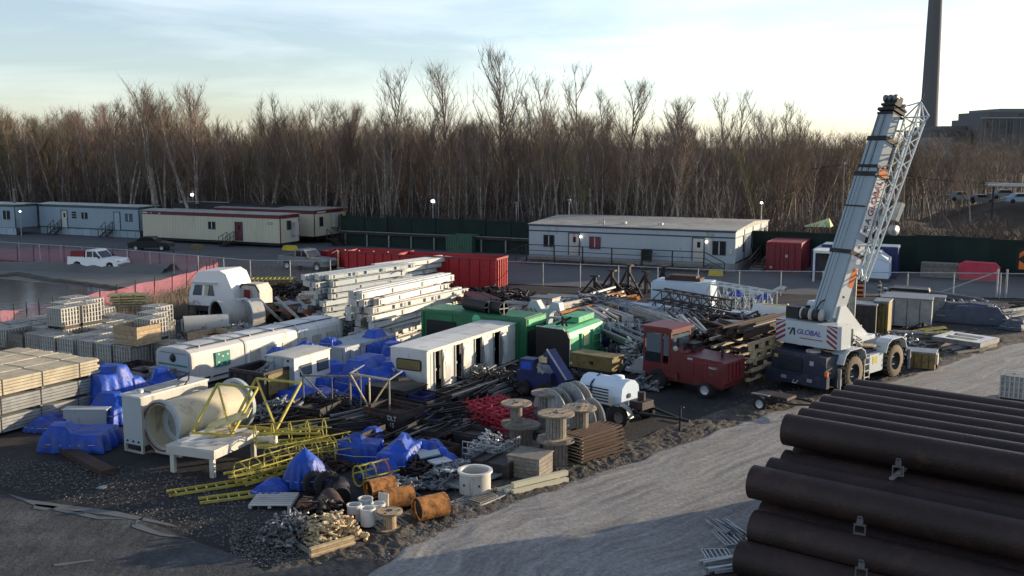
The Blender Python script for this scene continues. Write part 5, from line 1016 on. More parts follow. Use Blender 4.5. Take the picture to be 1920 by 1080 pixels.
P('access_ladder',m,'galv',t)
P('marker',M().box(1.3,1.45,-4.0,-3.92,.8,1.15),'orange',t); P('headlight',M().box(-.75,-.5,-4.18,-4.151,.6,.75).box(.55,.8,-4.18,-4.151,.6,.75),'galv',t)
# turret
P('slew_ring',M().cyl((0,0,1.6),(0,0,1.95),.85,28),'darksteel',t)
tb=P('turret_base',M().box(-1.15,.95,-2.1,1.1,1.951,2.15),'cranewhite',t)
for x in (-.45,.62): P('turret_plate',M().prism([(-1.9,2.15),(.9,2.15),(.2,2.6),(-1.3,3.75),(-1.75,3.75),(-2.0,3.0)],x,x+.07,'yz'),'cranewhite',t)
cwz0,cwz1=2.0,3.05
cw=P('counterweight',M().prism([(-1.75,-3.15),(1.35,-3.15),(1.45,-2.95),(1.45,-2.11),(-1.75,-2.11),(-1.75,-2.95)],cwz0,cwz1,'xy'),'cranewhite',t)
m=M()
for sx in (-1.75,.85):
    for k in range(5):
        z=cwz0+k*.24; a=[(sx,z),(sx+.5,z+.3 if z+.3<cwz1 else cwz1),(sx+.5,min(z+.42,cwz1)),(sx,z+.12)]
        if sx>0: a=[(sx,min(z+.3,cwz1)),(sx+.5,z),(sx+.5,z+.12),(sx,min(z+.42,cwz1))]
        m.prism([(p[0],min(p[1],cwz1)) for p in a],-3.16,-3.151)
P('warning_stripe',m,'reddark',cw)
def text(s_,size,mt,parent,loc_,rot,name='lettering',ext=.004,shear=0):
    c=bpy.data.curves.new(name,'FONT'); c.body=s_; c.size=size; c.extrude=ext; c.shear=shear; c.offset=.006; c.align_x='CENTER'; c.align_y='CENTER'; c.materials.append(MT[mt])
    tmp=bpy.data.objects.new('tmp',c); me=bpy.data.meshes.new_from_object(tmp); bpy.data.objects.remove(tmp); me.name=name
    o=bpy.data.objects.new(name,me); C.objects.link(o); o.parent=parent; o.location=loc_; o.rotation_euler=rot; return o
text('GLOBAL',.33,'textblue',cw,(-.05,-3.165,2.6),(math.pi/2,0,0),shear=.15); P('logo',M().prism([(-1.05,2.42),(-.97,2.42),(-.82,2.75),(-.9,2.75)],-3.165,-3.152).prism([(-.82,2.42),(-.74,2.42),(-.76,2.75),(-.84,2.75)],-3.165,-3.152).prism([(-1.12,2.62),(-1.0,2.68),(-1.0,2.74),(-1.12,2.7)],-3.165,-3.152),'textblack',cw); P('strapline',M().box(-.5,.65,-3.165,-3.152,2.3,2.34),'textred',cw)
for k,x in enumerate((-.55,-.03)): o=P('winch_drum',M().lathe([(.0,-.24),(.3,-.24),(.3,-.2),(.2,-.19),(.2,.19),(.3,.2),(.3,.24),(0,.24)],18,(0,0,0),'x'),'offwhite',t,(x,-2.5,3.35)); P('winch_rope',M().lathe([(.205,-.17),(.26,-.16),(.26,.16),(.205,.17)],16,(0,0,0),'x'),'darksteel',o)
P('winch_frame',M().box(-.9,.3,-2.75,-2.2,3.055,3.12),'darksteel',t); P('power_pack',M().box(-1.6,-.95,-2.6,-1.6,3.051,3.6),'black',t)
P('operator_cab',M().prism([(-1.5,2.16),(.35,2.16),(.55,2.6),(.3,3.7),(-1.3,3.75),(-1.5,3.4)],-1.25,-.45,'yz'),'cranewhite',t); P('cab_window',M().prism([(-1.2,2.8),(.35,2.8),(.2,3.55),(-1.2,3.55)],-1.262,-1.251,'yz'),'glass',t); P('exhaust_pipe',M().cyl((1.05,-1.3,1.9),(1.05,-1.3,2.7),.07,8).cyl((1.05,-1.3,2.3),(1.35,-.9,1.9),.06,8),'steel',t)
# boom: a frame of its own tilted back; local Y along boom, local Z = upper face
bp0=Vector((-.02,-1.6,3.3)); el=R(68.3)
bm=bpy.data.objects.new('boom',None); C.objects.link(bm); bm.parent=t; bm.location=bp0; bm.rotation_euler=(el,0,R(-12)); bm.scale=(1.12,.885,.98)
def bsec(name,y0,y1,wd,hh,zc=0):  # octagonal lower edge box
    a=wd/2; return M().prism([(-a,zc+hh/2),(-a,zc-hh*.25),(-a*.6,zc-hh/2),(a*.6,zc-hh/2),(a,zc-hh*.25),(a,zc+hh/2)],y0,y1)
P('boom_section',bsec('',-.4,7.6,1.02,.92),'craneshade',bm); P('boom_section',bsec('',7.601,9.6,.9,.80),'craneshade',bm); P('boom_section',bsec('',9.601,11.0,.80,.70),'craneshade',bm); P('boom_tip',bsec('',11.001,11.9,.62,.55),'darksteel',bm)  # boom in blue grey: sky shade on white put into the colour
P('boom_collar',M().box(-.56,.56,3.2,3.42,-.48,.50).box(-.56,.56,5.75,5.83,.462,.49).box(-.55,.55,7.45,7.7,-.5,.50).box(-.5,.5,7.95,8.1,-.44,.46).box(-.49,.49,9.45,9.7,-.44,.44),'black',bm)
P('boom_seam',M().box(-.39,-.37,-.3,7.4,.461,.475).box(-.3,-.28,7.75,10.9,.41,.43).box(.05,.07,7.75,10.9,.41,.43),'textblack',bm)
P('boom_head',M().box(-.42,.42,11.15,11.3,-.4,.45).box(-.36,.36,11.45,11.55,-.35,.4).box(-.4,.4,10.95,11.05,-.4,.42).box(-.25,.25,11.9,12.05,-.2,.25),'black',bm)
for x in (-.25,0,.25): P('sheave',M().lathe([(0,-.04),(.24,-.04),(.2,0),(.24,.04),(0,.04)],18,(x,11.6,-.45),'x'),'steel',bm); P('sheave',M().lathe([(0,-.04),(.2,-.04),(.17,0),(.2,.04),(0,.04)],18,(x,11.85,.3),'x'),'steel',bm)
# cream side panels carrying the lettering (lit side)
sp=P('side_panel',M().box(.512,.55,4.4,7.95,-.32,.30),'white',bm); P('side_panel',M().box(.512,.55,-.2,4.05,-.34,.34),'white',bm); P('side_stripe',M().box(.551,.556,7.6,7.95,-.3,.28).box(.551,.556,1.6,2.6,-.32,.0),'orange',bm)
text('GLOBAL',.52,'textred',sp,(.555,6.4,0),(R(90),0,R(90)),shear=0).rotation_euler=Matrix(((0,0,1),(1,0,0),(0,1,0))).to_euler(); text('A',.5,'textblack',sp,(.555,5.15,0),(0,0,0)).rotation_euler=Matrix(((0,0,1),(1,0,0),(0,1,0))).to_euler(); text('80',.36,'textblack',sp,(.555,4.72,0),(0,0,0)).rotation_euler=Matrix(((0,0,1),(1,0,0),(0,1,0))).to_euler()
for y in (1.0,3.7,4.6): P('panel_hole',M().cyl((.551,y,.05),(.556,y,.05),.07,12),'black',bm)
P('hoist_rope',M().cyl((.1,-.8,.62),(.1,11.6,.55),.010,4).cyl((-.12,-.8,.62),(-.12,11.6,.55),.010,4),'darksteel',bm)
P('lift_cylinder',M().cyl((0,3.6,-.5),(0,.4,-1.6),.16,14),'steel',bm); P('lift_rod',M().cyl((0,3.6,-.5),(0,4.4,-.42),.1,12),'galv',bm)
# lattice jib stowed along the right side
j=bpy.data.objects.new('lattice_jib',None); C.objects.link(j); j.parent=bm; j.location=(.62,2.2,-.74); j.rotation_euler=(0,0,R(-.6))
def jw(y): u=max(0,min(1,y/9.4)); return .16+.30*min(1,u*1.15)
JL=8.9; jw=lambda y: .13+.17*min(1,y/9.4*1.15)

P('chord',M().bar((-jw(0),0,-jw(0)),(-jw(JL),JL,-jw(JL)),.07).bar((jw(0),0,-jw(0)),(jw(JL),JL,-jw(JL)),.07),'cranewhite',j); P('chord',M().bar((-jw(0),0,jw(0)),(-jw(JL),JL,jw(JL)),.07).bar((jw(0),0,jw(0)),(jw(JL),JL,jw(JL)),.07),'cranewhite',j)
y=0;k=0
while y<JL-.3:
    y2=min(JL,y+.62); a,b=jw(y),jw(y2); s1=1 if k%2 else -1
    P('lacing',M().bar((a,y,-a*s1),(b,y2,b*s1),.04).bar((-a,y,-a*s1),(-b,y2,b*s1),.04).bar((-a*s1,y,a),(b*s1,y2,b),.04).bar((-a*s1,y,-a),(b*s1,y2,-b),.04),'cranewhite',j); y=y2;k+=1
a=jw(JL)
m=M().bar((-a,JL,-a),(-a,JL,a),.06).bar((a,JL,-a),(a,JL,a),.06).bar((-a,JL,a),(a,JL,a),.06).bar((-a,JL,-a),(a,JL,-a),.06)
tipz=(.32,JL+.8,.4)
for q in ((a,JL,a),(a,JL,-a),(-a,JL,a),(-a,JL,-a)): m.bar(q,tipz,.05)
m.bar(tipz,(.78,JL+.1,.2),.05).bar((.78,JL+.1,.2),(a,JL-.9,.1),.06).bar((.78,JL+.1,.2),(a,JL,a),.05).bar((-a,JL,a),(-.8,JL+.35,.5),.05).bar((-.8,JL+.35,.5),tipz,.05).bar((-.8,JL+.35,.5),(-.9,JL-.9,.3),.05)
P('jib_head',m,'cranewhite',j); P('jib_bracket',M().bar((-.9,.2,.1),(-.1,.2,0),.1).bar((-.9,6.3,.1),(-.3,6.3,0),.1).bar((-1,8.2,.3),(-.3,8.2,.1),.08),'steel',j)
P('hook_block',M().prism([(-.15,3.6),(.15,3.6),(.2,4.6),(-.2,4.6)],-.95,-.7,'xy').lathe([(0,-.1),(.28,-.1),(.28,.1),(0,.1)],14,(.1,3.1,-.85),'x'),'galv',j); P('jib_fork',M().bar((.1,1.7,-.3),(.2,1.7,-1.1),.08).bar((.1,1.4,-.3),(.2,1.4,-1.1),.08).bar((.2,1.7,-1.1),(.2,1.4,-1.1),.08),'cranewhite',j)
P('anemometer',M().cyl((tipz[0],tipz[1],tipz[2]),(tipz[0],tipz[1]+.45,tipz[2]),.03,6),'black',j)
# ---------------- red machine ----------------
t=T('red_machine','dark red road machine with glazed cab, rear hood and small white rimmed wheel','machine',at(1356,752),YA+12); t.scale=(1.06,1.06,1.04)
# x runs -4 (cab end) .. 0 (hood end)
P('chassis',M().box(-4.0,-.1,.1,1.7,.45,.72),'machred',t); hd=P('hood',M().prism([(-1.95,.72),(-.05,.55),(0,.7),(0,1.55),(-.15,1.62),(-1.95,1.68)],.05,1.75),'machred',t)
P('middle_deck',M().prism([(-2.6,.72),(-1.951,.72),(-1.951,1.75),(-2.6,1.9)],.1,1.7),'machred',t); P('hood_line',M().box(-1.9,-.1,.03,.049,1.44,1.47).box(-1.5,-1.46,.03,.049,.8,1.4).box(-.9,-.86,.03,.049,.75,1.4),'reddark',t); text('BALE-T',.12,'textgrey',hd,(-.55,.035,1.3),(math.pi/2,0,0)); P('plate',M().box(-1.75,-1.5,.03,.049,1.52,1.6),'textgrey',t)
cb=P('cab',M().box(-4.0,-2.61,.1,1.7,.721,1.15).box(-4.0,-2.61,.1,1.7,2.45,2.62).box(-4.0,-3.9,.1,.2,1.15,2.45).box(-2.72,-2.61,.1,.2,1.15,2.45).box(-4.0,-3.9,1.6,1.7,1.15,2.45).box(-2.72,-2.61,1.6,1.7,1.15,2.45).box(-3.12,-3.02,.1,.18,1.15,2.45),'machred',t)
P('cab_roof',M().prism([(-4.1,2.622),(-2.5,2.622),(-2.5,2.7),(-2.7,2.76),(-4.1,2.74)],0,1.8),'machred',t); P('window',M().box(-3.88,-3.14,.13,.15,1.17,2.42),'glassblue',t); P('window',M().box(-3.0,-2.74,.13,.15,1.5,2.42),'glassblue',t); P('window',M().box(-2.64,-2.62,.22,1.58,1.3,2.4),'glassblue',t); P('window',M().box(-3.98,-3.96,.22,1.58,1.17,2.42),'glassblue',t)
P('door_panel',M().box(-3.88,-3.14,.11,.128,.8,1.6),'glass',t); P('seat',M().box(-3.5,-3.1,.6,1.1,1.2,1.7),'black',t); P('sign',M().lathe([(0,-.02),(.12,-.02),(.12,0)],14,(-2.35,.06,1.9),'y'),'offwhite',t); P('controls',M().bar((-2.45,.4,1.9),(-2.45,.4,2.3),.08).bar((-2.2,.6,1.75),(-2.2,.6,2.1),.1).bar((-1.9,.8,1.7),(-1.9,.8,1.95),.12),'black',t)
P('front_drum',M().box(-5.0,-4.01,.2,1.6,.5,.65).prism([(-4.9,.6),(-4.05,.6),(-4.05,1.15),(-4.4,1.2)],.3,1.5),'galv',t); P('exhaust',M().cyl((-.6,.9,1.6),(-.6,.9,2.1),.06,8),'black',t); P('tank',M().box(-2.5,-2.0,1.0,1.7,1.75,2.0),'black',t); P('side_skirt',M().box(-3.95,-2.2,.0,.08,.6,.85),'machred',t)
for x,r in ((-.85,.34),(-3.2,.45)):
    for y in (.05,1.7): wheel(t,(x,y,r),r,.26,'rim' if x>-1 else 'darksteel')
for k in range(4): P('hinge',M().box(-.02+.02,.05,.4+k*.3,.46+k*.3,.8,1.5),'reddark',t)
# ---------------- tank trailer ----------------
t=T('tank_trailer','white plastic tank on a black twin wheel trailer with a long drawbar','trailer',at(1200,808),YA+14); t.scale=(1.08,1.08,1.1)
pr=[(.0,1.55),(.28,1.5),(.5,1.3),(.55,1.0),(.55,.62),(0,.62),(-.55,.62),(-.55,1.0),(-.5,1.3),(-.28,1.5)]
P('tank',M().prism([(y-.0,z) for y,z in pr],-3.0,-1.0,'yz'),'bluepoly',t,(0,.75,0)); P('tank_lid',M().lathe([(.26,1.5),(.26,1.62),(0,1.64)],18,(-1.6,.75,0)),'bluepoly',t); P('strap',M().box(-2.45,-2.38,.17,.19,.6,1.3).bar((-2.42,.22,1.32),(-2.42,.75,1.58),.06).bar((-2.42,.75,1.58),(-2.42,1.28,1.32),.06),'navy',t)
for k in range(5): P('tank_rib',M().box(-2.9,-1.6,.165,.198,.72+k*.11,.76+k*.11),'textblack',t)
P('outlet',M().cyl((-.99,.65,1.0),(-.96,.65,1.0),.09,12),'black',t); P('frame',M().box(-3.1,-.3,.2,.3,.5,.6).box(-3.1,-.3,1.2,1.3,.5,.6).box(-3.1,-3.0,.3,1.2,.5,.6).box(-.9,-.8,.3,1.2,.5,.6),'black',t); P('drawbar',M().bar((-.4,.25,.55),(1.3,.75,.5),.08).bar((-.4,1.25,.55),(1.3,.75,.5),.08).bar((1.2,.75,.5),(1.6,.75,.5),.1),'black',t); P('jockey_leg',M().cyl((1.2,.75,0.02),(1.2,.75,.95),.035,8).bar((1.1,.75,.9),(1.35,.75,.95),.04),'black',t)
P('pump',M().box(-.8,-.2,.4,1.1,.62,.9).cyl((-.5,.75,.9),(-.5,.75,1.2),.15,10),'darksteel',t); P('plate',M().box(-1.35,-1.2,-.1,.0,.7,1.0),'offwhite',t)
for x in (-.85,-2.9):
    for y in (-.05,1.55): wheel(t,(x,y,.36),.36,.24,'steel')
    m=M(); pts=[(x-.5,.4),(x-.35,.72),(x,.85),(x+.35,.72),(x+.5,.4)]
    for a,b in zip(pts[:-1],pts[1:]): m.bar((a[0],-.05,a[1]),(b[0],-.05,b[1]),.28,.02)
    P('mudguard',m,'steel',t)
# car dolly
t=T('small_trailer','low black two wheel trailer with white rimmed wheel behind the red machine','trailer',at(1425,770),YA+14)
P('frame',M().bar((-.6,.3,.45),(1.4,.3,.45),.08).bar((-.6,1.3,.45),(1.4,1.3,.45),.08).bar((-.6,.3,.45),(-.6,1.3,.45),.08).bar((.4,.3,.45),(.4,1.3,.45),.08).bar((1.4,.3,.45),(2.4,.8,.5),.07).bar((1.4,1.3,.45),(2.4,.8,.5),.07).bar((2.3,.8,0),(2.3,.8,.8),.05),'black',t); P('mudguard',M().bar((-.4,.0,.7),(.4,.0,.7),.2,.03),'steel',t); P('load',M().box(-.5,1.0,.4,1.2,.5,.62),'darksteel',t)
for y in (0,1.5): wheel(t,(0,y,.3),.3,.2,'rim')
# blue machine
t=T('blue_machine','navy blue shredder machine with a slanted chute left of the green compactor','machine',at(1040,748),YA)
P('body',M().box(-1.9,-.2,0,1.6,.25,1.1),'navy',t); P('engine_cover',M().box(-1.7,-1.0,-.1,.5,1.101,1.65),'navy',t); P('cover_panel',M().box(-1.62,-1.08,-.12,-.101,1.2,1.55),'tarp',t); P('chute',M().bar((-.6,.6,1.95),(.5,.3,.75),.55,.35),'navy',t); P('chute_edge',M().bar((-.55,.3,2.1),(.55,.0,.9),.06),'galv',t); P('mouth',M().box(-.9,-.5,.2,1.0,1.5,1.75),'woodpale',t); P('pump',M().bar((-.8,-.1,1.4),(-.5,-.1,1.1),.1).cyl((-.75,0,1.1),(-.75,0,1.5),.1,8),'galv',t)
for x in (-1.5,-.4): wheel(t,(x,-.1,.35),.35,.24,'darksteel')
# ---------------- cable spools ----------------
def spool(label,p,az,R_,r_,h,grp='wooden cable spools',flat=True,tilt=None,mt='woodgrey'):
    t=T('cable_spool',label,'cable spool',p,az,grp)
    m=M(); n_=9; th=.07
    def disc(z0,z1,nm):
        for k in range(n_):
            a=-R_+2*R_*k/n_+.006; b=-R_+2*R_*(k+1)/n_-.006; ya=math.sqrt(max(0,R_**2-a*a)); yb=math.sqrt(max(0,R_**2-b*b)); mm=(a+b)/2; ym=math.sqrt(R_**2-mm*mm)
            P(nm,M().prism([(a,-ya),(mm,-ym),(b,-yb),(b,yb),(mm,ym),(a,ya)],z0,z1,'xy'),mt if rnd.random()<.8 or mt=='lumbergrey' else 'wood',t)
    disc(0,th,'flange_board'); disc(h-th,h,'flange_board'); P('rim_hoop',M().pipe((0,0,h-th*.9),(0,0,h-th*.1),R_+.012,.014,28),'woodgrey' if mt!='lumbergrey' else 'steel',t)
    c=M(); n2=18
    for k in range(n2): a=2*math.pi*k/n2; b=2*math.pi*(k+.86)/n2; c.add([(r_*math.cos(a),r_*math.sin(a),th),(r_*math.cos(b),r_*math.sin(b),th),(r_*math.cos(b),r_*math.sin(b),h-th),(r_*math.cos(a),r_*math.sin(a),h-th)],[(0,1,2,3)])
    P('drum',M().cyl((0,0,th),(0,0,h-th),r_-.015,18),'darksteel',t); P('drum_stave',c,mt,t); P('hub',M().pipe((0,0,h),(0,0,h+.01),.09,.05,14).cyl((.25,.1,h),(.25,.1,h+.02),.03,6).cyl((-.2,.2,h),(-.2,.2,h+.02),.03,6).cyl((0,-.28,h),(0,-.28,h+.02),.03,6),'black',t)
    if tilt: t.rotation_euler=(tilt[0],tilt[1],-R(az))
    return t
x_,y_=at(1042,872); spool('big wooden spool at the front carrying another, left of the brown frames',(x_,y_,0),20,.66,.43,.95); spool('top wooden spool of the front stack, its top in full view',(x_,y_,.95),50,.63,.36,.92)
x_,y_=at(1085,852); spool('lower spool of the stack partly behind the front stack',(x_,y_,0),40,.68,.36,.9); spool('upper spool of the stack partly behind the front stack',(x_,y_,.9),10,.62,.34,.85)
x_,y_=at(977,836); spool('wide lower spool next to the red frames',(x_,y_,0),80,.70,.42,.85); x_,y_=at(968,836); spool('small tall spool standing on the wide lower one, with slotted top',(x_,y_,.85),30,.56,.22,.8)
x_,y_=at(1027,805); spool('bluish topped spool behind the front stack',(x_,y_,0),60,.65,.38,1.5)
x_,y_=at(731,993); spool('lone little spool on the gravel right of the white buckets',(x_,y_,0),20,.37,.19,.58,grp=None,mt='wood')
for k,(px,py,r) in enumerate(((1046,806,.85),(1083,800,.92),(1080,822,.62),(1112,822,.78))):
    p=at(px,py); t=spool(['tall standing reel wheel behind the bluish spool','second tall standing reel wheel, left of the tank trailer','small standing reel wheel between spools and tank trailer','lower standing reel wheel touching the tank trailer wheel'][k],(p[0],p[1],r),YA,r,.3,.5,grp='reels standing on edge',mt='lumbergrey'); t.rotation_euler=(R(90),0,R(-45-k*4))
# cable reels at the back (steel spoked)
for k in range(7):
    p=at(1082+k*19,664-(k%2)*8); t=T('steel_reel','spoked steel cable reel standing on edge, %s in the row right of the green compactor'%GL(k),'cable reel',(*p,0),YA+55+rnd.uniform(-5,5),'steel reels'); r=.82
    for yy in (0,.55):
        pts=[(r*math.cos(a),yy,r+r*math.sin(a)) for a in [2*math.pi*i/20 for i in range(21)]]; m=M().path(pts,.035,5)
        for i in range(8): a=2*math.pi*i/8; m.bar((0,yy,r),(r*math.cos(a),yy,r+r*math.sin(a)),.04)
        P('wheel',m,'galv',t)
    P('drum',M().cyl((0,.03,r),(0,.52,r),.45,16),'black' if k%2 else 'navy',t)
# ---------------- racks, frames ----------------
for k in range(16):
    cx_=k%4; lz=k//4; p=at(942,822); t=T('scaffold_rack','dark red scaffold frame, %s layer of stack %s beside the spools'%(GL(lz),GL(cx_)),'scaffold frame',loc(p,YA+18,-.1-cx_*.66+rnd.uniform(-.08,.08),rnd.uniform(-.15,.15)+cx_*.1,(.2+lz*.22)),YA+18+rnd.uniform(-6,6),'red scaffold frames')
    m=M().bar((0,0,0),(0,2.0,0),.05).bar((-.5,0,0),(-.5,2.0,0),.05)
    for q in range(6): m.bar((0,.15+q*.34,0),(-.5,.15+q*.34,0),.04)
    P('tube_frame',m,'scafred',t); m=M()
    for q in range(4): m.bar((0,.2+q*.5,0),(rnd.uniform(-.1,.1),.25+q*.5,.16),.045).bar((-.5,.2+q*.5,0),(-.5,.25+q*.5,.16),.045)
    P('lug',m,'scafred',t,kind='stuff')
O('steel_skid','pale edged base skid under the red scaffold frames','skid',M().box(-3.0,.1,-.1,2.1,0,.12),'steel',at(950,824),YA+18)
t=T('wire_basket','small wire basket holding rods right of the red frames','basket',at(958,832),YA+10)
for z in (.1,.3,.5): P('wire',M().bar((-.9,0,z),(0,0,z),.03).bar((0,0,z),(0,.9,z),.03),'scafred',t)
for k in range(6): P('wire',M().bar((-.9+k*.18,0,0),(-.9+k*.18,0,.5),.02).bar((0,k*.18,0),(0,k*.18,.5),.02),'scafred',t)
for k in range(9): 
    p=at(1068,868); t=T('slatted_rack','brown rusty slatted rack, %s from the bottom of the pile right of the spools'%GL(k),'rack',loc(p,YA+18,.6+rnd.uniform(-.05,.05),rnd.uniform(-.05,.05),.02+k*.12),YA+18+rnd.uniform(-3,3),'brown racks')
    m=M().bar((-.9,0,.04),(.0,0,.04),.05).bar((-.9,2.2,.04),(0,2.2,.04),.05)
    for q in range(6): m.bar((-.9+q*.18,0,.05),(-.9+q*.18,2.2,.05),.05,.06)
    P('slats',m,'brown',t,kind='stuff')
    P('end_bar',M().bar((-.95,-.03,.03),(.05,-.03,.03),.03),'strut',t)
def heap(name,label,px,py,az,L,W_,h,n_,mt,seed,r0=.03,ln=.28):
    hp=M(); r=random.Random(seed)
    for k in range(n_):
        x=-r.uniform(0,L); y=r.uniform(0,W_); k_=1-max(abs(x+L/2)/(L/2),abs(y-W_/2)/(W_/2))**3; z=r.uniform(.05,h)*max(.15,k_); a=r.uniform(0,6.28); b=r.uniform(-.6,.6); l_=r.uniform(.4,1)*ln; d=Vector((math.cos(a)*math.cos(b),math.sin(a)*math.cos(b),math.sin(b))); p=Vector((x,y,z+.05))
        if r.random()<.55: hp.bar(p-d*l_/2,p+d*l_/2,r0*r.uniform(.8,2.2),r0)
        elif r.random()<.5: hp.cyl(p-d*l_/3,p+d*l_/3,r0*r.uniform(.8,1.6),7)
        else:
            e=d.cross(Vector((0,0,1))).normalized(); hp.path([p+(d*math.cos(i*.9)+e*math.sin(i*.9))*l_*.35 for i in range(6)],r0*.7,4)
    o=P(name,hp,mt,None,(*at(px,py),0),(0,0,-R(az)),kind='stuff'); return lab(o,label,'scrap heap')
# dark steel bundles filling the middle
def bars(label,p,az,L,n_,mt,w_=.07,W_=1.2,h=.5,name='steel_bars',cat='steel bars',zz=0,grp=None,cross=True):
    t=T(name,label,cat,(p[0],p[1],zz),az,grp)
    for k in range(n_):
        z=w_/2+h*(k/n_)*rnd.uniform(.7,1.05); x=-rnd.uniform(0,W_); d=rnd.uniform(-.12,.12)
        P('bar',M().bar((x,rnd.uniform(-.25,.2),z),(x+d,L+rnd.uniform(-.3,.3),z+rnd.uniform(-.03,.05)),w_),mt if rnd.random()<.85 else 'steel',t)
    if cross: P('bearer',M().box(-W_,.05,.4,.5,0,.05).box(-W_,.05,L-.5,L-.4,0,.05),'woodgrey',t)
    return t
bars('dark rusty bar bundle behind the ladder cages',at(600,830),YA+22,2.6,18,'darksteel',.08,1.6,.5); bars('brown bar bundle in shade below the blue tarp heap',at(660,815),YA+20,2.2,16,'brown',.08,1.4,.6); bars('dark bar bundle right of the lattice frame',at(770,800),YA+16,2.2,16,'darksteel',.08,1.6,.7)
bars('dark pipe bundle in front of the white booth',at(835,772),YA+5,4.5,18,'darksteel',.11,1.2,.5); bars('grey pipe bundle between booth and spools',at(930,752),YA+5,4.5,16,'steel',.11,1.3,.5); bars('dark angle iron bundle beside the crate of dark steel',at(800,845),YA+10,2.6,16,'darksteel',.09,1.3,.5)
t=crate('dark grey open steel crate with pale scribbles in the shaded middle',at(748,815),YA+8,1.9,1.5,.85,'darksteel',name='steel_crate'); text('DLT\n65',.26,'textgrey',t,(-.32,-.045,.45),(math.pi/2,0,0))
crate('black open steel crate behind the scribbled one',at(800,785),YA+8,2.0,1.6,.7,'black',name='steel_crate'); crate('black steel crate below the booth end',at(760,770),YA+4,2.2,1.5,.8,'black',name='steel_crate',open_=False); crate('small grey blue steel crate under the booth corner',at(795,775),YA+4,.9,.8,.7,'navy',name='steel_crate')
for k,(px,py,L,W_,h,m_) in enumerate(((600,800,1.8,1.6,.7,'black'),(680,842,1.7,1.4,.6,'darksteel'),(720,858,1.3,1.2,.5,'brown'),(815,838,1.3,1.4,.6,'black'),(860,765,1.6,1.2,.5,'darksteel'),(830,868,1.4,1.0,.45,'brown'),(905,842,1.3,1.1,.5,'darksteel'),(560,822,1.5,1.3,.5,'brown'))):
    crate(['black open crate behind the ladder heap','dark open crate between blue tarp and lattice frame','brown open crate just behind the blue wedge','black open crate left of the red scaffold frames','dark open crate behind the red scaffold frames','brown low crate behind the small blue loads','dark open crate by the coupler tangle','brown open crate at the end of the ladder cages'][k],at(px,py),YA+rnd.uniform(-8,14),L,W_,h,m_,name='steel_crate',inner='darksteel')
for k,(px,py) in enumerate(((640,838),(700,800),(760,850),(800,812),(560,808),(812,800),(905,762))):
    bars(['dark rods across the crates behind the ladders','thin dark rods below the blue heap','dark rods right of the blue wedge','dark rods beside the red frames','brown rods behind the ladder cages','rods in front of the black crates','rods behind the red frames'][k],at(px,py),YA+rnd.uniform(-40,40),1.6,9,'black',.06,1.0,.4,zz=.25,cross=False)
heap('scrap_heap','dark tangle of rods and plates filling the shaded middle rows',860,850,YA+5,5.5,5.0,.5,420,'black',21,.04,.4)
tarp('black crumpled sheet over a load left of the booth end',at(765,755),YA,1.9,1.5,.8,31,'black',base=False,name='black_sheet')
t=T('sign_board','white leaning board with a round black emblem beside the booth','board',at(742,735),YA); P('board',M().box(-.9,0,-.05,0,.3,1.1),'offwhite',t); P('emblem',M().lathe([(.2,-.02),(.3,-.02),(.3,0)],20,(-.4,-.06,.75),'y'),'black',t)
# timber frames stacked right of booth / behind the red machine
for k in range(5):
    p=at(1395,735); t=T('timber_rack','long timber rack frame with blocks, %s layer behind the red machine'%GL(k),'timber frame',loc(p,YA+12,rnd.uniform(-.1,.1),rnd.uniform(-.2,.2)+.6,.1+k*.42),YA+12,'timber rack frames')
    for z in (0,): P('beam',M().box(-.15,0,0,6.5,.26,.38),'woodpale' if k>2 else 'strut',t); P('beam',M().box(-2.1,-1.95,0,6.5,.26,.38),'strut',t)
    for q in range(7): P('block',M().box(-.15,-.0,.1+q*1.0,.45+q*1.0,0,.26),'woodpale' if k>2 else 'brown',t)
    P('cross_board',M().box(-1.95,-.16,.3,.5,.26,.34).box(-1.95,-.16,3,3.2,.26,.34).box(-1.95,-.16,6,6.2,.26,.34),'brown',t)
bars('bundle of mixed pipes lying on the timber racks',loc(at(1395,735),YA+12,-.3,.8),YA+12,5.5,26,'brown',.12,1.6,.5,zz=2.2,cross=False)
bars('long grey pipes on the rack between the reels and the red cab',at(1235,690),YA-48,4.8,22,'steel',.1,1.5,.6,zz=.9); bars('second bundle of long grey pipes stacked above',at(1300,672),YA-46,4.8,20,'steel',.1,1.5,.5,zz=1.5); bars('dark round bars with pale ends below the white tank',at(1330,650),YA-30,3.8,22,'darksteel',.13,1.6,.8,zz=.6)
bars('rusty orange beams stacked beside the steel cleats',at(1060,625),YA+8,6,16,'orangerust',.16,1.6,1.1); bars('white and tan beams left of the orange ones',at(1030,618),YA+12,5,12,'offwhite',.2,1.5,1.2)
for k in range(9): 
    r=.17; cx_=k%5; lv=k//5; p=loc(at(935,640),YA-5,-cx_*.36+lv*.18,0,.3+lv*.34+1.6); t=O('steel_pipe','dark maroon pipe, %s row of the pile %s across, above the green container'%(GL(lv),GL(cx_)),'pipe',M().pipe((0,0,0),(0,3.2,0),r,.03,14),'trimred' if k%3 else 'brown',p,YA-50,'maroon pipes'); 
O('pipe_rack_stand','dark steel stand holding the maroon pipes','stand',M().box(-2.2,.3,0,1.6,0,.1).box(-2.1,-2.0,.1,.2,.1,1.7).box(0,.1,.1,.2,.1,1.7).box(-2.2,.3,0,1.6,1.68,1.76),'darksteel',at(935,640),YA-5)
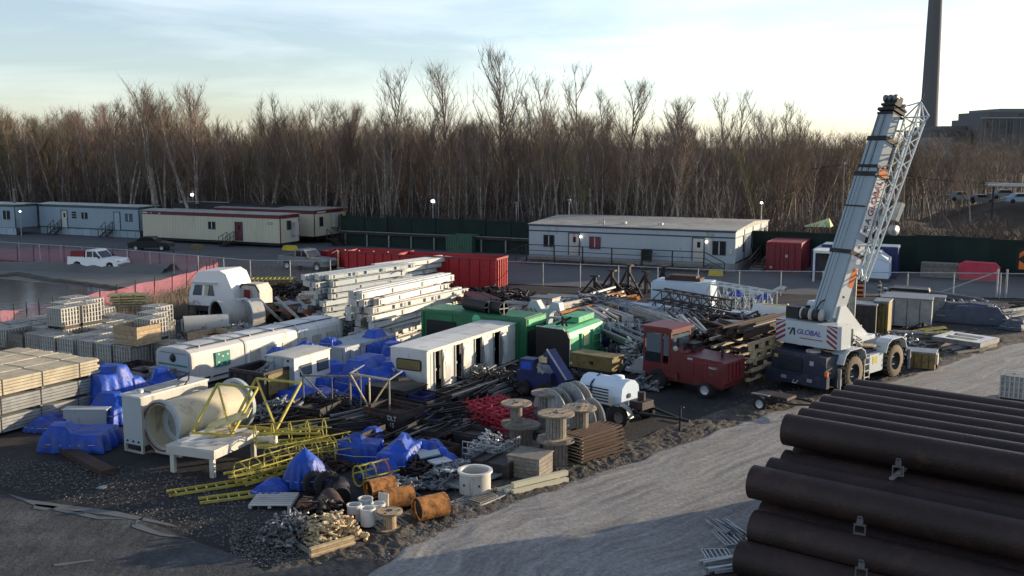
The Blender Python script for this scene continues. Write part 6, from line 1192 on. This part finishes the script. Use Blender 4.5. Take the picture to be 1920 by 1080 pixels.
for k in range(2): p=at(945+k*16,604); t=T('double_pipe','short wide black pipe lying on the green container, %s one'%GL(k),'pipe',(*loc(at(986,680),YA,-1.5-k*.9,.4)[:2],2.62),YA-70,'pipes on the green container'); P('shell',M().pipe((0,0,0),(0,1.9,0),.33,.04,20),'black',t); P('spoke',M().bar((-.3,.02,0),(.3,.02,0),.05).bar((0,.02,-.3),(0,.02,.3),.05),'galv',t)
t=T('lifting_yoke','pale grey lifting yoke with a dipped middle standing behind the green containers','lifting yoke',at(1050,650),YA+2); 
P('yoke',M().prism([(-2.1,2.0),(-1.6,2.0),(-1.35,1.75),(-1.25,1.2),(-.75,1.2),(-.65,1.75),(-.4,2.0),(0,2.0),(-.1,2.4),(-.5,2.45),(-.8,2.0),(-1.2,2.0),(-1.5,2.45),(-1.9,2.4)],0,.5),'palewall',t); P('leg',M().box(-1.15,-.85,.1,.4,0,1.2),'darksteel',t); P('rail',M().box(-2.6,.5,.1,.3,1.5,1.62),'palewall',t)
for k in range(6): bars(['grey steel bars behind the yoke','rusty bars left of the yoke','pale bars by the red container end','dark bars beyond the orange beams','dull channel bars near the fence','brown bars near the black A frames'][k],at(985+k*36,612-k*7),YA+rnd.uniform(-50,20),3.5,14,['steel','rust','offwhite','darksteel','galv','brown'][k],.12,1.5,rnd.uniform(.7,1.2))
# lattice tower sections and tanks
def lat(label,o_,az,L,wd,hh,mt,n_,zz=0,grp=None):
    t=T('lattice_section',label,'lattice section',loc(o_,az,0,0,zz),az,grp); 
    for x in (0,-wd): P('chord',M().bar((x,0,.05),(x,L,.05),.08).bar((x,0,hh),(x,L,hh),.08),mt,t)
    for k in range(n_):
        a=L*k/n_; b=L*(k+1)/n_; P('lacing',M().bar((0,a,.05),(0,b,hh),.05).bar((-wd,a,hh),(-wd,b,.05),.05).bar((0,a,hh),(-wd,b,hh),.05).bar((0,a,.05),(0,a,hh),.05).bar((-wd,a,.05),(-wd,a,hh),.05),mt,t)
    return t
lat('dark lattice section laid flat before the white tank, lower one',at(1400,632),YA-58,8,1.2,.8,'darksteel',9,.4); lat('dark lattice section leaning above the lower one',at(1370,618),YA-62,6,1.0,.7,'darksteel',7,1.1); lat('pale lattice walkway section right of the white tank',at(1455,610),YA-60,5.5,1.2,1.5,'palewall',7,.6); lat('pale lattice section lying left of the white tank',at(1230,612),YA-60,4.5,1.2,.9,'galv',6,.2)
t=T('white_tank_module','white rectangular tank module with two round covers','tank',at(1330,590),YA-4); P('body',M().prism([(-4.0,.3),(0,.3),(0,1.9),(-.15,2.05),(-3.85,2.05),(-4.0,1.9)],0,2.0),'bluepoly',t)
for x in (-2.9,-1.1): P('cover',M().lathe([(0,-.03),(.3,-.03),(.34,0)],22,(x,-.01,1.15),'y'),'palewall',t)
P('bolts',M().box(-3.9,-.1,-.02,-.001,.35,.4),'steel',t); P('top_load',M().box(-3.2,-.8,.5,1.6,2.052,2.25).box(-2.9,-1.1,.6,1.5,2.25,2.4),'brown',t); P('base',M().box(-4.1,.1,-.1,2.1,.1,.29),'darksteel',t)
O('steel_trough','long pale blue steel trough in front of the white tank module','trough',M().box(-9.5,0,0,1.2,.2,.9).box(-9.6,.1,-.1,-.001,.85,.95),'bluepoly',at(1425,618),YA-2)
O('steel_trough','lower pale trough piece left of the long pale blue one','trough',M().box(-4.0,0,0,1.2,.0,.75).box(-4.0,0,-.08,-.001,.2,.26).box(-4.0,0,-.08,-.001,.5,.56),'bluewall',at(1212,640),YA-2)
t=T('frame_rack','white steel rack of upright slats next to the white tank module','rack',at(1440,596),YA-4)
P('rail',M().box(-3.0,0,-.05,.05,1.2,1.32).box(-3.0,0,-.05,.05,.3,.4).box(-3.0,0,1.4,1.5,1.2,1.32),'palewall',t)
for k in range(11): P('slat',M().bar((-2.95+k*.28,-.02,.35),(-2.8+k*.28,.3,1.25),.07),'offwhite' if k%2 else 'darksteel',t)
# dark A frames near the fence
for k in range(5):
    p=at(1115+k*32,560-k*3); t=T('black_stand','black steel stand with crossed legs, %s from the red container toward the tank'%GL(k),'stand',p,YA-10+k*14,'black stands'); h=1.6+.3*(k%3)
    P('post',M().box(-.1,.1,-.1,.1,0,h),'brown' if k%2 else 'black',t); P('brace',M().bar((-1.3,0,0),(0,0,h),.12).bar((1.3,0,0),(0,0,h*.8),.12),'black',t); P('cap',M().box(-.3,.3,-.2,.2,h+.002,h+.12),'darksteel',t)
for k,(px,py,l,m_) in enumerate([(1388,552,'small blue tarp lump on the rack behind the slats','tarp'),(1440,558,'blue tarp lump at the end of the slat rack','tarp')]):
    p=at(px,py,1.6); tarp(l,(p[0],p[1],1.45),YA-4,.6,.5,.3,40+k,base=False)
# round white tank and ring left of crane
t=T('round_tank','white horizontal tank vessel beside the crane counterweight','tank',at(1520,640),YA-2); P('shell',M().lathe([(0,-.2),(.35,-.18),(.65,-.05),(.75,.15),(.75,3.0),(.6,3.25),(0,3.35)],24,(0,0,0),'x'),'white',t,(-3.4,.8,1.1)); P('saddle',M().box(-2.9,-2.7,.3,1.3,0,.5).box(-.9,-.7,.3,1.3,0,.5),'steel',t); P('hand_rail',M().bar((-2.8,.2,1.9),(-.5,.2,1.95),.06),'yellowpale',t)
t=T('ring_flange','curved dull steel ring section standing behind the white tank vessel','ring',at(1466,606),60)
pts=[(1.1*math.cos(a),0,1.1+1.1*math.sin(a)) for a in [R(-100+i*17) for i in range(13)]]; P('ring',M().path([(-p[0],p[1],p[2]) for p in pts],.14,7),'palewall',t); P('foot',M().box(-.4,.5,-.2,.2,0,.1),'steel',t)
# right of crane: grey boxes, dark boxes, slabs
def boxy(label,px,py,az,L,W_,h,mt,name='steel_box',cat='box',lid='steel'):
    t=T(name,label,cat,at(px,py),az); P('body',M().box(-L,0,0,W_,.1,h),mt,t); P('lid',M().box(-L-.04,.04,-.04,W_+.04,h+.002,h+.08),lid,t); P('skid',M().box(-L,-L+.12,0,W_,0,.099).box(-.12,0,0,W_,0,.099),'darksteel',t)
    m=M(); 
    for k in range(4): m.box(-L+L*k/4+.04,-L+L*k/4+.07,-.02,-.001,.15,h-.05)
    P('seam',m,'darksteel',t); return t
boxy('dark steel cabinet right behind the crane boom foot',1640,640,YA-2,1.6,1.2,2.0,'darksteel'); boxy('olive grey steel cabinet with a pale side by the coil posts',1663,636,YA,.8,1.3,2.1,'mustard'); boxy('long grey steel container box beyond the crane turret',1745,618,YA-4,2.9,1.4,1.75,'lumbergrey'); boxy('second grey box behind the long grey one',1770,598,YA-4,3.6,1.2,1.3,'steel')
for k,(px,py,l) in enumerate(((1736,575,'black lidded low dumpster near the fence behind the grey boxes'),(1733,588,'front black lidded dumpster behind the grey boxes'))): 
    t=T('dumpster',l,'dumpster',at(px,py),YA-4); P('body',M().prism([(-2.3,.1),(0,.1),(.15,1.0),(-2.45,1.0)],0,1.1),'darksteel',t); P('lid',M().prism([(-2.5,1.002),(.2,1.002),(.1,1.2),(-2.2,1.25)],-.05,1.15),'black',t); P('rim',M().bar((-2.45,-.06,1.22),(.15,-.06,1.2),.06),'galv',t)
for k in range(3):
    p=at(1648+k*10,566+k*6); t=T('insulator_post','ribbed black and pale insulator post, %s of three by the fence'%GL(k),'insulator',p,0,'insulator posts'); P('core',M().cyl((0,0,0),(0,0,1.5-k*.3),.06,8),'steel',t)
    for q in range(8-k): P('disc',M().cyl((0,0,.2+q*.16),(0,0,.27+q*.16),.13,12),'black' if q%2 else 'offwhite',t)
tarp('long dark grey sheet covered load right of the crane',at(1885,612),YA-2,3.9,2.0,.95,50,'tarpgrey',base=False,flare=.25,name='grey_sheet'); tarp('flat dark tarp beside the pale scrap at the right edge',at(1915,622),YA+15,1.2,2.4,.5,51,'tarpgrey',base=False,name='grey_sheet')
t=T('white_platform','white flat platform deck with cut outs resting on timbers beside the road','platform',at(1835,662),YA+20)
P('deck',M().box(-2.6,0,0,.35,.45,.55).box(-2.6,0,1.9,2.3,.45,.55).box(-2.6,-2.2,.35,1.9,.45,.55).box(-.5,0,.35,1.9,.45,.55).box(-2.2,-.5,1.05,1.25,.45,.55),'white',t); P('inner_frame',M().box(-2.2,-.5,.35,1.05,.35,.44),'darksteel',t); P('yellow_bar',M().box(-1.7,-.6,.55,.75,.452,.52),'yellow',t); P('edge_beam',M().box(-2.6,0,-.06,-.001,.3,.55).box(.001,.06,0,2.3,.3,.55),'steel',t)
for x in (-2.3,-1.2,-.2): P('support',M().box(x,x+.2,.1,2.2,0,.29),'woodgrey',t)
bars('heap of planks and boards under the white platform',at(1800,668),YA+30,2.2,14,'woodgrey',.1,1.4,.25); bars('pale bent scrap bars at the right edge',at(1900,610),YA+30,2.6,14,'offwhite',.1,1.6,1.1,cross=False); bars('dark scrap bars behind the grey sheet',at(1920,592),YA+50,3.4,16,'darksteel',.1,1.8,.9,cross=False); bars('grey pipes lying along the fence at the right',at(1850,575),YA-60,6,12,'steel',.14,.9,.5)
t=boxy('small dark box trailer with pale and red corner at the roadside',1752,697,YA-2,1.35,1.1,.85,'mustard',cat='box'); P('corner',M().box(.005,.12,0,.5,.35,.85),'cream',t); P('tail_light',M().box(.01,.1,.51,.7,.1,.85),'reddark',t)
bars('small scrap bars and a green cylinder heap right of the crane',at(1740,640),YA+40,1.6,12,'yellow',.07,1.0,.7,cross=False); bars('hoses and bent pipes on the ground behind the crane',at(1680,640),YA+70,2.2,14,'galv',.09,1.0,.6,cross=False)
# ---------------- front row of odds and ends ----------------
t=T('steel_drum','big pale round steel tub standing at the road edge','tub',at(891,925),0); P('shell',M().pipe((0,0,.05),(0,0,.72),.50,.04,30),'offwhite',t); P('rim',M().pipe((0,0,.721),(0,0,.79),.56,.1,30),'white',t); P('floor',M().cyl((0,0,.3),(0,0,.33),.45,24),'steel',t)
for a in (.9,2.2,4.0,5.0): P('bolt',M().cyl((.5*math.cos(a),.5*math.sin(a),.4),(.54*math.cos(a),.54*math.sin(a),.4),.03,8),'black',t)
P('base',M().pipe((0,0,0),(0,0,.05),.52,.1,30),'steel',t)
crate('wooden crate with slatted sunlit side left of the front spools',at(1010,905),YA-2,1.15,1.1,.75,'woodgrey',open_=False,n=5)
for k in range(4): O('white_beam','cream square beam, %s of the row in front of the slatted crate'%GL(k),'beam',M().box(-.16,0,0,2.2,0,.16),'cream',loc(at(940,928),YA+24,-.05+k*.2 if k<3 else .2,k*.12,.02 if k<3 else .2),YA+24+rnd.uniform(-2,2),'cream beams at the road edge')
O('dark_box','flat dark boxed frame with rails on top behind the cream beams','box',M().box(-1.5,0,0,1.2,0,.5).box(-1.5,-1.4,-.02,1.2,.502,.58).box(-.1,0,-.02,1.2,.502,.58).box(-1.0,-.9,-.02,1.2,.502,.58),'darksteel',at(955,902),YA)
def grating(label,p,az,L,W_,zz=.02,mt='galv'):
    t=T('steel_grating',label,'grating',(p[0],p[1],zz),az); P('edge',M().bar((-L,0,.04),(0,0,.04),.03,.07).bar((-L,W_,.04),(0,W_,.04),.03,.07).bar((0,0,.04),(0,W_,.04),.03,.07).bar((-L,0,.04),(-L,W_,.04),.03,.07),mt,t); k=.08
    while k<W_: P('slat',M().bar((-L,k,.04),(0,k,.04),.035,.06),mt,t); k+=.13
    return t
grating('steel grating panel lying behind the orange drum at the road edge',at(878,962),YA+10,.9,1.9); grating('second steel grating panel behind the first one',at(870,928),YA+10,1.0,2.0,.15); grating('third grating panel under the pale scrap',at(810,925),YA+20,.9,1.6,.1,'steel')
grating('ribbed pale steel deck panel by the big rusty pipes at the bottom',at(1362,1030),YA+50,1.0,.85,.06,'galv'); grating('second ribbed deck panel partly under the first',at(1330,1062),YA+58,.9,.7,.04,'galv')
bars('loose pale boards beside the ribbed deck panels',at(1330,1078),YA+45,1.3,6,'galv',.09,.7,.12,cross=False); bars('bent steel scrap at the end of the rusty pipes',at(1400,1008),YA-50,1.0,16,'galv',.05,.7,.22,cross=False)
def drumc(label,px,py,az,L,r,mt,openend=True,z=0,tilt=0):
    t=T('steel_pipe_piece',label,'pipe piece',(*at(px,py),z),az); P('shell',M().pipe((0,0,r),(0,L,r+tilt),r,.035,26),mt,t); P('end_plate',M().lathe([(0,0),(r-.04,0)],24,(0,.12,r),'y'),'darksteel' if openend else mt,t); return t  # dark disc in the open end stands for the shade there
drumc('bright orange rusty pipe piece nearest the road',782,978,YA+28,.95,.36,'orangerust'); drumc('orange rusty pipe piece behind the white buckets',718,958,YA+32,.95,.33,'orangerust'); drumc('orange pipe piece left of it, further back',690,938,YA+25,.9,.31,'orangerust',z=.02)
drumc('dark pipe piece with flange behind the rusty heap',632,975,YA-50,1.2,.30,'brown'); drumc('dark rusty pipe piece farthest to the pallet side',590,985,YA-56,1.0,.27,'rust'); drumc('black pipe piece under the yellow hoop',640,950,YA-40,1.1,.3,'darksteel')
def tyre_(label,p,az,r,w_,rot):
    t=T('loose_tyre',label,'tyre',p,az); o=P('tyre',M().lathe([(r*.55,-w_/2),(r*.92,-w_/2),(r,-w_*.3),(r,w_*.3),(r*.92,w_/2),(r*.55,w_/2),(r*.5,0),(r*.55,-w_/2)],26,(0,0,0),'x'),'tyre',t,(0,0,r)); m=M()
    for k in range(20): m.box(-w_*.5,w_*.5,-.02,.02,r*.97,r*1.03,Matrix.Rotation(2*math.pi*k/20,4,'X'))
    P('tread',m,'tyre',t,(0,0,r)); return t
tyre_('big black tractor tyre standing between the blue tarps at the front',at(615,932),YA+40,.42,.3,0); tyre_('second tyre close behind the first one',at(590,925),YA+30,.36,.26,0)
t=T('yellow_hoop','yellow and orange hooped guard frame standing before the blue wedge','guard frame',at(672,912),YA+20); pts=[(.33*math.cos(a),0,.34+.34*math.sin(a)) for a in [2*math.pi*i/18 for i in range(19)]]
for y in (0,.5,1.0): P('hoop',M().path([(p[0],p[1]+y,p[2]) for p in pts],.03,6),'yellow' if y<1 else 'orange',t)
P('tie_bar',M().bar((.33,0,.34),(.33,1.4,.34),.04).bar((-.33,0,.34),(-.33,1.0,.34),.04).bar((0,0,.68),(0,1.2,.68),.04).bar((0,0,.0),(0,1.2,.02),.04),'yellow',t)
for k,(px,py,r,h,l) in enumerate(((690,990,.215,.50,'tall white bucket nearest the road of the bucket group'),(665,982,.21,.48,'white bucket at the left of the group with a dark mouth'),(710,978,.20,.46,'white bucket at the right of the group'),(686,968,.21,.46,'rear white bucket of the group'))):
    t=T('white_bucket',l,'bucket',(*at(px,py),.1),k*20); P('shell',M().pipe((0,0,0),(0,0,h),r,.03,20),'white',t); P('rim',M().pipe((0,0,h-.03),(0,0,h+.015),r+.015,.04,20),'white',t); P('bottom',M().cyl((0,0,.05),(0,0,.08),r-.03,16),'black',t)
O('white_board','white upright panel behind the buckets','panel',M().box(-.35,0,0,.05,.05,.75),'offwhite',at(728,972),YA); O('red_box','small dark red box left of the buckets','box',M().box(-.2,0,0,.2,.05,.32).box(-.22,.02,-.02,.22,.322,.35),'red',at(658,992),YA)
def pallet(label,p,az,L=1.2,W_=1.0,zz=0,mt='woodgrey'):
    t=T('wooden_pallet',label,'pallet',(p[0],p[1],zz),az)
    for k in range(7): P('slat',M().box(-L,0,k*W_/7+.01,(k+1)*W_/7-.04,.1,.13),mt,t)
    for x in (-L,-L/2-.05,-.1): P('runner',M().box(x,x+.1,0,W_,.02,.099),mt,t)
    return t
pallet('pale grey pallet under the white buckets and red box',at(708,1000),YA+28,.95,1.0); pallet('pallet with white edge under the peaked blue tarp',at(545,955),YA-28,1.3,1.2,0,'offwhite'); pallet('pallet sticking out under the gratings',at(900,950),YA+10,.5,.9)
# heap of scrap clamps, sunlit side put into pale colour, on a timber skid
t=T('timber_skid','timber skid with pale sunlit edge boards under the scrap clamps','skid',at(582,1048),YA+20)
for k in range(4): P('board',M().box(.0-.06,.0+.06,0,1.35,.02+k*.075,.08+k*.075),'woodpale' if k%2 else 'wood',t)
for k in range(4): P('runner',M().box(-1.4,-.07,.1+k*.38,.2+k*.38,.02,.12),'woodgrey',t)
heap('scrap_heap','heap of scaffold clamps and twisted fittings, sunlit side given as pale colour',600,1040,YA+20,1.4,1.5,.75,300,'woodpale',1,.04,.38); heap('scrap_heap','dark heap of twisted fittings left of the timber skid',535,1035,YA+10,1.3,1.5,.7,280,'steel',2,.04,.4); heap('scrap_heap','dark fittings on the scrap heap behind the timber skid',610,1000,YA+10,1.5,.9,.85,190,'darksteel',3,.04,.42)
heap('scrap_heap','grey tangle of scaffold couplers in a crate left of the front spools',932,878,YA,1.4,1.5,.95,380,'galv',4,.03,.34); heap('scrap_heap','dark small fittings in front of the coupler crate',935,895,YA,1.5,.7,.45,180,'darksteel',5)
heap('scrap_heap','pale grey scrap plates and pipes behind the gratings',830,925,YA+10,1.3,2.2,.5,220,'steel',6,.05,.5); heap('scrap_heap','mixed scrap between the blue wedge and the tub',855,905,YA+10,1.0,1.4,.45,150,'galv',7,.04,.4); heap('scrap_heap','brown debris under the ladder cages',560,905,YA+20,2.4,2.2,.4,260,'brown',8,.05,.5)
heap('scrap_heap','scrap machine parts behind the booth and compactor',1230,735,YA,1.2,2.4,.7,200,'steel',9,.07,.6); heap('scrap_heap','tangled machine scrap left of the red cab',1195,700,YA,1.4,2.2,1.4,260,'galv',10,.06,.6); heap('scrap_heap','scrap below the tall beam stack',645,650,YA,2.2,4,1.3,380,'steel',12,.06,.9); heap('scrap_heap','loose cleats and rods between the beam stacks and cradles',600,612,YA,3,4,1.1,380,'galv',13,.06,.9)
heap('scrap_heap','jumble of pipes and fittings behind the reels',1150,610,YA,5,5,1.3,520,'steel',14,.08,1.2); heap('scrap_heap','jumbled racks and rods left of the crane',1450,655,YA,6,4,1.4,520,'darksteel',15,.08,1.2); heap('scrap_heap','small rubbish along the fence right of the crane',1905,590,YA-30,8,3,.6,300,'steel',16,.08,.9); heap('scrap_heap','brown machine scrap behind the red machine',1290,705,YA,2.6,2.5,1.5,300,'brown',17,.07,.8)
# long bars on the ground at left
O('ground_plank','pale long bar lying on the gravel at the left picture edge','bar',M().bar((0,0,.06),(2.6,0,.06),.07),'lumbergrey',at(-60,926),62); O('ground_plank','dark brown long low block at the left edge','plank',M().box(-3.6,.0,0,.5,0,.18),'brown',at(190,893),YA+16); O('bent_plate','small bent pale plate on the dark gravel','plate',M().prism([(-.2,0),(.1,0),(.2,.12),(-.1,.05)],0,.15),'palewall',at(188,917),20)  # the dark brown piece is a single long low block
# tote at right edge
p=at(1925,757); tote('caged white tote cut off by the picture edge beside the road',p,YA+5,None)
# extra clutter where the photo is packed
ex=[(905,632,3.5,2.5,1.0,260,'steel','behind the green container top'),(1010,585,5,3,.9,300,'darksteel','between the red container and the yoke'),(1090,600,4,3,1.0,260,'offwhite','right of the yoke near the fence'),(960,560,4,2.5,.5,160,'darksteel','at the foot of the red container end'),
 (560,560,4,3,.8,260,'darksteel','left of the grey beam stack'),(520,585,3.5,2.5,.7,220,'brown','behind the rusty cradles'),(640,690,2,2.5,.8,160,'steel','beside the steel cabinet row'),(1280,640,4,2.5,1.0,260,'steel','under the long grey pipes'),(1360,680,3,2.5,1.3,240,'brown','between the red cab and the timber racks'),
 (1180,560,3.5,2.5,.8,220,'brown','left of the white tank module'),(1420,585,4,2,.7,180,'steel','below the slat rack'),(1560,655,3,2,.7,160,'darksteel','left of the crane counterweight'),(1720,660,3,2.5,.5,180,'steel','behind the rear crane wheel'),(1790,640,3,2,.5,160,'darksteel','before the grey sheet'),(760,690,1.5,2.5,.8,130,'darksteel','between the blue heap and booth'),(480,640,4,1.5,.7,200,'coilgrey','behind the pod')]
for k,(px,py,L,W_,h,n_,m_,w_) in enumerate(ex): heap('scrap_heap','mixed scrap and fittings '+w_,px,py,YA,L,W_,h,n_,m_,60+k,.07,.95)
pk=[(1035,600,1.6,1.1,1.3,'offwhite','pale steel box beyond the yoke'),(1130,622,1.5,1.0,1.2,'steel','grey steel box left of the long grey pipes'),(985,600,1.8,1.2,.9,'brown','rusty steel box beyond the green container'),(540,600,1.4,1.2,.9,'lumbergrey','grey steel box among the rusty cradles'),(1255,622,1.6,1.1,.9,'palewall','pale steel box before the lattice sections'),(1600,650,1.2,1,1.0,'steel','grey steel box just behind the turret'),(1075,588,2.0,1.2,1.0,'orangerust','orange brown steel box near the black stands'),(1390,650,1.5,1.1,1.2,'darksteel','dark steel box among the racks left of the crane')]
for px,py,L,W_,h,m_,l in pk: boxy(l,px,py,YA+rnd.uniform(-12,12),L,W_,h,m_)
for k,(px,py,az,L,m_,zz) in enumerate([(930,610,YA+40,4,'offwhite',.3),(1060,640,YA-35,4,'steel',.9),(1120,592,YA+15,4.5,'orangerust',.3),(1165,640,YA-40,4,'offwhite',.8),(1250,600,YA-62,5,'galv',.2),(1330,668,YA-30,4,'galv',1.0),(1440,668,YA-50,4,'brown',.8),(1500,625,YA-55,4,'steel',.3),(560,580,YA+60,4,'offwhite',.4),(500,600,YA+30,3.5,'brown',.3),(590,650,YA+5,4,'steel',.3),(870,600,YA+45,4,'palewall',.3)]):
    bars(['white channels beyond the green container','grey bars over the reels','orange brown bars under the black stands','white bars across the reels top','pale bars under the lattice sections','pale pipes over the dark rods behind the red cab','brown bars left of the counterweight','grey bars before the round tank','white bars behind the cab panels','brown bars in front of the white cab','grey bars along the pod far end','pale bars between beams and green container'][k],at(px,py),az,L,16,m_,.11,1.6,.6,zz=zz,cross=False)
for k,(px,py,L,W_,h,n_,m_,w_) in enumerate([(470,655,3,1.5,.8,200,'steel','left of the pod shoulder'),(980,745,3,2,.8,220,'darksteel','between booth and blue machine'),(920,725,3,2,.7,180,'steel','in front of the booth doors'),(640,790,3,2,.7,220,'darksteel','right of the skip'),(540,800,2.2,1.6,.7,180,'steel','by the bench end'),(250,742,3,1.2,.6,150,'darksteel','behind the small tarps'),(1110,735,2,1.5,.6,140,'darksteel','in front of the mustard chest'),(800,905,1.6,1.4,.4,140,'darksteel','behind the gratings'),(760,935,1.4,1.0,.35,120,'steel','behind the orange pipe pieces'),(1240,600,4,2,.8,200,'palewall','left of the lattice sections'),(1500,600,4,2,.7,180,'steel','by the round tank'),(600,585,3,2.5,.9,220,'offwhite','beside the cab and beam stacks'),(1360,715,2.6,1.2,.9,180,'brown','under the timber racks')]): heap('scrap_heap','mixed fittings and rods '+w_,px,py,YA,L,W_,h,n_,m_,90+k,.055,.8)
for k in range(4): crate('dark bin with rails, %s from the pod in the row before the totes'%GL(k),loc(at(330,738),YA,-.3-k*1.75,rnd.uniform(-.3,.3)),YA+rnd.uniform(-4,4),1.5,1.3,.65,('darksteel','lumbergrey','black','woodgrey')[k],inner='darksteel') if k else None
tarp('low blue tarp bundle among the dark crates in the middle',at(700,838),YA+10,.9,.8,.5,61,base=False); tarp('small blue tarp bundle left of the red scaffold frames',at(800,795),YA-10,.8,.7,.45,62,base=False); tarp('faded blue tarp roll behind the dark skip',at(548,785),YA+15,1.3,.7,.5,63,base=False)
for k in range(5): O('galv_sheet','pale bent sheet lying on the scrap, %s from the tub toward the ladders'%GL(k),'sheet',M().prism([(-.5,0),(0,.04),(.02,.1),(-.5,.06)],0,.7),'galv' if k%2 else 'palewall',(*at(845-k*28,912-k*13),.42),YA+k*23,rot=(.15*(k%3-1),.12))
# hoses and small fittings of the crane
P('hydraulic_hose',M().path([(.45,-1.9,2.4),(.9,-1.2,2.5),(1.05,-.4,2.1),(.7,.2,1.9)],.035,6),'black',crane); P('hydraulic_hose',M().path([(-.5,-2.3,3.2),(-.2,-1.9,3.9),(.3,-1.5,4.2)],.03,6),'black',crane); P('hydraulic_hose',M().path([(1.0,-2.6,1.8),(1.3,-1.6,2.2),(1.1,-.6,2.15)],.03,6),'black',crane)
P('hand_rail',M().path([(.9,-2.4,1.6),(.9,-2.4,2.3),(1.1,-.9,2.35),(1.1,-.9,1.6)],.025,6),'galv',crane); P('warning_plate',M().box(-1.3,-1.05,-3.915,-3.905,1.45,1.6),'yellow',crane); P('warning_plate',M().box(.5,.7,-3.915,-3.905,1.3,1.5),'textgrey',crane); P('tow_hook',M().path([(-.1,-4.16,.6),(-.1,-4.3,.5),(.1,-4.3,.5),(.1,-4.16,.6)],.03,6),'galv',crane)
t=T('wire_cage','grey wire cage holding the tangle of couplers left of the front spools','cage',at(935,880),YA)
for z in (.12,.34,.56,.78): P('hoop_wire',M().bar((-1.45,0,z),(0,0,z),.035),'galv',t); P('hoop_wire',M().bar((0,0,z),(0,1.5,z),.035),'galv',t)
for k in range(8): P('upright_wire',M().bar((-1.45+k*.207,0,0),(-1.45+k*.207,0,.8),.025),'galv',t)
for k in range(8): P('upright_wire',M().bar((0,k*.214,0),(0,k*.214,.8),.025),'galv',t)
# ---------------- big rusty pipes ----------------
PA=38.; nn=(math.sin(R(PA)),math.cos(R(PA))); axv=(math.sin(R(PA-90)),math.cos(R(PA-90))); DP=.91
def bigpipe(off,zc,t_end,label,k):
    p=26.7+off*DP; L=13.5; e=t_end+rnd.uniform(-.1,.08)
    x=nn[0]*p+axv[0]*e; y=nn[1]*p+axv[1]*e
    t=T('steel_pile_pipe',label,'pipe',(x,y,zc),PA,'big rusty pipes'); P('shell',M().pipe((0,0,0),(L,0,0),DP/2-.004,.03,44),'piperust',t); P('end_rim',M().pipe((-.006,0,0),(-.001,0,0),DP/2-.002,.035,44),'steelrim',t)
    return t
mat('clampgrey',(.11,.11,.11),.7); mat('steelrim',(.20,.16,.15),.6,.2,.2,3)
tz=3.5-DP/2; dz=.98
for k in range(7): bigpipe(k*1.0,tz,10.95+.12*(k==0)-.0*k,'big rusty pipe, %s of the top layer counting from us'%GL(k),k)
for k in range(8): bigpipe(-2.3+k*1.02,tz-dz,10.95 if k<2 else 10.9,'big rusty pipe, %s of the second layer from the top counting from us'%GL(k),k)
for k in range(9): bigpipe(-3.0+k*1.02,tz-2*dz,10.75,'big rusty pipe, %s of the third layer counting from us'%GL(k),k) 
for k in range(10): bigpipe(-3.7+k*1.02,.455,10.75,'big rusty pipe, %s of the lowest layer counting from us'%GL(k),k)
for k,(lv,off) in enumerate(((1,-1.9),(2,-2.6),(3,-3.3))):
    for x in (3.2,9.5):
        p=26.7+off*DP; e=11.0-x; O('timber_spacer','timber spacer bar under pipe layer, %s from the top, at the %s end'%(GL(k),'open' if x<5 else 'hidden'),'spacer',M().box(0,.12,.7,7.6,-.05,0),'woodgrey',(nn[0]*p+axv[0]*e,nn[1]*p+axv[1]*e,(3.5-dz*lv if lv<3 else .98)+.045),PA,'timber spacers')
for k,(px,py,zz,l) in enumerate(((1683,893,2.75,'steel strap clamp hanging between the top and second pipe layer'),(1611,1003,1.75,'steel strap clamp hanging between the second and third pipe layer'),(1614,1085,.95,'steel strap clamp lowest down the pipe pile'))):
    x_,y_=at(px,py,zz); t=T('strap_clamp',l,'clamp',(x_,y_,zz),PA-10); P('frame',M().box(-.14,-.11,0,.05,0,.26).box(.11,.14,0,.05,0,.26).box(-.11,.11,0,.05,0,.04).box(-.11,.11,0,.05,.22,.26),'clampgrey',t); P('ratchet',M().box(-.07,.07,-.04,.05,.261,.38),'clampgrey',t); P('hook',M().path([(-.03,0,.38),(-.05,0,.45),(.05,0,.45),(.03,0,.38)],.02,5),'clampgrey',t)
